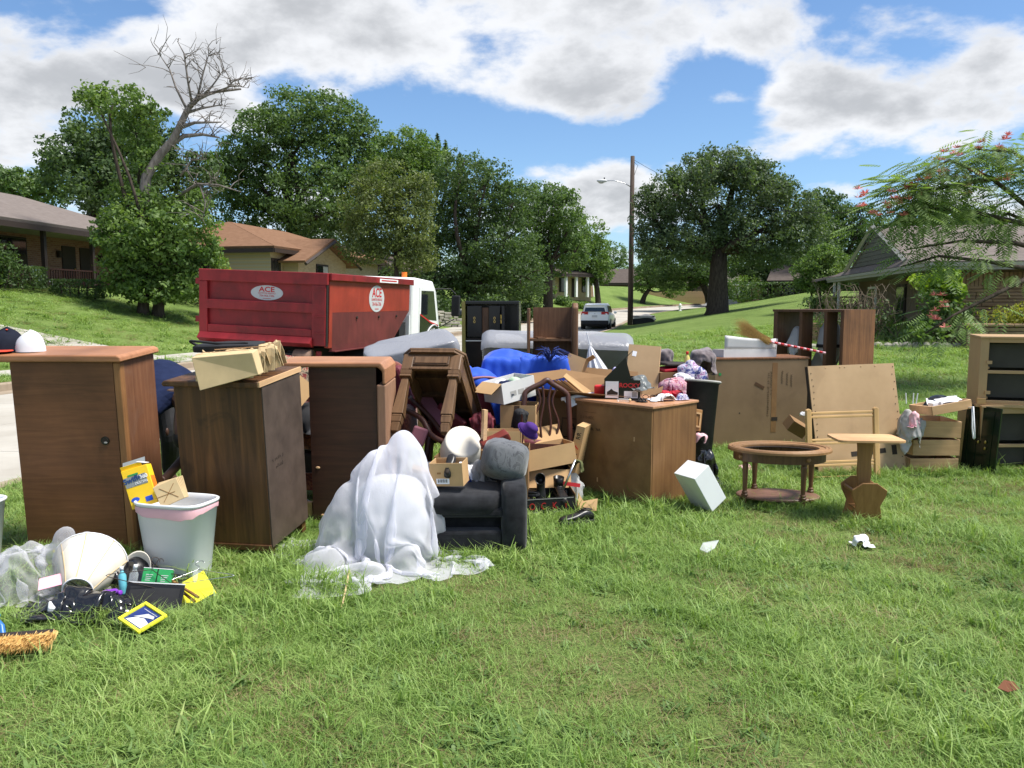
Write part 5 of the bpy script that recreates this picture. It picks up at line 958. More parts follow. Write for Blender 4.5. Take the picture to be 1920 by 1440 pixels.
tag(MB().ellipsoid((0, 0, 0), (.24, .09, .15), 16, 8, .6).build('floral_pillow', m_floral, loc=P(556, 704, 6.55), rot=(R(-15), R(12), R(8)), smooth=True), 'maroon and cream floral pillow on the red armchair', 'pillow')
A = drape((26, 26), (.6, .5), (-1.63, 6.42, .95), [('e', -1.62, 6.45, .66, .2, .18, .14)], 60, 1.25, 11, ground=.58); tag(cloth('black_garment', m_blackm, A), 'black garment dropped on the seat of the red armchair', 'garment')
tag(MB().rbox(P(563, 734, 6.3), (.16, .01, .20), (R(-20), R(40), R(10))).build('card_sheet', m_card), 'tan card sheet stuck between pillow and black garment', 'card')
tag(MB().tube([P(553, 865, 5.9), P(558, 905, 5.95), P(570, 935, 6.0), P(588, 945, 6.05)], .008, 5).build('dangling_cable', m_whitep), 'white cord hanging beside the back board of the walnut chest', 'cord')
# --- small charcoal sofa
s = thing('charcoal_sofa', 'worn charcoal velour sofa with plump grey arm cushion', 'sofa', (-.64, 4.93, 0), (0, 0, R(1)))
pc('base', (.02, .56, .12, .62, .03, .22), m_velour, s, bevel=.03); pc('front_panel', (.0, .57, .0, .12, .04, .17), m_velour, s, bevel=.02, seg=3); pc('recess', (.0, .58, .10, .14, .171, .30), m_velour, s)
MB().ellipsoid((.28, .34, .335), (.32, .36, .075), 24, 10, .35).build('seat_cushion', m_velour, s, smooth=True); pc('seat_valance', (.0, .59, .0, .07, .255, .315), m_velour, s, bevel=.02, seg=3)
MB().ellipsoid((.655, .32, .245), (.085, .34, .225), 22, 12, .30).build('arm', m_velour, s, smooth=True); MB().ellipsoid((-.08, .34, .245), (.085, .33, .20), 22, 12, .32).build('arm', m_velour, s, smooth=True)
mb = MB(); mb.ellipsoid((0, 0, 0), (.155, .27, .135), 40, 22, .60); Ac = np.array(mb.v).reshape(23, 40, 3); Ac = crumple(Ac, .006, 8, 16); mb.v = [tuple(q) for q in Ac.reshape(-1, 3)]
mb.build('arm_cushion', m_velgrey, s, smooth=True, loc=(.60, .36, .555), rot=(R(-12), R(12), R(-4)))
pc('backrest', (.0, .58, .66, .85, .10, .46), m_velgrey, s, bevel=.06, seg=4)
for x_ in (.0, .60):
    for y_ in (.08, .6): pc('foot', (x_-.03, x_+.03, y_-.03, y_+.03, 0, .05), m_blackm, s)
# --- white net curtain thrown over it
A = drape((72, 68), (1.0, .92), (-.80, 4.90, .98), [('e', -.68, 4.99, .10, .20, .22, .69), ('e', -.74, 4.86, .10, .24, .17, .46), ('e', -.84, 4.98, .08, .22, .22, .60), ('e', -.99, 4.95, .06, .20, .19, .42), ('e', -1.12, 4.70, .03, .12, .10, .10), ('e', -.62, 4.66, .03, .10, .09, .13), ('e', -.85, 4.58, .02, .12, .07, .07)], 115, 2.1, 4, iters=14, amp=.07, rotz=R(24), fric=.5)
A = crumple(A, .009, 13, 19)
A = crumple(A, .006, 3, 11)
tag(cloth('net_curtain', m_tulle, A, thick=0.0, sub=1), 'large white sheer curtain heaped over the charcoal sofa and grass', 'curtain')
pz = thing('cushion_pile', 'pale cushion bulging under the white sheer curtain', 'cushion', (0, 0, 0)); MB().ellipsoid((-.76, 4.99, .26), (.24, .15, .26), 20, 12, .7).build('cushion', m_whitec, pz, smooth=True)
tag(MB().tube([G(655, 1070, .05), G(648, 1105, .045), G(640, 1140, .03)], [.006, .006, .005], 6).build('bamboo_stick', m_kraft), 'thin pale stick lying in the grass below the sheer curtain', 'stick')
# --- console table tipped on end
q = P(812, 652, 6.15); tau = R(40)
ct = thing('console_table', 'tipped wooden console table showing its underside and tapered legs', 'table', q, (-tau, 0, R(-9)))
def octo(w, l, cut): return [(-w+cut, 0), (w-cut, 0), (w, cut), (w, l-cut), (w-cut, l), (-w+cut, l), (-w, l-cut), (-w, cut)]
MB().prism(octo(.25, 1.08, .07), -.022, 0, 'z').build('top', m_cons, ct, bevel=.006); MB().prism(octo(.235, 1.05, .065), -.040, -.023, 'z').build('moulding', m_cons, ct)
for nm, args in (('apron', (-.16, .16, .03, .05, -.165, -.041)), ('apron', (-.16, .16, 1.01, 1.03, -.165, -.041)), ('apron', (-.222, -.20, .09, .98, -.165, -.041)), ('apron', (.20, .222, .09, .98, -.165, -.041))): pc(nm, args, m_cons, ct)
pc('panel_moulding', (-.14, .14, .018, .029, -.145, -.065), m_consd, ct, bevel=.004); pc('panel_field', (-.125, .125, .012, .0175, -.132, -.078), m_cons, ct)
pc('apron_bead', (-.165, .165, .020, .052, -.185, -.166), m_cons, ct, bevel=.005)
for y_ in (.3, .55, .8): pc('cross_slat', (-.199, .199, y_, y_+.03, -.075, -.041), m_consd, ct)
pc('underside_board', (-.199, .199, .06, 1.0, -.0405, -.0402), m_consd, ct)
for x_ in (-.185, .185):
    for y_ in (.065, .99):
        lg = MB(); m4 = Matrix.Translation((x_, y_, 0))
        pc('corner_block', (x_-.045, x_+.045, y_-.04, y_+.04, -.19, -.042), m_cons, ct, bevel=.01)
        for (r0, r1, z0, z1) in ((.040, .046, -.225, -.192), (.046, .040, -.25, -.225), (.043, .026, -.58, -.25), (.036, .036, -.60, -.58), (.034, .038, -.645, -.60), (.030, .030, -.66, -.645), (.024, .033, -.72, -.66)):
            lg.add([m4 @ Vector((sx*r, sy*r, z)) for (r, z) in ((r0, z0), (r1, z1)) for (sx, sy) in ((-1, -1), (1, -1), (1, 1), (-1, 1))], [(3, 2, 1, 0), (4, 5, 6, 7), (0, 1, 5, 4), (1, 2, 6, 5), (2, 3, 7, 6), (3, 0, 4, 7)])
        lg.build('leg', m_cons, ct, bevel=.003, seg=1)
# --- overturned dining armchair below it
dc = thing('maroon_armchair', 'overturned maroon seated armchair with curved dark wooden arms', 'chair', P(800, 800, 6.35), (0, 0, R(-15)))
def curve(pts, r, nm, mat, par, n=8, sq=1.0):
    pts = [Vector(p) for p in pts]; out = []
    for i in range(len(pts)-1):
        p0 = pts[max(i-1, 0)]; p1 = pts[i]; p2 = pts[i+1]; p3 = pts[min(i+2, len(pts)-1)]
        for t in np.linspace(0, 1, 6, endpoint=False):
            out.append(.5*((2*p1)+(-p0+p2)*t+(2*p0-5*p1+4*p2-p3)*t*t+(-p0+3*p1-3*p2+p3)*t**3))
    out.append(pts[-1]); return MB().tube(out, r, n, sq=sq).build(nm, mat, par, smooth=True)
o_ = dc.location
def L(x, y, d): return Euler((0, 0, R(15))).to_matrix() @ (P(x, y, d)-o_)
curve([L(752, 765, 6.2), L(790, 785, 6.1), L(808, 815, 6.0), L(835, 828, 5.95), L(842, 812, 5.95)], .022, 'arm', m_mahog, dc); curve([L(768, 745, 6.5), L(805, 780, 6.4), L(830, 812, 6.3), L(850, 830, 6.2)], .02, 'arm', m_mahog, dc)
MB().poly([L(772, 712, 6.7), L(784, 708, 6.75), L(838, 790, 6.5), L(822, 800, 6.4), L(772, 735, 6.6)]).build('seat_board', m_mauve, dc, solid=.03); MB().rbox(L(835, 800, 6.6), (.28, .05, .34), (R(20), R(35), 0)).build('seat', m_maroon, dc, bevel=.02); MB().rbox(L(752, 730, 6.75), (.16, .10, .40), (R(10), R(-20), 0)).build('backrest', m_maroon, dc, bevel=.03)
MB().rbox(L(785, 818, 6.0), (.12, .03, .14), (R(-15), R(15), 0)).build('cushion_corner', m_mauve, dc, bevel=.02); curve([L(810, 770, 6.6), L(800, 850, 6.5), L(795, 930, 6.45)], .025, 'leg', m_mahog, dc); curve([L(850, 760, 6.9), L(855, 850, 6.85), L(857, 920, 6.8)], .025, 'leg', m_mahog, dc)
# second maroon chair beside it
mc = thing('maroon_chair', 'dark maroon chair with piped rounded back under the blue quilt', 'chair', (-.28, 6.95, 0), (0, 0, R(20)))
MB().ellipsoid((0, .0, .62), (.26, .07, .34), 18, 12, .55).build('backrest', m_maroon, mc, smooth=True); MB().ellipsoid((0, -.22, .40), (.26, .26, .07), 16, 8, .4).build('seat', m_maroon, mc, smooth=True); curve([(-.25, -.075, .35), (-.26, -.075, .75), (-.15, -.075, .94), (.15, -.075, .94), (.26, -.075, .75), (.25, -.075, .35)], .012, 'piping', m_mauve, mc)
for x_ in (-.2, .2):
    for y_ in (-.42, .0): pc('leg', (x_-.02, x_+.02, y_-.02, y_+.02, 0, .36), m_mahog, mc)
# --- blue quilt
A = drape((64, 54), (1.0, .86), (-.02, 7.27, 1.30), [('e', -.30, 7.0, .62, .26, .18, .40), ('b', -.25, .50, 7.25, 7.9, .0, 1.08), ('e', -.05, 7.45, 1.06, .2, .14, .10), ('e', -.42, 7.25, .7, .12, .2, .33)], 80, 1.55, 21, iters=11, amp=.05, rotz=R(-8), fric=.8)
g = np.linspace(0, 1, 64)[:, None]; g2 = np.linspace(0, 1, 54)[None]; puff = .012*np.abs(np.sin(g*PI*6))**.4*np.abs(np.sin(g2*PI*5))**.4; A[..., 2] += puff; A[..., 1] -= puff*.7
A = crumple(A, .010, 5, 13)
tag(cloth('blue_quilt', m_blue, A, thick=.02), 'bright blue quilted comforter heaped over chairs and cartons', 'quilt')
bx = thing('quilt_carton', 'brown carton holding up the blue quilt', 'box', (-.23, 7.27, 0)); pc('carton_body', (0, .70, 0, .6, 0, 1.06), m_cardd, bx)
# --- plastic wrapped mattress lying beyond
def pillow_slab(parent, nm, sx, sy, sz, mat, seed, wr=.012, n=(36, 14)):
    r = np.random.default_rng(seed); mb = MB(); m4 = Matrix.Identity(4); mb.ellipsoid((0, 0, 0), (sx/2, sy/2, sz/2), 40, 18, .22); ph = r.uniform(0, 6, 10); fr = r.uniform(4, 16, 10)
    vv = []
    for (x, y, z) in mb.v:
        d_ = sum(math.sin(fr[i]*(x*math.cos(ph[i])+y*math.sin(ph[i])*1.5+z)+ph[i]*2) for i in range(10))*wr/3; L_ = math.sqrt(x*x+y*y+z*z)+1e-6; vv.append((x+d_*x/L_, y+d_*y/L_*1.5, z+d_*z/L_))
    mb.v = vv; return mb.build(nm, mat, parent, smooth=True)
mt = thing('wrapped_mattress', 'mattress in clear plastic lying on its side near the truck', 'mattress', P(768, 656, 8.6), (R(14), R(-11), R(16))); pillow_slab(mt, 'mattress', .90, .5, .15, m_spring, 3); pillow_slab(mt, 'plastic_wrap', .95, .55, .185, m_wrap, 4, .03)
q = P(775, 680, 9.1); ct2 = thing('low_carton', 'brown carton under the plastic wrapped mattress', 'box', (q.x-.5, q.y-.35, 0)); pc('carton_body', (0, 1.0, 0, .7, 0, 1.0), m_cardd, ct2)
bs = thing('wrapped_box_spring', 'grey box spring in shiny plastic wrap tilted behind the bookcase', 'box spring', P(1043, 684, 9.7), (R(30), R(1.2), R(-1))); MB().ellipsoid((0, 0, 0), (.86, .14, .36), 30, 14, .18).build('box_spring', m_spring, bs, smooth=True)
pillow_slab(bs, 'plastic_wrap', 1.80, .34, .80, m_wrapc, 6, .02); 
A = np.zeros((90, 14, 3)); gx = np.linspace(-.90, .90, 90); rr_ = np.random.default_rng(5)
for j in range(14):
    t = j/13; A[:, j, 0] = gx; A[:, j, 1] = -.19+.38*t; fold = sum(rr_k*np.abs(np.sin(gx*f_k+t*s_k+o_k)) for rr_k, f_k, s_k, o_k in ((.006, 17, 5, 1), (.005, 29, -7, 2), (.004, 43, 9, .4), (.003, 71, -4, 3)))
    A[:, j, 2] = .40+fold*(.5+.5*np.sin(gx*5+1))-.05*(abs(t-.5)*2)**4-.06*np.clip((abs(gx)-.8)/.1, 0, 1)**2
cloth('wrap_top', m_wrap, A, bs, thick=0.0)
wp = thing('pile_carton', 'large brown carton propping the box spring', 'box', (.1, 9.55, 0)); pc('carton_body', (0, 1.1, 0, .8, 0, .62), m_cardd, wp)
# --- bookcase and black cabinet
k = thing('bookcase', 'brown veneered bookcase with open shelf and rounded end panel', 'bookcase', (P(988, 640, 8.9).x, 8.9, 0), (0, 0, R(-3)))
pc('back_panel', (.06, .50, .34, .352, 0, 1.55), m_shelf, k); MB().box(.0, .028, 0, .35, .0, 1.54).build('side_panel', m_shelf, k, bevel=.006); MB().prism([(0, 0), (.35, 0), (.35, 1.60), (.06, 1.60), (0, 1.55)], .50, .565, 'x').build('end_panel', m_shelf, k, bevel=.02, seg=3)
pc('shelf', (.0285, .499, .02, .339, 1.18, 1.205), m_shelf, k); pc('shelf', (.0285, .499, .02, .339, .60, .625), m_shelf, k); MB().rbox((.14, .12, 1.213), (.10, .14, .012), (0, 0, R(25))).rbox((.40, .12, 1.213), (.10, .14, .012), (0, 0, R(25))).build('shelf_cleat', m_wFd, k)
bc = thing('black_cabinet', 'black lacquer cabinet with brass handles and raw wood edge', 'cabinet', (P(866, 640, 10.4).x, 10.4, 0), (0, 0, R(-4)))
Wc = .74
pc('edge_board', (0, .045, 0, .45, 0, 1.62), m_gold, bc); pc('top', (.046, Wc, 0, .45, 1.58, 1.625), m_black, bc, bevel=.01); pc('side', (Wc-.02, Wc, .001, .45, 0, 1.579), m_black, bc); pc('back', (.046, Wc-.021, .43, .45, 0, 1.579), m_black, bc); pc('mid_rail', (.046, Wc-.021, .02, .429, 1.12, 1.15), m_black, bc); pc('lower_front', (.046, Wc-.18, .02, .04, .1, 1.119), m_black, bc)
for (x0, x1) in ((.07, .26), (.35, .50)):
    d_ = pc('door', (x0, x1, .0, .02, 1.16, 1.56), m_black, bc, bevel=.006); x_ = (x0+x1)/2
    for z_ in (1.36, 1.405): MB().lathe([(.011, -.004), (.018, -.004), (.018, .004), (.011, .004), (.011, -.004)], 12, Matrix.Translation((x_, -.006, z_)) @ Matrix.Rotation(PI/2, 4, 'X'), cap=False, sx=.8).build('handle', m_brass, d_)
pc('inner_board', (.265, .345, .03, .05, 1.14, 1.54), m_shelf, bc); d_ = pc('open_door', (.53, .56, -.16, .02, 1.16, 1.56), m_black, bc)
for z_ in (1.34, 1.40): MB().tube([(.525, -.1, z_), (.522, -.1, z_+.05)], .014, 8).build('handle', m_brass, d_)
pc('trim', (.05, .30, -.002, .018, 1.108, 1.118), m_greypr, bc)
# --- brown chest with stencilled back
yaw = math.atan2(6.10-6.66, 1.08-.54)
d = thing('brown_chest', 'brown chest of drawers turned to show its stencilled back', 'chest', (.54, 6.66, 0), (0, 0, yaw)); W, D, H = .775, .60, .79
pc('back_panel', (.004, W-.004, -.004, .008, .04, H-.003), m_wD, d); pc('side', (W-.02, W, .009, D, .0, H-.003), m_wDs, d); pc('far_side', (0, .02, .009, D, 0, H-.003), m_wDs, d); pc('front', (.021, W-.021, D-.02, D, .03, H-.003), m_wDs, d); MB().prism([(0, 0), (.14, 0), (.10, .045), (W-.14, .045), (W-.10, 0), (W, 0), (W, .06), (0, .06)], .0085, .02, 'y').build('bracket_foot', m_wDs, d)
pc('top', (-.012, W+.012, -.014, D+.014, H, H+.022), m_wDt, d, bevel=.005); pc('top_edge', (-.006, W+.004, -.010, -.004, H-.022, H-.001), m_wDs, d)
text('stencil', '2-110-REC', .034, m_inkf, d, (.12, -.0048, .66)); text('stencil', '275-DBL  36R', .032, m_inkf, d, (.17, -.0048, .57)); pc('stamp_rule', (.09, .22, -.0052, -.0042, .705, .708), m_inkf, d)
for (x_, z_) in ((.60, .52), (.23, .14)): pc('scuff', (x_, x_+.012, -.0056, -.0044, z_, z_+.035), m_wBe, d)
dm_ = Matrix.Translation(d.location) @ d.rotation_euler.to_matrix().to_4x4()
# --- wide chest with hardboard back
e = thing('hardboard_chest', 'wide chest seen from its tan hardboard back with taped label', 'chest', (2.20, 8.68, 0), (0, 0, R(8))); W, D, H = 1.07, .50, .985
pc('back_panel', (0, W, -.006, .006, .02, H-.002), m_wE, e); pc('side', (0, .02, .0065, D, 0, H-.002), m_wG, e); pc('side', (W-.02, W, .0065, D, 0, H-.002), m_wDs, e); pc('front', (.021, W-.021, D-.02, D, .03, H-.002), m_wDs, e); pc('top', (-.01, W+.02, -.012, D+.02, H, H+.022), m_wF, e, bevel=.004)
ts = pc('tape_strip', (.655, .715, -.0075, -.0062, .18, .95), m_wD, e); smudge('stencil', 24, .038, m_inkf, e, (.615, -.0072, .60), (PI/2, R(90), 0), 3); smudge('stencil', 14, .034, m_inkf, e, (.645, -.0072, .72), (PI/2, R(90), 0), 4)
MB().rbox((.51, -.0075, .70), (.12, .002, .035), (0, R(28), 0)).build('tape', m_tape, e); pc('tape', (.66, .73, -.0092, -.0076, .31, .35), m_ink, e); MB().tube([(.055, -.009, .83), (.055, -.0062, .83)], .016, 12).build('sticker', m_green, e)
for i_, x_ in enumerate((.77, .83, .88)): MB().tube([(x_+.012*math.sin(k*1.9+i_), -.0072, .86-.008*k-.02*i_) for k in range(18)], .0016, 4).build('handwriting', m_inkf, e)
MB().tube([(.29, -.0072, .40), (.29, -.0062, .40)], .009, 10).build('nail_hole', m_ink, e)
em_ = Matrix.Translation(e.location) @ e.rotation_euler.to_matrix().to_4x4()
# --- open brown cabinet on its end
yw = R(-42); f_ = thing('open_cabinet', 'brown laminate cabinet on end with slatted open front', 'cabinet', (P(1581, 640, 9.6).x, 9.6, 0), (0, 0, 0)); W1, W2, H = .86, .66, 1.52
ux = Vector((-math.cos(R(40)), math.sin(R(40)), 0)); vx = Vector((math.cos(R(35)), math.sin(R(35)), 0))
def fq(u, v, z): q = ux*u+vx*v; return (q.x, q.y, z)
def fbox(nm, u0, u1, v0, v1, z0, z1, mat): return MB().add([fq(u, v, z) for z in (z0, z1) for (u, v) in ((u0, v0), (u0, v1), (u1, v1), (u1, v0))], [(3, 2, 1, 0), (4, 5, 6, 7), (0, 1, 5, 4), (1, 2, 6, 5), (2, 3, 7, 6), (3, 0, 4, 7)]).build(nm, mat, f_)
fbox('side_panel', 0, .02, 0, W2, 0, H, m_wF); fbox('far_panel', W1-.05, W1, 0, W2, 0, H-.03, m_wFd); fbox('top', .021, W1+.01, -.01, W2, H-.029, H, m_wFd); fbox('bottom', .021, W1-.051, 0, W2, .05, .08, m_wFd)
for u in (.20, .50): fbox('divider', u, u+.035, 0, .22, .081, H-.03, m_wFd)
fbox('corner_strip', .021, .04, 0, .04, .081, H-.03, m_wFd)
fm = lambda u, v, z: Vector(fq(u, v, z))+f_.location
A = drape((22, 22), (.4, .4), fm(.68, .2, 1.5), [('e', *fm(.68, .2, .95), .11, .11, .36)], 50, 1.1, 8, ground=.1); wb = cloth('white_bag', m_bagw, A); tag(wb, 'white plastic bag hanging inside the open brown cabinet', 'bag')
fan = thing('floor_fan', 'grey plastic fan shell standing inside the open brown cabinet', 'fan', fm(.34, .32, .0)); MB().lathe([(.10, 0), (.10, .03), (.05, .05), (.05, .80), (.12, .95), (.16, 1.10), (.13, 1.28), (.05, 1.40)], 18, sy=.6).build('fan_shell', m_greypr, fan, smooth=True); MB().lathe([(.168, 1.05), (.168, 1.09)], 18, sy=.62).build('band', m_blackm, fan)
gp = thing('plastic_sheet', 'grey tilted plastic sheet inside the open brown cabinet', 'panel', fm(.62, .45, .55), (R(0), R(25), R(-40))); pc('panel', (-.15, .15, 0, .02, 0, .75), m_greyc, gp)
# --- plywood panel with bed frame in front
g = thing('plywood_panel', 'large plywood furniture back leaning with nail studded edges', 'panel', (2.86, 7.36, 0), (R(-13), R(-1.2), R(10))); W, H = .90, 1.03
pc('sheet', (0, W, 0, .012, 0, H), m_wG, g); pc('frame_rail', (W-.05, W+.004, .0125, .05, 0, H-.002), m_trimd, g); pc('frame_rail', (-.004, .05, .0125, .05, 0, H-.002), m_trimd, g)
for i in range(14): MB().ellipsoid((W-.025+.008*math.sin(i*3), -.002, .06+i*.072), (.005, .004, .005), 6, 4).build('nail', m_ink, g)
for i in range(12): MB().ellipsoid((.03+.006*math.sin(i*5), -.002, .30+i*.06), (.005, .004, .005), 6, 4).build('nail', m_ink, g)
for x_ in (.18, .33, .38, .55, .70): MB().ellipsoid((x_, -.002, H-.02), (.006, .004, .005), 6, 4).build('staple', m_wBe, g)
smudge('stencil', 12, .036, m_inkf, g, (.50, -.0015, .345), seed=5); smudge('stencil', 18, .036, m_inkf, g, (.50, -.0015, .30), seed=6); MB().rbox((.53, -.001, .19), (.36, .003, .045), (0, R(-3), 0)).build('tape', m_ink, g); MB().rbox((.80, -.001, .20), (.05, .003, .09), (0, 0, 0)).build('tape', m_ink, g)
bf = thing('bed_frame', 'pale pine bed end with three double rails standing before the plywood', 'bed frame', (2.67, 7.12, 0), (R(-6), R(-.5), R(8))); 
for x_ in (0, .655): MB().prism([(x_, 0), (x_+.05, 0), (x_+.05, .64), (x_+.025, .655), (x_, .64)], 0, .035, 'y').build('post', m_pinez, bf, bevel=.006)
for z_ in (.60, .565, .355, .325, .155, .125): pc('rail', (.0505, .6545, .008, .026, z_, z_+.022), m_pine, bf, bevel=.004)
pc('bottom_rail', (.0505, .6545, .008, .026, .03, .036), m_pine, bf)
# --- oval table without its glass
ov = thing('oval_table', 'oval side table frame missing its glass on four fluted legs', 'table', (2.13, 6.32, 0), (0, 0, R(-9)))
def ring(nm, prof, sx, sy, mat, n=44): 
    mb = MB(); vs = []
    for (o, z) in prof:
        for j in range(n): q = 2*PI*j/n; vs.append(((sx+o)*math.cos(q), (sy+o)*math.sin(q), z))
    k = len(prof); return mb.add(vs, [(i*n+j, i*n+(j+1) % n, ((i+1) % k)*n+(j+1) % n, ((i+1) % k)*n+j) for i in range(k) for j in range(n)]).build(nm, mat, ov, smooth=False)
ring('rim', [(0, .452), (0, .435), (-.02, .432), (-.10, .435), (-.10, .448), (-.095, .458), (-.05, .458), (-.047, .464), (-.035, .464), (-.03, .459), (-.018, .465), (-.008, .464)], .40, .275, m_ovalt)
ring('apron', [(0, .431), (0, .36), (-.02, .36), (-.02, .431)], .355, .232, m_oval); ring('glass_ledge', [(0, .434), (0, .428), (-.025, .428), (-.025, .434)], .302, .178, m_trimd)
MB().lathe([(.31, .055), (.325, .06), (.325, .072), (.315, .078)], 40, sy=.62).build('base_board', m_ovalb, ov)
for (x_, y_) in ((-.27, -.10), (.27, .10), (.16, -.17), (-.16, .17)):
    MB().lathe([(.010, 0), (.017, .02), (.019, .05), (.018, .0785), (.027, .079), (.027, .092), (.019, .098), (.024, .108), (.016, .12), (.017, .125), (.024, .33), (.020, .342), (.028, .352), (.026, .362), (.026, .43)], 12, Matrix.Translation((x_, y_, 0))).build('leg', m_oval, ov)
    q = Vector((x_/.355, y_/.232, 0)).normalized(); MB().ellipsoid((q.x*.357, q.y*.234, .395), (.018, .018, .018), 10, 6).build('rosette', m_ovalt, ov)
# --- magazine rack table
mg = thing('magazine_table', 'small maple side table with magazine rack on a scalloped base', 'table', (2.60, 5.84, 0), (0, 0, R(-4)))
def scal(p, w, h, n=40): 
    o = []
    for j in range(n):
        q = 2*PI*j/n; sg = lambda v, e: math.copysign(abs(v)**e, v); r = 1+.035*math.cos(q*8); o.append((w*sg(math.cos(q), .12)*(1+.02*math.cos(q*6)), h*sg(math.sin(q), .12)*(1+.03*math.cos(q*4))))
    return o
MB().prism(scal(0, .235, .15), .60, .618, 'z').build('top', m_maple, mg, bevel=.005)
pst = [(-.05, .10), (.05, .10), (.055, .2), (.045, .28), (.052, .36), (.044, .44), (.054, .52), (.06, .599), (-.06, .599), (-.054, .52), (-.05, .44), (-.052, .36), (-.045, .28), (-.055, .2)]
MB().prism(pst, -.012, .012, 'y').build('post', m_mag, mg, bevel=.004)
sd_ = [(-.125, 0), (-.06, .015), (.06, .015), (.125, 0), (.10, .06), (.085, .13), (.12, .21), (.125, .25), (.05, .305), (-.05, .305), (-.125, .25), (-.12, .21), (-.085, .13), (-.10, .06)]
for y_, t_ in ((-.085, R(8)), (.085, R(-8))): MB().prism(sd_, -.009, .009, 'y', Matrix.Translation((0, y_, 0)) @ Matrix.Rotation(t_, 4, 'X')).build('rack_side', m_mag, mg, bevel=.004)
for x_ in (-.10, .10): MB().tube([(x_, -.125, .235), (x_, .125, .235)], .013, 8).build('dowel', m_mag, mg)
pc('rack_floor', (-.08, .08, -.07, .07, .09, .105), m_mag, mg)
for (x_, z_) in ((-.1, .225), (.1, .225), (0, .28), (0, .215), (-.06, .03), (.06, .03)): MB().ellipsoid((x_, -.108+.0*z_+.13*0-(.0), z_), (.007, .012, .006), 8, 5).build('screw_hole', m_ink, mg)
# --- stacked drawers
def drawer(label, loc, rot, w, dp, h, grp='pulled out drawers stacked on the grass', mat=None):
    t = thing('drawer', label, 'drawer', loc, rot, grp); m = mat or m_drawer
    pc('front', (0, w, 0, .014, 0, h), m, t, bevel=.002, seg=1); pc('side', (0, .012, .0145, dp, 0, h), m_drawerin, t); pc('side', (w-.012, w, .0145, dp, 0, h), m_drawerin, t); pc('back', (.0125, w-.0125, dp-.012, dp, 0, h), m_drawerin, t); pc('bottom', (.0125, w-.0125, .0145, dp-.0125, .008, .013), m_drawerin, t); return t
x0 = 3.77
drawer('plain wooden drawer at the bottom of the stack half sunk in grass', (x0, 7.50, 0), (0, 0, R(-2)), .45, .42, .135); drawer('plain wooden drawer in the middle of the stack', (x0+.015, 7.49, .165), (0, 0, R(-1)), .44, .42, .15)
drawer('plain wooden drawer on top of the stack tilted on the one below', (x0+.005, 7.50, .345), (R(0), R(1.5), R(-3)), .45, .42, .155); dr4 = drawer('shallow drawer full of papers tilted over the stacked drawers', (x0+.11, 7.34, .565), (R(-4), R(-9), R(8)), .40, .34, .085)
dr4m = Matrix.Translation(dr4.location) @ dr4.rotation_euler.to_matrix().to_4x4()
pp = thing('paper_sheets', 'white sheets of paper in the shallow tilted drawer', 'paper', dr4m @ Vector((.22, .16, .10)), (R(12), R(-9), R(-25))); pc('sheet', (-.13, .13, -.09, .09, 0, .003), m_paper, pp); MB().rbox((.05, -.02, .007), (.2, .14, .002), (0, R(3), R(20))).build('sheet', m_paper, pp)
for i, (x_, lab) in enumerate(((.05, 'small white carton in the shallow tilted drawer beside its corner'), (.13, 'small printed white pack in the shallow tilted drawer beside the paper'))):
    t = thing('small_carton', lab, 'box', dr4m @ Vector((x_, .06, .02)), (0, R(-8), R(20+i*15))); pc('carton_body', (0, .075, 0, .06, 0, .085), m_paper, t, bevel=.003); pc('print', (.01, .06, -.0015, -.0005, .03, .06), m_greypr, t)
A = drape((26, 22), (.34, .30), dr4m @ Vector((.27, .24, .16)), [('e', *(dr4m @ Vector((.25, .25, .06))), .12, .09, .08)], 40, 1.35, 31, ground=.60); tag(cloth('black_film', m_blackp, A), 'black plastic film crumpled behind papers in the shallow drawer', 'bag')
A = crumple(drape((34, 30), (.24, .22), (3.735, 7.46, .75), [('e', 3.72, 7.5, .40, .07, .08, .20), ('e', 3.76, 7.42, .25, .05, .06, .3), ('e', 3.69, 7.45, .2, .04, .06, .24), ('b', 3.78, 4.2, 7.45, 7.9, .3, .5)], 60, 1.9, 32), .012, 4, 22); tag(cloth('grey_clothes', m_greyc, A), 'grey and white clothes spilling beside the stacked drawers', 'clothes')
A = drape((20, 20), (.11, .11), P(1712, 765, 7.42), [('e', 3.75, 7.43, .55, .04, .04, .05), ('e', 3.78, 7.42, .50, .03, .03, .05)], 40, 1.7, 33, ground=.45); A = crumple(A, .012, 7, 40)
tag(cloth('pink_cloth', m_pinkfilm, A), 'pink cloth topping the grey clothes beside the drawers', 'cloth')
hang = thing('clothes_pegs', 'white plastic sticks poking up from the pink cloth', 'sticks', P(1712, 745, 7.45))
for k_, (x_, a_) in enumerate(((-.06, -12), (0, 4), (.03, 14))): MB().tube([(x_, 0, -.06), (x_+.05*math.sin(R(a_)), 0, .04)], .005, 6).build('stick', m_whitep, hang)
A = drape((18, 18), (.16, .34), (3.71, 7.40, .45), [('b', 3.70, 3.80, 7.46, 7.6, 0, .35)], 40, 1.2, 34); tag(cloth('black_liner', m_blackp, A), 'black bin liner hanging beside the bottom drawers', 'bag')
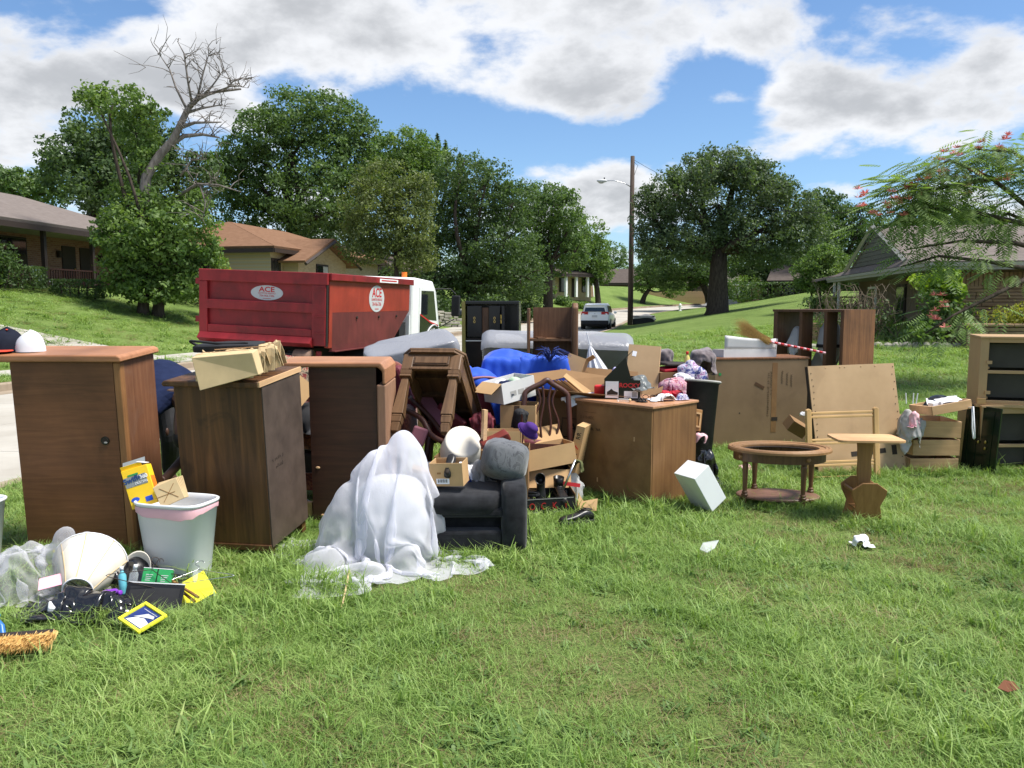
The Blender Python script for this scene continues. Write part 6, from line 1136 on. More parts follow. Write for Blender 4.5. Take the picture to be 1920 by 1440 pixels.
# --- two drawer carcasses at the edge of the pile
def carcass(label, loc, rot, W, D, H, rows, side=True):
    t = thing('drawer_carcass', label, 'cabinet', loc, rot, 'empty drawer carcasses')
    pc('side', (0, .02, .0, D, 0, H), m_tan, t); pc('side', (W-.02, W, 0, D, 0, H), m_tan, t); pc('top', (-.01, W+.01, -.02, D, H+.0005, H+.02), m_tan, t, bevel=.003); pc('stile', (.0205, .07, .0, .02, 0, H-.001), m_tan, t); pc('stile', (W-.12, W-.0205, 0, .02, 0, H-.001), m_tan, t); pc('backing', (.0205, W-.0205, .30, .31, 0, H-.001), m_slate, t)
    for (z0, z1) in rows: pc('rail', (.0705, W-.1205, .001, .03, z0, z1), m_tan, t, bevel=.002, seg=1)
    for i in range(len(rows)-1):
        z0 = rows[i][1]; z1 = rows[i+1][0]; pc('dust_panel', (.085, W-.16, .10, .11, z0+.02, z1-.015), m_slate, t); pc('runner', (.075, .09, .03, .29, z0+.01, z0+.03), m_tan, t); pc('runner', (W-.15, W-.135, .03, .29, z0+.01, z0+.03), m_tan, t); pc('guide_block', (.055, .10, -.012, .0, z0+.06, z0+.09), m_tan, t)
    return t
carcass('empty drawer carcass with dark panels standing on the grass', (4.43, 7.50, 0), (0, R(-1), R(-3)), .62, .45, .62, [(0.0, .04), (.24, .27), (.56, .62)])
up = carcass('empty drawer carcass with dark panels stacked on top of another', (4.41, 7.56, .655), (R(1), 0, R(-16)), .70, .40, .615, [(.0, .03), (.285, .315), (.575, .615)])
pc('plinth', (-.02, .69, -.03, .38, -.030, -.001), m_tan, up); pc('corner_block', (-.01, .06, -.04, .02, .001, .05), m_pine, up)
for z_ in (.21, .41): pc('front_block', (.58, .70, -.03, -.001, z_, z_+.05), m_tan, up)
dg = thing('shutter_door', 'glossy dark green cabinet door with brass pull leaning on the carcass', 'door', (4.335, 7.66, 0), (R(-2), R(2), R(-64))); 
pc('leaf', (0, .34, 0, .02, .02, .64), m_darkgreen, dg, bevel=.004); 
for x_ in (.03, .12, .27): pc('moulding', (x_, x_+.012, -.006, -.0005, .06, .60), m_darkgreen, dg)
for (x_, z_) in ((.16, .30), (.23, .25), (.23, .31)): MB().ellipsoid((x_, -.014, z_), (.010, .010, .016), 8, 5).build('pull', m_brass, dg)
hg = thing('plastic_hanger', 'white plastic coat hanger hooked over the dark green door', 'hanger', P(1823, 762, 7.36), (0, 0, R(-70))); MB().tube([(0, 0, 0), (.012, 0, -.20), (.03, 0, -.29), (.04, 0, -.30), (.045, 0, -.29), (.035, 0, -.2), (.01, 0, -.0), (-.05, 0, -.02)], .007, 6).build('hanger_bar', m_whitep, hg, smooth=True)
# ------------------------------------------------------------------ smaller things
def carton(name, label, loc, rot, w, dp, h, mat=None, flaps=(None,)*4, cat='box', inner=None, group=None, bottom=True, fl=.5):
    """open box, local x right, y away; flaps: angle from upright for near, far, low-x, high-x sides (None = no flap)"""
    t = thing(name, label, cat, loc, rot, group); m = mat or m_card; th = .005; inn = inner or m_card
    mb = MB().box(0, w, 0, th, 0, h).box(0, w, dp-th, dp, 0, h).box(0, th, th, dp-th, 0, h).box(w-th, w, th, dp-th, 0, h)
    if bottom: mb.box(th, w-th, th, dp-th, 0, th)
    mb.build('carton_body', m, t)
    def flap(a, o, ln, wd, axis, sgn, out):
        r = Matrix.Translation(o) @ (Matrix.Rotation(sgn*R(a), 4, axis)); q = MB()
        if axis == 'X': q.box(0, wd, -.002, .002, .001, ln, r)
        else: q.box(-.002, .002, 0, wd, .001, ln, r)
        q.build('flap', inn, t)
    if flaps[0] is not None: flap(flaps[0], (0, th/2, h), dp*fl, w, 'X', 1, 0)
    if flaps[1] is not None: flap(flaps[1], (0, dp-th/2, h), dp*fl, w, 'X', -1, 0)
    if flaps[2] is not None: flap(flaps[2], (th/2, 0, h), dp*fl, dp, 'Y', -1, 0)
    if flaps[3] is not None: flap(flaps[3], (w-th/2, 0, h), dp*fl, dp, 'Y', 1, 0)
    return t
def heap(name, label, cat, mat, c, size, r, seed, n=(26, 26), slack=1.5, ground=.02, boxes=(), rotz=0, steps=60, thick=.004, h=.25, group=None, cr=None):
    q = np.random.default_rng(seed+500); cl = list(boxes)
    for k in range(5): cl.append(('e', c[0]+q.uniform(-.5, .5)*r[0], c[1]+q.uniform(-.5, .5)*r[1], c[2]+q.uniform(-.3, .25)*r[2], r[0]*q.uniform(.35, .65), r[1]*q.uniform(.35, .65), r[2]*q.uniform(.5, .85)))
    A = drape(n, (size[0]*.72, size[1]*.72), (c[0], c[1], c[2]+r[2]+h*.3), cl, steps, slack*1.35, seed, ground=ground, rotz=rotz, amp=.03, fric=.55)
    A = crumple(A, (cr if cr is not None else .17)*min(r), seed+9, 3.2/max(r))
    A[..., 2] = np.maximum(A[..., 2], ground+.003)
    o = cloth(name, mat, A, thick=thick); tag(o, label, cat, group); return o
# caps on the oak cabinet
def cap(name, label, loc, rz, mat, brim, s=1.0, flat=.62):
    t = thing(name, label, 'cap', loc, (0, 0, rz)); mb = MB(); n, k = 24, 8; vs = []
    for i in range(k+1):
        th = PI/2*i/k
        for j in range(n):
            q = 2*PI*j/n; w = 1+.02*math.sin(3*q+i); vs.append((.095*s*math.cos(th)*math.cos(q)*w, .085*s*math.cos(th)*math.sin(q)*w, .125*s*math.sin(th)**.8*(1-.12*math.cos(q-1)*math.sin(th))*flat/.62))
    mb.add(vs, [(i*n+j, i*n+(j+1) % n, (i+1)*n+(j+1) % n, (i+1)*n+j) for i in range(k) for j in range(n)]).build('crown', mat, t, smooth=True)
    if brim:
        A = np.zeros((15, 5, 3))
        for i, q in enumerate(np.linspace(-1.25, 1.25, 15)):
            for j, r_ in enumerate(np.linspace(.088, .088+.075*math.cos(q*1.1), 5)): A[i, j] = (r_*s*math.cos(q), r_*s*math.sin(q), .012-.5*(r_-.088)*abs(q)*.4+.004)
        MB().grid(A).build('brim', brim, t, smooth=True, solid=.004)
    MB().ellipsoid((0, 0, .122*s*flat/.62), (.008, .008, .005), 8, 4).build('button', brim or mat, t); return t
ztop = 1.285
c1 = cap('baseball_cap', 'navy baseball cap with orange red brim and stitched emblem', am @ Vector((-.09, .13, ztop)), R(-115), m_capn, m_capo, 1.15)
MB().lathe([(.001, 0), (.018, 0), (.024, .002), (.018, .004)], 12, Matrix.Translation((.098, .0, .062)) @ Matrix.Rotation(R(68), 4, 'Y')).build('emblem', m_paper, c1); MB().rbox((.104, .012, .068), (.004, .012, .02), (0, R(-15), 0)).build('emblem_stroke', m_blue, c1); MB().rbox((.104, -.01, .056), (.004, .016, .012), (R(30), R(-15), 0)).build('emblem_stroke', m_capo, c1); pc('side_patch', (-.004, .016, .094, .099, .018, .028), m_pinkfilm, c1)
for q in (R(40), R(90), R(150)): MB().ellipsoid((.066*math.cos(q), .06*math.sin(q), .10), (.004, .004, .003), 6, 4).build('eyelet', m_capo, c1)
cap('white_baseball_cap', 'plain white cap crumpled against the navy one', am @ Vector((.045, .15, ztop)), R(100), m_capw, None, 1.0)
# paper bags on the walnut chest
pbg = thing('paper_bags', 'stack of folded tan paper grocery bags on the walnut chest', 'paper bags', bm_ @ Vector((.22, -.09, 1.142)), (R(5), R(-4), R(-6)))
for k in range(6):
    r_ = np.random.default_rng(60+k); w_ = .36; A = np.zeros((16, 9, 3)); x_off = .015*r_.normal(); 
    for i in range(16):
        for j in range(9):
            u, v = i/15, j/8; z = .15*(1-abs(2*v-1)**3)+.008*math.sin(9*u+k*2)*math.sin(PI*v)+.006*r_.normal(); A[i, j] = (u*w_+x_off+.01*math.sin(v*7), k*.085+v*.10+.004*r_.normal(), max(.004, z+.008*math.sin(k*3)))
    MB().grid(A).build('folded_bag', m_kraft, pbg, smooth=False, solid=.004)
MB().add([(-.01, -.02, .15), (.36, -.005, .155), (.38, -.0, .02), (.03, -.055, -.045), (0, .08, .16), (.36, .08, .165), (.38, .08, .02), (.03, .04, -.0)], [(0, 3, 2, 1), (4, 5, 6, 7), (0, 1, 5, 4), (1, 2, 6, 5), (2, 3, 7, 6), (3, 0, 4, 7)]).build('bag_bottom', m_kraft, pbg, bevel=.004)
for k in range(3): pc('crease', (.0+.02*k, .35, .09+k*.13, .093+k*.13, .158, .164), m_wBe, pbg)
bg = thing('folded_bag', 'folded black cloth bag lying on the paper bags', 'bag', bm_ @ Vector((.24, .28, 1.305)), (R(4), R(-2), R(-4))); pillow_slab(bg, 'bag_body', .42, .24, .045, m_blackm, 71, .01); MB().rbox((-.02, -.05, .026), (.06, .03, .004)).build('label_tab', m_greypr, bg); curve([(-.19, -.05, .02), (-.22, -.08, .05), (-.16, -.1, .05), (.0, -.09, .03), (.15, -.08, .03)], .008, 'strap', m_blackm, bg)
# man stooping behind
def person():
    t = thing('person', 'person in navy shirt bending down behind the walnut chest, arm reaching to the ground', 'person', (-2.75, 6.35, 0)); o = Vector((-2.75, 6.35, 0))
    J = {'pelvis': (-3.10, 6.85, .93), 'waist': (-2.92, 6.65, 1.0), 'chest': (-2.68, 6.38, .93), 'neck': (-2.56, 6.22, .80), 'headb': (-2.53, 6.15, .72), 'head': (-2.50, 6.08, .60), 'crown': (-2.49, 6.03, .52),
         'shl': (-2.50, 6.36, .86), 'ell': (-2.42, 6.24, .55), 'wrl': (-2.62, 6.05, .30), 'hdl': (-2.70, 6.0, .20), 'shr': (-2.78, 6.20, .86), 'elr': (-2.80, 6.02, .60), 'wrr': (-2.66, 5.86, .40), 'hdr': (-2.62, 5.80, .32),
         'hil': (-3.03, 6.93, .86), 'knl': (-2.92, 6.80, .47), 'anl': (-3.02, 6.98, .08), 'hir': (-3.2, 6.80, .86), 'knr': (-3.12, 6.62, .47), 'anr': (-3.24, 6.82, .08), 'tol': (-2.90, 6.84, .04), 'tor': (-3.12, 6.66, .04)}
    rad = {'pelvis': .15, 'waist': .145, 'chest': .165, 'neck': .062, 'headb': .085, 'head': .098, 'crown': .07, 'shl': .075, 'ell': .048, 'wrl': .034, 'hdl': .04, 'shr': .075, 'elr': .048, 'wrr': .034, 'hdr': .04, 'hil': .11, 'knl': .075, 'anl': .05, 'hir': .11, 'knr': .075, 'anr': .05, 'tol': .04, 'tor': .04}
    def skin(nm, names, edges, mat, grow=0.0, root=None, sub=2, over={}):
        me = bpy.data.meshes.new(nm); me.from_pydata([tuple(Vector(J[n])-o) for n in names], [(names.index(a_), names.index(b_)) for a_, b_ in edges], []); ob = bpy.data.objects.new(nm, me); COL.objects.link(ob); ob.parent = t; me.materials.append(mat)
        ob.modifiers.new('skin', 'SKIN'); 
        if not me.skin_vertices: 
            bpy.context.view_layer.objects.active = ob; bpy.ops.mesh.customdata_skin_add()
        sv = me.skin_vertices[0].data
        for i, n in enumerate(names): sv[i].radius = (over.get(n, rad[n])+grow,)*2; sv[i].use_root = (n == (root or names[0]))
        ob.modifiers.new('sub', 'SUBSURF').levels = sub; ob.modifiers['sub'].render_levels = sub
        for p_ in me.polygons: p_.use_smooth = True
        return ob
    allE = [('pelvis', 'waist'), ('waist', 'chest'), ('chest', 'neck'), ('neck', 'headb'), ('headb', 'head'), ('head', 'crown'), ('chest', 'shl'), ('shl', 'ell'), ('ell', 'wrl'), ('wrl', 'hdl'), ('chest', 'shr'), ('shr', 'elr'), ('elr', 'wrr'), ('wrr', 'hdr'), ('pelvis', 'hil'), ('hil', 'knl'), ('knl', 'anl'), ('anl', 'tol'), ('pelvis', 'hir'), ('hir', 'knr'), ('knr', 'anr'), ('anr', 'tor')]
    skin('body', list(J), allE, m_skin, root='pelvis')
    J['sle'] = tuple(Vector(J['shl']).lerp(Vector(J['ell']), .55)); J['sre'] = tuple(Vector(J['shr']).lerp(Vector(J['elr']), .55)); rad['sle'] = .058; rad['sre'] = .058
    skin('shirt', ['pelvis', 'waist', 'chest', 'shl', 'sle', 'shr', 'sre'], [('pelvis', 'waist'), ('waist', 'chest'), ('chest', 'shl'), ('shl', 'sle'), ('chest', 'shr'), ('shr', 'sre')], m_navy, .022, 'pelvis')
    skin('trousers', ['pelvis', 'hil', 'knl', 'anl', 'hir', 'knr', 'anr'], [('pelvis', 'hil'), ('hil', 'knl'), ('knl', 'anl'), ('pelvis', 'hir'), ('hir', 'knr'), ('knr', 'anr')], m_blackm, .018, 'pelvis')
    hc = Vector(J['head'])-o; hd_ = (Vector(J['crown'])-Vector(J['headb'])).normalized(); mb = MB(); mb.ellipsoid(hc-Vector((0, -.02, .0))+hd_*.03, (.10, .10, .10), 14, 10); mb.build('hair', m_blackm, t, smooth=True)
    for s_ in (-1, 1): MB().ellipsoid(hc+Vector((s_*.06-.045, -.075, .03)), (.012, .02, .032), 8, 6).build('ear', m_skin, t, smooth=True)
    MB().ellipsoid(hc+Vector((.085, -.02, .0)), (.03, .016, .018), 8, 6).build('nose', m_skin, t, smooth=True)
    for (w_, base) in (('hdl', 'wrl'), ('hdr', 'wrr')):
        hp_ = Vector(J[w_])-o; dv = (Vector(J[w_])-Vector(J[base])).normalized(); sd = dv.cross(Vector((0, 0, 1))).normalized(); up = sd.cross(dv)
        for k in range(4):
            s0 = hp_+sd*(k-1.5)*.019+dv*.02; ln = (.062, .075, .07, .055)[k]; MB().tube([s0, s0+dv*ln*.5-up*.006, s0+dv*ln*.85-up*.022, s0+dv*ln-up*.036], [.010, .0095, .0085, .006], 7).build('finger', m_skin, t, smooth=True)
        s0 = hp_-sd*.036-dv*.015; MB().tube([s0, s0-sd*.022+dv*.025, s0-sd*.024+dv*.055-up*.01], [.012, .011, .007], 7).build('thumb', m_skin, t, smooth=True)
person()
# waste bin, its contents
def bin_(label, loc, rz, w, dp, h, liner=True):
    t = thing('waste_bin', label, 'bin', loc, (0, 0, rz)); mb = MB(); n = 36; vs = []
    pr = [(.74, 0), (.76, .01), (.985, h-.02), (1.0, h-.018), (1.03, h-.012), (1.035, h), (1.0, h+.004), (.96, h), (.955, h-.03), (.74, .02), (.05, .02)]
    for (s_, z) in pr:
        for j in range(n): q = 2*PI*j/n; sg = lambda v: math.copysign(abs(v)**.5, v); vs.append((w/2*s_*sg(math.cos(q)), dp/2*s_*sg(math.sin(q)), z))
    mb.add(vs, [(i*n+j, i*n+(j+1) % n, (i+1)*n+(j+1) % n, (i+1)*n+j) for i in range(len(pr)-1) for j in range(n)]+[tuple(range(n-1, -1, -1))]).build('bin_body', m_whitep, t, smooth=True)
    if liner:
        mb = MB(); vs = []
        for k, (s_, z) in enumerate(((.992, h-.022), (1.005, h-.03), (.995, h-.065))):
            for j in range(n): q = 2*PI*j/n; sg = lambda v: math.copysign(abs(v)**.5, v); wv = .018*math.sin(q*2+1)*(k == 2)+.004*math.sin(q*11)*(k > 0); vs.append((w/2*(s_+.006)*sg(math.cos(q)), dp/2*(s_+.006)*sg(math.sin(q)), z+wv))
        mb.add(vs, [(i*n+j, i*n+(j+1) % n, (i+1)*n+(j+1) % n, (i+1)*n+j) for i in range(2) for j in range(n)]).build('bin_liner', m_pinkfilm, t, smooth=True)
    return t
wbn = (-1.955, 4.60, 0); bin_('white plastic waste bin with pink liner before the walnut chest', wbn, R(-14), .43, .30, .46); bin_('white plastic bin standing beside the oak cabinet and net heap', (-3.19, 4.55, 0), R(0), .42, .32, .46, False)
sw_ = thing('duster_box', 'yellow duster refill carton with torn lid in the white waste bin', 'box', P(246, 950, 4.55), (R(-10), R(-17), R(8))); w_, d_, h_ = .15, .075, .21
pc('carton_body', (0, w_, 0, d_, -.02, h_), m_swy, sw_, bevel=.002, seg=1); pc('grey_band', (.005, w_-.02, -.0015, -.0002, .105, .165), m_swg, sw_); text('brand_print', 'Swiffer', .045, m_swb, sw_, (.06, -.0028, .148), (PI/2, R(-6), 0), bold=.0008); text('brand_print', '360', .030, m_paper, sw_, (.115, -.0028, .147), (PI/2, 0, 0), bold=.001); text('brand_print', 'DUSTERS', .018, m_paper, sw_, (.095, -.0028, .118)); pc('green_print', (.03, .09, -.0022, -.0012, .168, .178), m_green, sw_); MB().lathe([(.001, 0), (.02, 0), (.02, .001)], 14, Matrix.Translation((.035, -.0012, .03)) @ Matrix.Rotation(PI/2, 4, 'X'), sx=1.2, sy=.7).build('oval_print', m_blue, sw_); pc('blue_print', (.09, .13, -.0016, -.0004, .0, .03), m_blue, sw_)
pc('orange_panel', (w_+.0002, w_+.0014, .008, d_-.008, .05, .14), m_swo, sw_); MB().rbox((w_*.8, d_/2, h_+.02), (.05, d_*.95, .003), (0, R(25), 0)).build('torn_lid', m_paper, sw_); MB().rbox((w_*.4, d_*.9, h_+.03), (.13, .003, .05), (R(-35), 0, 0)).build('lid_flap', m_swg, sw_); MB().rbox((w_*.4, .01, h_+.012), (.12, .003, .025), (R(20), 0, 0)).build('lid_flap', m_swy, sw_)
npk = thing('napkin_stack', 'stack of tan printed paper napkins in the white waste bin', 'napkins', P(300, 948, 4.52), (R(-14), R(-20), R(12)))
for k in range(5): MB().rbox((.07+.004*k, .012*k, .05+.003*k), (.14, .010, .13), (0, R(2*k-4), 0)).build('napkin', m_kraft, npk, bevel=.003)
for (x_, z_, a_) in ((.07, .05, 45), (.07, .05, -45), (.045, .045, 0)): MB().rbox((x_, -.0062, z_), (.12, .0012, .003), (0, R(a_), 0)).build('print_line', m_mag, npk)
heap('tissue_ball', 'crumpled white tissue between napkins and duster carton', 'tissue', m_paper, P(292, 925, 4.62), (.07, .07), (.03, .03, .03), 81, (12, 12), 1.5, ground=.36, thick=.001)
# lampshade and litter before the oak cabinet
ls = thing('lampshade', 'large cream panelled lampshade lying on black bags', 'lampshade', P(170, 1056, 4.38)); ax = (P(143, 1112, 4.10)-P(170, 1056, 4.38)); qr = ax.to_track_quat('Z', 'Y').to_matrix().to_4x4(); Ls = .27
MB().lathe([(.190, 0), (.150, .08), (.105, .18), (.072, Ls)], 28, qr, cap=False).build('shade_cloth', m_cream, ls, smooth=True, solid=.002)
for j in range(8):
    q = 2*PI*j/8; MB().tube([qr @ Vector((r_*math.cos(q), r_*math.sin(q), z)) for (r_, z) in ((.192, 0), (.152, .08), (.107, .18), (.074, Ls))], .0028, 4).build('rib_trim', m_kraft, ls)
for r_, z in ((.191, 0), (.073, Ls)): MB().tube([qr @ Vector((r_*math.cos(q), r_*math.sin(q), z)) for q in np.linspace(0, 2*PI, 33)], .005, 5).build('rim', m_whitec, ls)
for q in (0, 2.1, 4.2): MB().tube([qr @ Vector((.07*math.cos(q), .07*math.sin(q), Ls-.002)), qr @ Vector((0, 0, Ls-.03))], .002, 4).build('spider', m_trimd, ls)
heap('net_heap', 'heap of white sheer net beside the oak cabinet', 'net', m_tulle2, (-2.60, 4.28, .10), (.55, .50), (.26, .22, .26), 82, (40, 40), 1.7, rotz=.4, steps=80, thick=0)
heap('net_heap', 'second fold of white sheer net against the lampshade', 'net', m_tulle2, (-2.40, 4.40, .10), (.40, .40), (.16, .16, .22), 83, (30, 30), 1.7, rotz=.1, thick=0)
heap('rubbish_bag', 'black rubbish bag crumpled under the lampshade', 'bag', m_blackp, (-2.22, 3.98, .03), (.62, .30), (.28, .13, .13), 84, (42, 26), 1.6, thick=.001)
heap('rubbish_bag', 'limp black rubbish bag end beside the yellow picture frame', 'bag', m_blackp, (-1.93, 3.93, .02), (.30, .2), (.13, .09, .09), 85, (26, 20), 1.6, thick=.001)
heap('bag_stuffing', 'dark rubbish bag behind the lampshade', 'bag', m_blackp, (-2.15, 4.40, .05), (.5, .4), (.22, .18, .12), 86, (26, 24), 1.5, thick=.001)
tag(MB().rbox(P(98, 1090, 4.15), (.13, .09, .004), (R(25), R(-10), R(20))).build('pink_envelope', m_pink), 'bright pink paper between net and lampshade', 'paper'); tag(MB().rbox(P(112, 1032, 4.5), (.06, .04, .035), (R(10), R(-25), R(30))).build('yellow_carton', m_yel, bevel=.003), 'small yellow carton tucked behind the lampshade rim', 'box')
bw = thing('white_bowl', 'off white plastic bowl tilted against the waste bin', 'bowl', P(255, 1068, 4.40), (R(65), 0, R(-20))); MB().lathe([(.03, -.05), (.06, -.045), (.10, 0), (.105, .004), (.097, .0), (.055, -.04), (.0, -.04)], 24, cap=False).build('bowl_shell', m_cream, bw, smooth=True)
def bottle(name, label, loc, rot, r, h, mat, capm, cat='bottle'):
    t = thing(name, label, cat, loc, rot); MB().lathe([(r*.9, 0), (r, .01), (r, h*.68), (r*.45, h*.82), (r*.4, h*.86)], 14).build('bottle_body', mat, t, smooth=True); MB().lathe([(r*.5, h*.862), (r*.5, h), (r*.4, h*1.01)], 12).build('bottle_cap', capm, t, smooth=True); return t
bottle('spray_bottle', 'small clear bottle with white cap in the litter', G(245, 1112, .06), (R(-12), R(8), 0), .022, .15, m_clear, m_whitep); bottle('blue_bottle', 'pale blue plastic bottle in the litter beside the lampshade', G(232, 1115, .05), (R(-8), R(-6), 0), .02, .15, plain('pale_blue', (.12, .42, .50), .4), m_whitep); bottle('purple_bottle', 'purple plastic bottle lying under the lampshade', P(195, 1115, 4.05), (R(75), R(20), R(60)), .024, .13, m_purplep, m_purplep)
gpk = thing('green_carton', 'green and white printed twin carton in the litter', 'box', P(262, 1100, 4.15), (R(-28), R(8), R(10))); pc('carton_body', (0, .15, 0, .035, 0, .10), m_green, gpk, bevel=.002, seg=1); pc('carton_band', (.072, .078, -.0012, -.0002, 0, .10), m_darkgreen, gpk); pc('carton_lid', (0, .15, -.001, .034, .1002, .103), m_whitep, gpk)
for x_ in (.036, .114):
    for k in range(4): pc('print_line', (x_-.018, x_+.018-.004*k, -.0012, -.0002, .065-.010*k, .068-.010*k), m_greypr, gpk)
def wire_hanger(label, loc, rot, mat=m_trimd):
    t = thing('wire_hanger', label, 'hanger', loc, rot, 'wire hangers in the litter'); hk = [(.0+.022*math.sin(q), 0, .055+.022*math.cos(q)) for q in np.linspace(-2.4, 1.6, 12)][::-1]
    MB().tube(hk+[(0, 0, .03), (0, 0, 0), (-.19, 0, -.085), (-.2, 0, -.095), (-.19, 0, -.10), (.19, 0, -.10), (.2, 0, -.095), (.19, 0, -.085), (0, 0, 0)], .0022, 5).build('hanger_wire', mat, t, smooth=True)
wire_hanger('dark wire hanger lying over the green carton', P(285, 1068, 4.18), (R(-50), R(20), R(15))); wire_hanger('thin wire hanger leaning across bowl and green carton', P(298, 1072, 4.25), (R(-40), R(-20), R(-8)))
wire_hanger('wire hanger stretched towards the yellow binder', P(372, 1068, 4.3), (R(-70), R(-5), R(10)), m_steel)
for k, (x0_, y0_, x1_, y1_) in enumerate(((300, 1075, 372, 1120), (312, 1085, 365, 1128))): tag(MB().tube([P(x0_, y0_, 4.3), P(x1_, y1_, 4.12)], .008, 8).build('wooden_rod', m_mag), ('slim wooden hanger rod across the litter', 'shorter wooden hanger rod below the slim one')[k], 'rod')
dfr = thing('black_folder', 'black framed folder lying open in the litter', 'frame', P(226, 1150, 4.02), (R(-32), R(6), R(8))); pc('panel', (0, .29, 0, .012, 0, .16), m_black, dfr, bevel=.003); pc('edge', (0, .29, -.002, .014, .1602, .166), m_greypr, dfr); pc('inner_panel', (.02, .27, -.003, -.0005, .02, .14), m_blackm, dfr)
bnd = thing('yellow_binder', 'bright yellow ring binder lying in the grass', 'binder', P(372, 1122, 4.19), (R(-52), R(-24), R(30))); pc('cover', (-.09, .09, 0, .004, -.02, .14), m_yel, bnd, bevel=.002); pc('cover', (-.09, .09, .032, .036, -.02, .14), m_yel, bnd, bevel=.002); pc('spine', (-.094, -.0905, 0, .036, -.02, .14), m_yel, bnd); pc('pages', (-.085, .085, .006, .030, -.015, .135), m_paper, bnd)
tagp = thing('clear_tag', 'small clear plastic tag hanging on the yellow binder', 'tag', P(366, 1080, 4.12), (R(-20), 0, R(10))); MB().ellipsoid((0, 0, 0), (.014, .004, .035), 10, 6).build('tag_body', m_clear, tagp, smooth=True)
pfr = thing('picture_frame', 'yellow framed blue and white picture lying face up in the grass', 'picture frame', G(268, 1160, .075), (R(16), R(6), R(-38))); w_, h_ = .20, .15
for (nm, ar) in (('frame_side', (-w_/2, w_/2, -h_/2, -h_/2+.016, 0, .016)), ('frame_side', (-w_/2, w_/2, h_/2-.016, h_/2, 0, .016)), ('frame_side', (-w_/2, -w_/2+.016, -h_/2+.0165, h_/2-.0165, 0, .016)), ('frame_side', (w_/2-.016, w_/2, -h_/2+.0165, h_/2-.0165, 0, .016))): pc(nm, ar, m_yel, pfr, bevel=.003)
pic = pc('picture', (-w_/2+.017, w_/2-.017, -h_/2+.017, h_/2-.017, .002, .006), m_blued, pfr); MB().prism([(-.07, -.05), (.07, -.05), (.07, -.01), (.02, .0), (-.03, -.015)], .0062, .0075, 'z').build('picture_sky', m_paper, pic); MB().prism([(-.05, -.02), (.0, .03), (.05, .035), (.065, .02), (.03, .01)], .0078, .0085, 'z').build('picture_shape', m_greypr, pic); pc('picture_rule', (-.06, .06, .042, .0435, .0062, .0072), m_paper, pic)
tag(MB().rbox((-2.32, 3.98, .05), (.10, .07, .03), (R(10), R(15), R(30))).build('crushed_cup', m_whitep, bevel=.008), 'crushed white plastic lid at the edge of the black bag', 'lid')
brm = thing('push_broom', 'push broom head with long yellow bristles in the grass', 'broom', G(30, 1212, .05), (R(8), R(-3), R(4))); mb = MB(); r_ = np.random.default_rng(9)
for k in range(1500):
    x_ = r_.uniform(-.16, .15); y_ = r_.uniform(-.05, .035); ln = .10*r_.uniform(.8, 1.1); mb.add([(x_, y_+.05, .03*r_.random()), (x_+.003, y_+.05, .03*r_.random()), (x_+.03+r_.normal(0, .012), y_-.05*ln*10+r_.normal(0, .006), .03+r_.normal(0, .015))], [(0, 1, 2)])
mb.build('bristles', m_straw2, brm)['kind'] = 'stuff'; pc('block', (-.18, .14, .045, .085, .0, .03), m_trimd, brm, bevel=.006); MB().ellipsoid((-.01, .0, .012), (.15, .06, .02), 14, 6).build('bristle_core', m_straw2, brm, smooth=True)
btl = thing('dustpan_handle', 'blue plastic brush handle in the grass by the push broom', 'brush', G(8, 1190, .04), (R(-40), R(10), R(20))); MB().tube([(-.06, 0, .08), (-.02, 0, .04), (.0, 0, -.02), (.01, 0, -.06)], [.012, .014, .016, .018], 10).build('handle', plain('mid_blue', (.03, .15, .42), .35), btl, smooth=True); MB().ellipsoid((-.07, 0, .09), (.035, .02, .02), 10, 6).build('head', plain('teal_plastic', (.02, .20, .24), .4), btl)
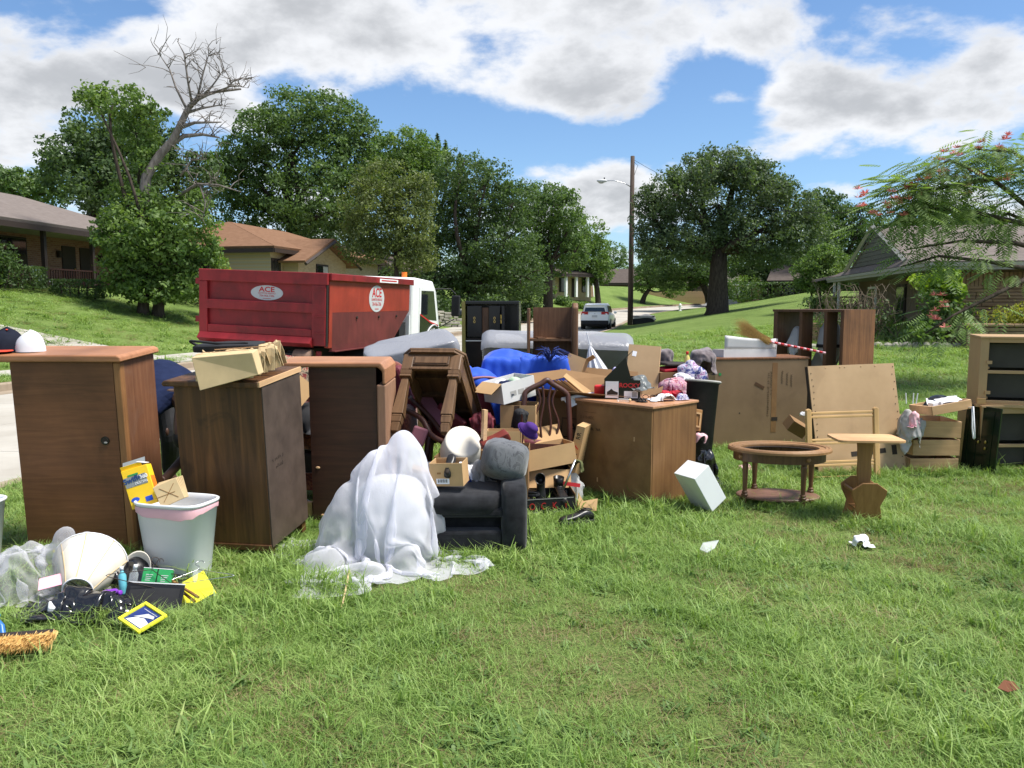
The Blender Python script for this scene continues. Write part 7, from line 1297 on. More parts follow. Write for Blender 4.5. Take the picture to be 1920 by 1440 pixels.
# on and around the charcoal sofa
sb = carton('shoe_box', 'tan shoe box with barcode label holding a black shoe', P(808, 912, 5.02), (R(4), R(-3), R(-12)), .215, .14, .15, m_card, group=None); pc('barcode_label', (.04, .125, -.0016, -.0003, .015, .05), m_paper, sb)
for k in range(11): pc('bar', (.05+k*.006, .05+k*.006+.002+.002*(k % 3 == 0), -.0024, -.0017, .025, .046), m_ink, sb)
MB().rbox((.06, -.001, .085), (.025, .001, .012)).build('faint_mark', m_mag, sb)
def shoe(name, label, loc, rot, s=1.0, boot=False, mat=None, group=None):
    t = thing(name, label, 'boot' if boot else 'shoe', loc, rot, group); mat = mat or m_blackl; mb = MB(); n = 14; rows = [(-.135, .030, .02, .055), (-.12, .038, .02, .085), (-.08, .040, .02, .10 if not boot else .14), (-.04, .038, .02, .095), (0, .038, .02, .075), (.05, .045, .02, .062), (.10, .046, .02, .055), (.135, .036, .02, .045), (.15, .016, .02, .034)]; vs = []
    for (x_, w_, z0, z1) in rows:
        for j in range(n): q = 2*PI*j/n; vs.append((x_*s, w_*s*math.copysign(abs(math.cos(q))**.7, math.cos(q)), (z0+(z1-z0)*(.5+.5*math.sin(q)))*s))
    k = len(rows); mb.add(vs, [(i*n+j, i*n+(j+1) % n, (i+1)*n+(j+1) % n, (i+1)*n+j) for i in range(k-1) for j in range(n)]+[tuple(range(n-1, -1, -1)), tuple(range((k-1)*n, k*n))]).build('upper', mat, t, smooth=True, sub=1)
    MB().prism([(x_*s*1.02, w_*s*1.06) for (x_, w_, a_, b_) in rows]+[(x_*s*1.02, -w_*s*1.06) for (x_, w_, a_, b_) in reversed(rows)], 0, .024*s, 'z').build('sole', m_blackm, t, bevel=.004)
    if boot: MB().lathe([(.045*s, .08*s), (.046*s, .12*s), (.05*s, .165*s), (.044*s, .165*s), (.04*s, .10*s)], 14, Matrix.Translation((-.085*s, 0, 0)), sx=1.15).build('shaft', mat, t, smooth=True)
    else: MB().ellipsoid((-.075*s, 0, .092*s), (.048*s, .028*s, .012*s), 12, 5).build('opening', m_ink, t, smooth=True)
    for q in range(4): MB().tube([((.0-.018*q)*s, -.02*s, (.082+.008*q)*s), ((-.005-.018*q)*s, .02*s, (.082+.008*q)*s)], .003*s, 5).build('lace', m_blackm, t)
    return t
sbm = Matrix.Translation(sb.location) @ sb.rotation_euler.to_matrix().to_4x4()
shoe('black_shoe', 'black shoe standing heel up in the tan shoe box', sbm @ Vector((.115, .07, .10)), (R(0), R(-50), R(80)), .62); tag(MB().rbox(sbm @ Vector((.175, .07, .08)), (.03, .10, .10), (R(5), R(12), 0)).build('tissue_wad', m_paper, bevel=.01), 'white tissue wad in the tan shoe box', 'tissue')
lid = carton('box_lid', 'tan shoe box lid propped beside the shoe box', P(772, 878, 5.12), (R(-38), R(12), R(-12)), .20, .13, .03, m_card, cat='lid'); heap('black_pouch', 'black nylon pouch under the shoe box lid', 'bag', m_blackm, (-.60, 5.08, .42), (.24, .2), (.11, .09, .06), 87, (22, 22), 1.4, ground=.40)
heap('white_shirt', 'white and grey shirt crumpled on the sofa back', 'shirt', m_whitec, (-.30, 5.42, .44), (.28, .24), (.10, .09, .08), 88, (26, 26), 1.5, ground=.40); heap('grey_shirt', 'grey garment bunched beside the sofa cushion', 'garment', m_greyc, (-.22, 5.36, .48), (.2, .2), (.06, .06, .09), 89, (22, 22), 1.5, ground=.40); heap('blue_lanyard_cloth', 'royal blue cloth with white mark on the sofa', 'cloth', m_blued, (-.32, 5.30, .43), (.12, .10), (.05, .04, .035), 90, (16, 16), 1.5, ground=.40)
rb = thing('red_shoe_bag', 'dark red pouch lying on the sofa back', 'bag', P(928, 825, 5.55), (R(20), R(-25), R(10))); pillow_slab(rb, 'pouch', .22, .10, .07, plain('brick_red', (.16, .022, .015), .6), 91, .006)
ds = thing('white_drum_shade', 'round white drum shade lying on the sofa back', 'lampshade', P(866, 836, 5.72), (R(50), R(-8), R(20))); MB().lathe([(.145, -.10), (.15, -.095), (.13, .06), (.124, .068), (.11, .070), (.0, .072)], 30).build('drum', m_cream, ds, smooth=True)
tag(MB().rbox(P(908, 800, 5.6), (.025, .12, .24), (R(-5), R(3), R(10))).build('white_board_edge', m_wBe), 'pale board standing on edge behind the sofa cushion', 'board')
# cartons in the middle of the pile
carton('kraft_box', 'tan carton with flap open behind the grey sofa cushion', P(910, 858, 5.95), (R(-3), R(0), R(-4)), .26, .2, .20, m_card, (None, None, None, None)); carton('under_box', 'brown carton standing behind the sofa under the tan one', (-.28, 5.95, 0), (0, 0, R(-4)), .40, .35, .50, m_cardd, (None, None, None, None))
cb2 = carton('kraft_carton', 'taped kraft carton standing under the white printed box', (P(938, 800, 6.55).x, 6.5, .0), (0, 0, R(-8)), .29, .3, .77, m_card, (None,)*4); pc('tape', (.115, .16, -.002, -.0003, .3, .77), m_tape, cb2); pc('tape', (.05, .10, -.0022, -.0004, .42, .52), m_cardd, cb2)
wbx = carton('printed_box', 'white printed carton full of folded shirts on the kraft carton', (P(945, 762, 6.45).x, 6.42, .785), (R(0), R(-9), R(38)), .34, .26, .17, m_cardw, (None, None, 118, None), inner=m_card); 
for k in range(3): pc('print_mark', (.08+.08*k, .14+.08*k, -.0016, -.0004, .05, .09), m_greyc, wbx)
wm = Matrix.Translation(wbx.location) @ wbx.rotation_euler.to_matrix().to_4x4()
for k, (x_, y_, mt_, lab) in enumerate(((.10, .08, m_navy, 'navy shirt bunched in the white printed carton'), (.22, .12, plain('pale_green_cloth', (.38, .52, .36), .9), 'pale green shirt in the white printed carton'), (.12, .17, m_whitec, 'white shirt in the white printed carton'))):
    q = wm @ Vector((x_, y_, .13)); heap('folded_shirt', lab, 'shirt', mt_, (q.x, q.y, q.z), (.17, .15), (.07, .06, .05), 92+k, (18, 18), 1.4, ground=.86)
lc = carton('large_carton', 'large collapsed brown carton with wide open flaps', (.16, 6.95, 0), (R(0), R(4), R(-12)), .82, .5, .80, m_cardd, (70, 35, 100, 62), inner=m_cardd, fl=.55); text('faint_print', 'AL', .10, m_ink, lc, (.36, -.002, .55), bold=.002); MB().tube([(.24, -.002, .47), (.48, -.002, .47), (.48, -.002, .63), (.24, -.002, .63), (.24, -.002, .47)], .004, 4).build('print_frame', m_ink, lc)
for k in range(5): MB().rbox((.42+.02*k, -.07+.02*k, .80-.01*k), (.62, .003, .05), (R(40), R(28+2*k), R(-4))).build('torn_edge', m_card if k % 2 else m_cardd, lc)
dch = thing('splat_chair', 'mahogany dining chair with carved splat back among the cartons', 'chair', (.26, 6.42, 0), (R(-6), R(4), R(14)))
curve([(-.22, 0, .05), (-.21, .02, .5), (-.19, .04, .80), (-.17, .05, .88), (-.05, .05, .95), (.0, .05, .98), (.05, .05, .95), (.17, .05, .88), (.19, .04, .80), (.21, .02, .5), (.22, 0, .05)], .019, 'back_frame', m_mahog, dch, sq=1.2)
for x_ in (-.075, -.03, .03, .075): curve([(x_*.8, .03, .45), (x_*1.5, .04, .62), (x_*.7, .05, .80), (x_*1.2, .05, .93)], .010, 'splat_rib', m_mahog, dch, 6)
pc('seat_rail', (-.21, .21, -.02, .02, .40, .46), m_mahog, dch); MB().ellipsoid((0, .2, .46), (.22, .2, .04), 14, 6, .4).build('seat', m_maroon, dch, smooth=True)
for x_ in (-.19, .19): pc('leg', (x_-.018, x_+.018, .36, .396, .0, .44), m_mahog, dch)
fb = carton('flat_carton', 'wide kraft carton with bent up flap before the splat chair', (P(990, 835, 6.3).x, 6.12, .30), (R(-4), R(-8), R(14)), .40, .3, .16, m_card, (None, 40, None, None)); carton('lower_carton', 'tan carton with open front flap on the grass beside the grocery bag', (.06, 6.2, 0), (0, 0, R(2)), .40, .33, .30, m_cardd, (152, None, None, None), inner=m_card, fl=.45)
vs_ = thing('printed_strip', 'narrow upright carton side printed with black letters', 'box', (P(1062, 850, 6.32).x, 6.36, .22), (0, R(12), R(-20))); pc('carton_body', (0, .07, 0, .2, 0, .42), m_card, vs_); text('print', 'ABSY', .06, m_ink, vs_, (.035, -.002, .14), (PI/2, R(-90), 0)); text('print', 'RR', .05, m_ink, vs_, (.035, -.002, .34), (PI/2, R(-90), 0)); MB().rbox((.035, -.0015, .245), (.04, .002, .008), (0, R(40), 0)).build('red_tick', m_redpr, vs_)
ph = thing('purple_hat', 'purple felt hat hanging over the kraft cartons', 'hat', P(990, 808, 6.0), (R(40), R(35), R(10))); MB().lathe([(.075, 0), (.072, .012), (.055, .02), (.05, .06), (.035, .075), (0, .078)], 20, sx=1.1, sy=.75).build('crown', m_purple, ph, smooth=True); MB().lathe([(.052, .004), (.085, .0), (.082, -.006), (.05, -.002)], 20, sx=1.1, sy=.75).build('brim', m_purple, ph, smooth=True)
rsk = thing('blue_raffia', 'tuft of dark blue raffia fringe by the blue quilt', 'fringe', P(1030, 678, 7.2)); mb = MB()
for k in range(60):
    a_ = rng.uniform(.2, 2.9); l_ = rng.uniform(.08, .2); mb.tube([(0, 0, 0), (l_*.5*math.cos(a_), rng.normal(0, .03), l_*.6), (l_*math.cos(a_)*1.1, rng.normal(0, .05), l_*.75*math.sin(a_)+.0)], [.005, .004, .002], 4)
mb.build('fringe_strands', m_blued, rsk)['kind'] = 'stuff'
carton('top_box', 'small tan box tipped open above the large carton', P(1056, 690, 7.35), (R(-15), R(18), R(-20)), .17, .15, .15, m_card, (None, None, None, 40)); heap('white_rag', 'white rag tucked beside the small tan box', 'rag', m_whitec, P(1042, 684, 7.3), (.10, .1), (.04, .04, .05), 96, (14, 14), 1.4, ground=.9)
ub = thing('white_umbrella', 'folded white umbrella standing point up before the box spring', 'umbrella', P(1118, 700, 7.9), (R(5), R(-14), 0)); mb = MB(); n = 20; vs = []
for (r_, z) in ((.10, 0), (.085, .05), (.05, .16), (.02, .25), (.008, .28)):
    for j in range(n): q = 2*PI*j/n; w_ = r_*(1+.3*(j % 2)); vs.append((w_*math.cos(q), w_*math.sin(q), z))
mb.add(vs, [(i*n+j, i*n+(j+1) % n, (i+1)*n+(j+1) % n, (i+1)*n+j) for i in range(4) for j in range(n)]).build('canopy', m_whitec, ub); MB().tube([(0, 0, -.5), (0, 0, .42)], .006, 6).build('shaft', m_whitep, ub)
heap('lavender_cloth', 'lavender cloth bunched beside the leaning hardboard', 'cloth', m_lav, P(1160, 705, 7.3), (.15, .13), (.07, .06, .09), 97, (20, 20), 1.4, ground=.75)
lp = thing('hardboard_sheet', 'tan hardboard sheet with sticker leaning behind the brown chest', 'board', P(1172, 725, 7.6), (R(-18), R(4), R(-10))); pc('sheet', (0, .30, 0, .008, -.5, .42), m_wG, lp); pc('edge', (.3005, .306, -.001, .010, -.5, .42), m_drawerin, lp); MB().rbox((.06, -.001, .33), (.04, .002, .05), (0, R(8), 0)).build('sticker', m_paper, lp)
# more of the heap between the sofa and the chests
def sheet(name, label, pts, mat, th=.006):
    o = MB().poly(pts).build(name, mat, solid=th); tag(o, label, 'cardboard'); return o
sheet('cardboard_sheet', 'wide bent brown carton flap hanging before the blue quilt', [P(940, 730, 6.75), P(955, 706, 6.9), P(1062, 692, 7.0), P(1066, 706, 6.9), P(1000, 722, 6.8)], m_cardd)
sheet('cardboard_sheet', 'long brown carton flap sloping towards the black shoe box', [P(1050, 692, 7.0), P(1140, 706, 7.0), P(1152, 738, 6.9), P(1120, 745, 6.85), P(1060, 712, 6.9)], m_cardd)
sheet('cardboard_sheet', 'torn pale carton liner along the edge of the sloping flap', [P(1062, 700, 6.85), P(1120, 742, 6.75), P(1112, 752, 6.72), P(1056, 706, 6.82)], m_card)
bk = thing('dark_suitcase', 'black suitcase standing between cartons and the maroon chair', 'suitcase', (-.12, 6.62, 0), (R(-6), 0, R(8))); pc('shell', (0, .24, 0, .2, .03, .58), m_blackm, bk, bevel=.03, seg=3); pc('handle', (.07, .17, .08, .1, .581, .60), m_blackm, bk); pc('zip', (-.004, .244, .095, .105, .04, .57), m_greyc, bk)
for i, (x, y, d_, sz, r_, mt_, lab, sd_, gz) in enumerate(((905, 780, 6.4, .22, (.10, .08, .08), m_maroon, 'maroon garment stuffed beside the tipped console table', 121, .55), (1120, 735, 7.0, .24, (.11, .09, .07), m_red, 'crimson shirt pushed against the black shoe box', 123, .78), (1150, 722, 7.2, .22, (.10, .08, .07), m_plaid, 'printed shirt between sloping flap and leaning hardboard', 124, .80), (880, 850, 5.75, .2, (.09, .07, .06), m_greyc, 'grey shirt below the white drum shade', 125, .30), (975, 770, 6.35, .18, (.08, .07, .06), m_blackm, 'black sweater beside the splat chair', 126, .60), (1240, 660, 8.0, .26, (.12, .1, .07), m_greycl, 'taupe towel on top of the rolled rugs', 128, .98))):
    q = P(x, y, d_); heap('pile_garment', lab, 'garment', mt_, (q.x, q.y, q.z-.03), (sz, sz*.8), r_, sd_, (24, 22), 1.6, ground=gz, group='garments mixed into the pile')
for (x, y, d_, w_, h_, dp_, rz_, lab) in ((1000, 905, 6.35, .30, .20, .25, 12, 'low crushed carton behind the boot box'), (850, 885, 6.1, .30, .42, .3, -8, 'tall brown carton hidden behind the sofa back'), (1180, 760, 7.25, .35, .70, .3, 5, 'brown carton propping the leaning hardboard')):
    q = P(x, y, d_); carton('filler_carton', lab, (q.x-w_/2, q.y, 0), (0, 0, R(rz_)), w_, dp_, h_, m_cardd, (None, 40, None, 60), group='cartons buried in the pile')
# things on the brown chest
def onD(u, v, z=0): return dm_ @ Vector((u, v, .812+z))
shb = thing('black_shoe_box', 'black shoe box with shoe picture label and lifted lid on the brown chest', 'box', onD(.22, .09), (0, 0, yaw+R(34))); shb.scale = (1.3, 1.1, 1.3); w_, d_, h_ = .225, .34, .125
MB().box(0, w_, 0, .004, 0, h_).box(0, w_, d_-.004, d_, 0, h_).box(0, .004, .004, d_-.004, 0, h_).box(w_-.004, w_, .004, d_-.004, 0, h_).box(.004, w_-.004, .004, d_-.004, 0, .004).build('carton_body', m_black, shb); pc('picture_label', (.008, .09, -.0015, -.0002, .01, .115), m_paper, shb); MB().prism([(.018, .03), (.085, .03), (.087, .045), (.06, .055), (.045, .068), (.03, .055), (.018, .048)], -.0026, -.0016, 'y').build('shoe_picture', m_ink, shb); text('brand_print', 'ROCKY', .038, m_redpr, shb, (.158, -.002, .09), bold=.0012); pc('data_label', (.125, .21, -.0015, -.0002, .012, .055), m_paper, shb)
for k in range(7): pc('bar', (.175+k*.0045, .177+k*.0045, -.0024, -.0016, .018, .05), m_ink, shb)
for y_ in (.10, .24): text('brand_print', 'ROCKY', .03, m_redpr, shb, (w_+.001, y_, .06), (PI/2, R(-6), PI/2), bold=.001)
ld = MB(); rt = Matrix.Translation((0, 0, h_)) @ Matrix.Rotation(R(-46), 4, 'Y'); ld.box(0, .23, .0, .34, 0, .004, rt); ld.build('lid', m_black, shb); MB().poly([rt @ Vector((.0, .001, 0)), rt @ Vector((.19, .001, 0)), Vector((.17, .001, h_))]).build('lid_side', m_black, shb, solid=.003)
A = drape((26, 22), (.22, .26), onD(.40, .32, .30), [('e', *onD(.38, .34, .08), .09, .12, .12)], 50, 1.25, 98, ground=.9, rotz=.4); A = crumple(A, .02, 4, 17)
tag(cloth('grey_tissue', film('grey_tissue_paper', (.22, .24, .24), .9, .3, .4), A, thick=.001), 'dark grey wrapping paper bulging out of the black shoe box', 'paper')
fz = thing('red_purse', 'small red folded purse beside the black shoe box', 'purse', onD(.12, .22), (0, 0, yaw+R(40))); pillow_slab(fz, 'purse_body', .16, .09, .09, m_redp, 99, .006); fz.location.z += .05; MB().rbox((.06, 0, .07), (.03, .005, .09), (0, R(12), 0)).build('white_tag', m_whitep, fz)
rp_ = thing('rolled_poster', 'white rolled paper lying on the corner of the brown chest', 'paper', onD(.02, .10, .018), (0, R(-3), R(12))); MB().tube([(-.22, 0, -.02), (.18, 0, .015)], .016, 12).build('roll', m_paper, rp_, smooth=True); MB().poly([(-.2, -.005, -.03), (.1, -.01, -.008), (-.05, -.04, -.05), (-.16, -.05, -.09)]).build('loose_end', m_paper, rp_, solid=.002)
gl = thing('eyeglasses', 'pair of dark eyeglasses lying on the brown chest edge', 'glasses', onD(.52, .30, .012), (R(5), 0, yaw+R(30)))
for x_ in (-.03, .03): MB().tube([(x_+.024*math.cos(q), 0, .016+.016*math.sin(q)) for q in np.linspace(0, 6.3, 16)], .0028, 5).build('lens_rim', m_blackm, gl)
MB().tube([(-.006, 0, .02), (.006, 0, .02)], .002, 4).tube([(-.054, 0, .02), (-.056, .12, .004)], .002, 4).tube([(.054, 0, .02), (.056, .12, .004)], .002, 4).build('temple', m_blackm, gl)
gc = thing('glasses_case', 'clear plastic glasses case on the brown chest edge', 'case', onD(.44, .07, .012), (0, 0, yaw+R(22))); MB().ellipsoid((0, 0, 0), (.06, .02, .014), 14, 6, .6).build('case_shell', m_clear, gc, smooth=True); MB().ellipsoid((.05, 0, .004), (.012, .018, .012), 8, 5).build('clasp', m_kraft, gc)
sdl = thing('black_sandal', 'small black sandal on the brown chest beside the glasses case', 'sandal', onD(.56, .14, .0), (0, 0, yaw+R(15))); MB().ellipsoid((0, 0, .008), (.06, .022, .008), 14, 5).build('sole', m_blackm, sdl, smooth=True); curve([(-.02, -.022, .01), (-.01, 0, .035), (.0, .022, .01)], .006, 'strap', m_blackm, sdl); curve([(.02, -.022, .01), (.025, 0, .03), (.03, .022, .01)], .006, 'strap', m_blackm, sdl)
q = onD(.62, .34); heap('white_blouse', 'white blouse folded on the brown chest with dark glasses on it', 'blouse', m_whitec, (q.x, q.y, q.z+.02), (.24, .18), (.10, .07, .045), 101, (24, 20), 1.35, ground=.816); q = onD(.70, .50); heap('print_scarf', 'pale printed scarf at the corner of the brown chest', 'scarf', m_lilac, (q.x, q.y, q.z+.02), (.12, .1), (.05, .045, .04), 102, (16, 16), 1.35, ground=.816)
# clothes behind the brown chest
ctot = thing('black_tote', 'black plastic tote with grey rim full of clothes', 'tote', (1.62, 6.98, .0), (R(-6), R(6), R(12))); MB().lathe([(.12, .15), (.145, .9), (.155, .905), (.155, .925), (.14, .925), (.115, .17), (.02, .17)], 30, sx=1.0, sy=.8).build('tote_body', m_blackm, ctot, smooth=True); MB().tube([(.155*math.cos(q), .124*math.sin(q), .918) for q in np.linspace(0, 2*PI, 31)], .012, 6).build('tote_rim', m_greyc, ctot)
tb = thing('clothes_table', 'low brown box carrying the clothes heap', 'box', (1.25, 7.15, 0), (0, 0, R(5))); pc('carton_body', (0, .55, 0, .8, 0, .74), m_cardd, tb)
for i, (x, y, d_, sz, r_, mt_, lab, sd_) in enumerate(((1262, 715, 7.35, .34, (.17, .13, .10), m_plaid, 'red and white printed clothes heaped behind the black shoe box', 103), (1255, 740, 7.2, .26, (.12, .10, .09), m_red, 'crimson cloth hanging down behind the white blouse', 104), (1300, 688, 7.5, .30, (.15, .12, .10), m_lilac, 'blue and white printed clothes beside the bottle', 105), (1285, 703, 7.4, .22, (.12, .09, .09), m_whitec, 'white clothes in the middle of the clothes heap', 106), (1318, 660, 7.9, .36, (.18, .14, .10), m_greycl, 'grey brown knitted blanket folded over the wide chest corner', 107))):
    q = P(x, y, d_); heap('clothes', lab, 'clothes', mt_, (q.x, q.y, q.z-.04), (sz, sz*.8), r_, sd_, (28, 26), 1.6, ground=q.z-.22, group='clothes heaped between the chests')
q = P(1265, 690, 7.75); rg = thing('rolled_rugs', 'rolled leopard print and red rugs behind the clothes heap', 'rugs', q, (0, R(-14), R(10)))
for k, (z_, mt_) in enumerate(((.0, m_leop), (.03, m_red), (.06, m_trimd))): MB().rbox((-.02+.03*k, 0, z_-.03), (.34, .3, .028), (0, R(8*k), 0)).build('rug_fold', mt_, rg, bevel=.01)
tag(MB().rbox(P(1262, 712, 7.7), (.34, .25, .16), (0, 0, R(8))).build('brown_box', m_cardd), 'brown box under the leopard print rug', 'box')
bottle('red_cap_bottle', 'yellow bottle with red cap standing on the clothes heap', P(1288, 697, 7.55), (0, 0, 0), .026, .19, plain('pale_yellow', (.62, .52, .16), .35), m_redp)
lw = thing('wooden_drawer_front', 'carved wooden drawer front hanging behind the brown chest', 'drawer', P(1287, 800, 6.85), (R(-8), R(12), R(25))); pc('panel', (0, .16, 0, .02, -.02, .17), m_mag, lw, bevel=.006); pc('moulding', (.02, .14, -.012, -.0005, .125, .14), m_drawer, lw); pc('moulding', (.02, .14, -.012, -.0005, .01, .025), m_drawer, lw); pc('moulding', (.125, .14, -.012, -.0005, .026, .124), m_drawer, lw)
heap('bin_liner', 'full black bin liner tied with pink band beside the brown chest', 'bag', m_blackp, (1.72, 6.95, .20), (.34, .34), (.15, .13, .22), 108, (28, 28), 1.6); q = P(1310, 812, 6.85); heap('pink_wrap', 'pink and white plastic bundle on top of the black bin liner', 'bag', m_pinkfilm, (q.x, q.y, q.z-.03), (.18, .12), (.08, .06, .04), 109, (18, 16), 1.4, ground=.40)
wx = thing('white_foam_box', 'clean white foam carton leaning on the brown chest', 'box', G(1342, 962, 0), (R(0), R(-34), R(28))); pc('carton_body', (-.02, .145, 0, .24, .03, .36), m_foam, wx, bevel=.003)
# boots before the sofa
rk = thing('boot_box', 'black boot box lettered in red with boots standing in it', 'box', (.02, 5.88, 0), (R(3), R(-2), R(6))); w_, d_, h_ = .46, .26, .14
MB().box(0, w_, 0, .005, 0, h_).box(0, w_, d_-.005, d_, 0, h_).box(0, .005, .005, d_-.005, 0, h_).box(w_-.005, w_, .005, d_-.005, 0, h_).box(.005, w_-.005, .005, d_-.005, 0, .005).build('carton_body', m_blackm, rk); pc('edge_print', (.01, w_-.01, -.0014, -.0003, h_-.010, h_-.005), m_greyc, rk)
for k, ch in enumerate('ROCKY'): text('lettering', ch, .075, m_redpr, rk, (.05+.085*k, -.002, .075), sx=.8)
pc('inner_side', (w_+.0005, w_+.004, 0, d_, 0, h_+.02), m_cardd, rk)
for x_ in (.12, .30): 
    for k in range(6): pc('print_mark', (x_+.014*k, x_+.01+.014*k, -.0014, -.0003, .025, .033), m_greyc, rk)
rkm = Matrix.Translation(rk.location) @ rk.rotation_euler.to_matrix().to_4x4()
shoe('work_boot', 'tall laced black boot standing in the boot box', rkm @ Vector((.37, .12, .10)), (0, R(6), R(-78)), .85, True, group='boots in the box'); shoe('work_boot', 'black boot lying sole out in the boot box', rkm @ Vector((.22, .13, .17)), (R(0), R(72), R(-95)), .8, True, group='boots in the box'); shoe('loose_shoe', 'black shoe lying across the end of the boot box', rkm @ Vector((.08, .10, .13)), (R(0), R(-8), R(-20)), .85)
shoe('dress_shoe', 'single black leather slip-on shoe in the grass', G(1082, 980, .015), (0, R(-3), R(208)), 1.0)
ccf = thing('cardboard_flap', 'torn tan cardboard flap beside the boot box', 'cardboard', G(1082, 962, .03), (R(-10), 0, R(10))); MB().add([(0, 0, 0), (.02, .02, .15), (.06, .03, .085), (.17, .02, .10), (.15, 0, .01)], [(0, 4, 3, 2), (0, 2, 1)]).build('flap', m_card, ccf, solid=.005)
heap('grocery_bag', 'white plastic grocery bag with red print stuffed with clothes', 'bag', m_bagw, (.46, 6.24, .14), (.26, .24), (.12, .10, .18), 110, (26, 26), 1.55, thick=0); heap('olive_cloth', 'olive cloth stuffed in the mouth of the grocery bag', 'cloth', m_olive, (.52, 6.22, .34), (.12, .1), (.05, .05, .04), 111, (16, 16), 1.4, ground=.28)
tag(MB().rbox((.46, 6.125, .20), (.14, .004, .03), (R(-10), R(8), 0)).build('red_print_band', m_redpr), 'red printed band on the grocery bag', 'label'); pr_ = thing('metal_tube', 'shiny metal tube leaning between grocery bag and boots', 'tube', P(1056, 918, 5.98)); MB().tube([(0, 0, 0), P(1079, 862, 6.05)-P(1056, 918, 5.98)], .009, 8).build('tube_body', m_steel, pr_, smooth=True)
tag(MB().tube([P(990, 965, 5.0), P(993, 1000, 5.02), P(998, 1030, 5.0), P(1004, 1045, 4.95)], .003, 5).build('thin_cable', m_blackm), 'thin black cable hanging beside the sofa arm', 'cable')
# white box with broom on the wide chest
bxm = lambda u, v, z: em_ @ Vector((u, v, 1.008+z)); wb2 = carton('white_flat_box', 'long white cardboard box with a broom in it on the wide chest', bxm(.12, .06, 0), (R(-2), R(0), R(10)), .62, .30, .085, m_cardw, (None,)*4); A = np.zeros((14, 5, 3))
for i in range(14):
    for j in range(5): u = i/13; A[i, j] = (.01+u*.60, .008-.012*j/4, .086+(.135+.02*math.cos(u*3))*j/4*(1-.12*math.sin(u*PI)))
MB().grid(A).build('raised_side', m_cardw, wb2, smooth=True, solid=.004); MB().rbox((.62, .1, .12), (.006, .2, .16), (0, R(6), 0)).build('end_flap', m_cardw, wb2)
bh = thing('straw_broom', 'straw broom with red and white striped handle lying in the white box', 'broom', P(1440, 640, 8.85)); mb = MB(); r_ = np.random.default_rng(12); e0 = P(1440, 640, 8.85); tp = P(1385, 612, 8.85)-e0
for k in range(900):
    s0 = Vector((r_.normal(0, .015), r_.normal(0, .015), r_.normal(0, .015))); e1 = tp+Vector((r_.uniform(-.10, .03), r_.normal(0, .03), r_.uniform(-.07, .12)*1)); e1 *= r_.uniform(.75, 1.05); mb.add([s0, s0+Vector((.003, 0, .002)), e1], [(0, 1, 2)])
mb.build('bristles', m_straw, bh)['kind'] = 'stuff'
h0, h1_ = Vector((0, 0, 0)), P(1548, 662, 8.8)-e0
for k in range(18): MB().tube([h0.lerp(h1_, k/18), h0.lerp(h1_, (k+1)/18-.003)], .013, 8).build('handle_stripe', m_pinkfilm if k % 2 else m_redpr, bh, smooth=True)
# small litter on the lawn
heap('crumpled_paper', 'white crumpled paper lying in the grass before the magazine table', 'paper', m_paper, (2.29, 5.14, .05), (.15, .15), (.07, .06, .055), 112, (22, 22), 1.5, thick=.001, cr=.2); tag(MB().poly([G(1312, 1030, .045), G(1318, 1018, .07), G(1348, 1013, .075), G(1340, 1028, .05), G(1326, 1036, .04)]).build('plastic_scrap', m_clear, solid=.006), 'clear plastic scrap lying in the grass', 'scrap')
heap('pink_rag', 'pale pink rag in the grass under the oval table', 'rag', m_pinkfilm, (2.22, 7.55, .03), (.16, .12), (.07, .05, .05), 113, (14, 14), 1.3); tag(MB().poly([G(1870, 1290, .05), G(1882, 1275, .07), G(1900, 1278, .06), G(1912, 1292, .05), G(1890, 1298, .04)]).build('dead_leaf', plain('brown_leaf', (.14, .045, .015), .8), solid=.002), 'curled brown dead leaf in the grass', 'leaf')
tag(MB().rbox(P(1492, 800, 8.3), (.20, .16, .12), (R(20), R(30), R(10))).build('brown_scrap_carton', m_cardd), 'brown carton tipped between wide chest and bed end', 'box'); heap('white_paper_wad', 'white paper wad beside the wide chest', 'paper', m_paper, P(1508, 780, 8.0), (.1, .1), (.04, .04, .05), 114, (12, 12), 1.3, ground=.4)
# ------------------------------------------------------------------ grass
def tuft(name, nb, rad, h, w, seed, mat, lean=.5, curl=.5):
    r = np.random.default_rng(seed); mb = MB()
    for k in range(nb):
        a = r.uniform(0, 6.28); rr = rad*math.sqrt(r.random()); p = Vector((rr*math.cos(a), rr*math.sin(a), -.01)); hh = h*r.uniform(.45, 1.25); da = r.uniform(0, 6.28); dv = Vector((math.cos(da), math.sin(da), 0)); le = hh*lean*r.uniform(.2, 1.6); sd = Vector((-dv.y, dv.x, 0))*w*r.uniform(.6, 1.3); 
        q1 = p+Vector((0, 0, hh*.55))+dv*le*.35; q2 = p+Vector((0, 0, hh*(1-curl*.3*r.random())))+dv*le*(1+curl*.5)
        mb.add([p-sd, p+sd, q1+sd*.8, q1-sd*.8, q2], [(0, 1, 2, 3), (3, 2, 4)])
    me = mb.mesh(name, mat); return bpy.data.objects.new(name, me)
gcol = bpy.data.collections.new('grass_tufts')
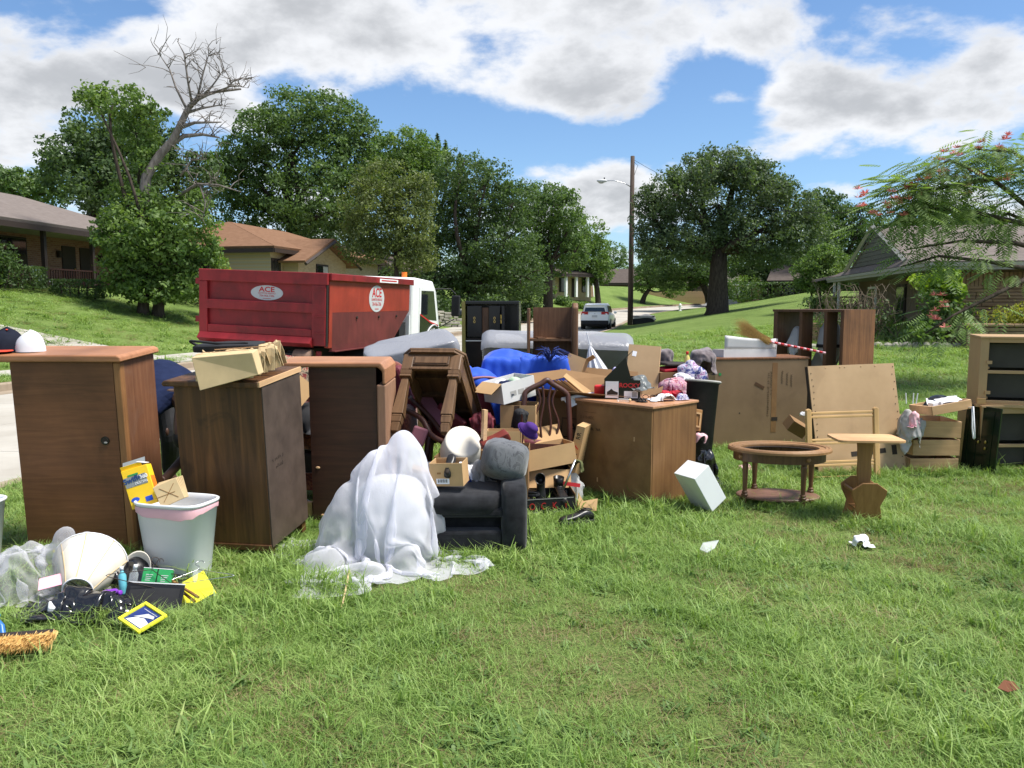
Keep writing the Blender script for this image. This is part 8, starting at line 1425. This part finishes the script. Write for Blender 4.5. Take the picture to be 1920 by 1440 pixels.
tufts = [tuft('turf_a', 52, .10, .040, .0017, 1, m_blade, 1.2), tuft('turf_b', 52, .10, .036, .0016, 2, m_blade, 1.5), tuft('turf_c', 46, .10, .048, .0019, 3, m_blade, 1.1), tuft('turf_d', 36, .09, .070, .0021, 4, m_blade, .9, .9), tuft('turf_e', 26, .07, .105, .0026, 5, m_blade, .7, 1.0), tuft('turf_f', 34, .10, .032, .0018, 6, m_dry, 2.2), tuft('turf_g', 18, .08, .040, .0070, 7, m_weed, 1.6), tuft('turf_h', 10, .05, .15, .0042, 8, m_blade, .7, 1.1), tuft('turf_i', 22, .09, .028, .0055, 9, m_weed, 2.0)]
for o in tufts: gcol.objects.link(o)
clear = [(-1.70, 4.24, .12), (-1.81, 4.0, .11), (-2.22, 3.98, .20), (-2.0, 3.95, .16), (-2.55, 4.28, .22), (-.8, 4.62, .22), (-.45, 4.66, .16), (-1.1, 4.7, .18), (-.75, 4.5, .18), (2.29, 5.14, .07), (-2.2, 3.6, .10), (-2.0, 3.62, .08), (1.3, 5.17, .08), (.5, 5.72, .08), (-2.0, 4.15, .2), (-1.75, 4.1, .1)]      # places where something lies flat on the lawn: (x, y, radius)
def grass_points():
    PT = []; IX = []; SC = []
    for (y0, y1, dens, sc) in ((1.9, 4.0, 360, .95), (4.0, 6.5, 270, 1.05), (6.5, 9.5, 180, 1.2), (9.5, 14, 95, 1.6), (14, 22, 40, 2.2), (22, 34, 14, 3.0)):
        xm = y1*.72+.8; k = int((y1-y0)*2*xm*dens); x = rng.uniform(-xm, xm, k); y = rng.uniform(y0, y1, k); m = np.abs(x) < y*.72+.8; x, y = x[m], y[m]
        l = x-xc(y); m = (l > .24) | (l < -RW-2.7) | ((l < -RW-.24) & (l > -RW-1.2)); x, y = x[m], y[m]
        m = np.ones(len(x), bool)
        for (cx, cy, cr) in clear: m &= (x-cx)**2+(y-cy)**2 > cr*cr
        bare = np.sin(x*1.7+1)*np.sin(y*1.3+x*.6)+.6*np.sin(x*4.1+y*2.7); m &= ~((bare < -.95) & (rng.random(len(x)) < .3)); x, y = x[m], y[m]; k = len(x); z = tz(x, y); PT.append(np.stack([x, y, z], 1))
        pat = np.sin(x*1.7+1)*np.sin(y*1.3+x*.6)+.6*np.sin(x*4.1+y*2.7)+rng.normal(0, .5, k)
        ix = rng.choice([0, 1, 2], k); ix = np.where(pat > .9, 3, ix); ix = np.where((pat > 1.3) & (rng.random(k) < .45), 4, ix); ix = np.where((pat < -.7) & (rng.random(k) < .5), 5, ix); ix = np.where(rng.random(k) < .05, 5, ix); ix = np.where(rng.random(k) < .06, 6, ix); ix = np.where(rng.random(k) < .10*(np.sin(x*.9+2)*np.sin(y*1.1) > 0), 8, ix); ix = np.where(rng.random(k) < .028, 7, ix); IX.append(ix)
        q = rng.uniform(.75, 1.3, k)*(1+.18*np.clip(pat, -1, 1)); SC.append(np.stack([sc*q, sc*q, min(sc, 1.25+.1*sc)*q], 1))
    # longer unmown grass hugging the feet of the furniture
    for (ax, ay, bx, by) in ((-3.1, 5.0, -2.4, 4.95), (-2.0, 4.9, -1.45, 4.72), (-.5, 4.85, .15, 4.85), (.55, 6.6, 1.08, 6.05), (1.08, 6.05, 1.5, 6.5), (2.2, 8.55, 3.2, 8.7), (2.7, 7.2, 3.7, 7.35), (3.7, 7.4, 5.0, 7.4), (.15, 5.75, .6, 5.8), (1.8, 6.2, 2.5, 6.1), (2.45, 5.72, 2.8, 5.7), (-2.3, 4.0, -1.6, 3.8), (-.1, 6.1, 1, 6.6), (-1.5, 5.6, -1, 5.7)):
        k = int(math.hypot(bx-ax, by-ay)*70)+8; t = rng.random(k); x = ax+(bx-ax)*t+rng.normal(0, .05, k); y = ay+(by-ay)*t+rng.normal(0, .05, k); PT.append(np.stack([x, y, np.zeros(k)], 1)); IX.append(rng.choice([3, 4, 4, 6], k)); SC.append(np.repeat(rng.uniform(.8, 1.2, (k, 1)), 3, 1))
    return np.concatenate(PT), np.concatenate(IX), np.concatenate(SC)
def build_grass():
    p, ix, sc = grass_points(); me = bpy.data.meshes.new('grass'); me.vertices.add(len(p)); me.vertices.foreach_set('co', p.astype(np.float32).ravel())
    a = me.attributes.new('pick', 'INT', 'POINT'); a.data.foreach_set('value', ix.astype(np.int32)); a = me.attributes.new('size', 'FLOAT_VECTOR', 'POINT'); a.data.foreach_set('vector', sc.astype(np.float32).ravel()); a = me.attributes.new('turn', 'FLOAT_VECTOR', 'POINT')
    r = np.stack([rng.normal(0, .12, len(p)), rng.normal(0, .12, len(p)), rng.uniform(0, 6.28, len(p))], 1); a.data.foreach_set('vector', r.astype(np.float32).ravel()); me.materials.append(m_blade)
    o = bpy.data.objects.new('grass', me); COL.objects.link(o); tag(o, 'uneven green lawn grass with taller tufts and weeds', 'grass', kind='stuff')
    ng = bpy.data.node_groups.new('scatter_grass', 'GeometryNodeTree'); ng.interface.new_socket('Geometry', in_out='INPUT', socket_type='NodeSocketGeometry'); ng.interface.new_socket('Geometry', in_out='OUTPUT', socket_type='NodeSocketGeometry')
    N = ng.nodes; L = ng.links; gi = N.new('NodeGroupInput'); go = N.new('NodeGroupOutput'); io = N.new('GeometryNodeInstanceOnPoints'); ci = N.new('GeometryNodeCollectionInfo'); ci.inputs[0].default_value = gcol; ci.inputs['Separate Children'].default_value = True; ci.inputs['Reset Children'].default_value = True
    def at(nm, ty): n = N.new('GeometryNodeInputNamedAttribute'); n.data_type = ty; n.inputs[0].default_value = nm; return n.outputs[0]
    L.new(gi.outputs[0], io.inputs['Points']); L.new(ci.outputs[0], io.inputs['Instance']); io.inputs['Pick Instance'].default_value = True; L.new(at('pick', 'INT'), io.inputs['Instance Index']); L.new(at('turn', 'FLOAT_VECTOR'), io.inputs['Rotation']); L.new(at('size', 'FLOAT_VECTOR'), io.inputs['Scale']); L.new(io.outputs[0], go.inputs[0])
    md = o.modifiers.new('scatter', 'NODES'); md.node_group = ng
build_grass()
scene.cycles.max_bounces = 5; scene.cycles.diffuse_bounces = 4; scene.cycles.glossy_bounces = 2; scene.cycles.transmission_bounces = 4; scene.cycles.transparent_max_bounces = 10; scene.cycles.caustics_reflective = False; scene.cycles.caustics_refractive = False
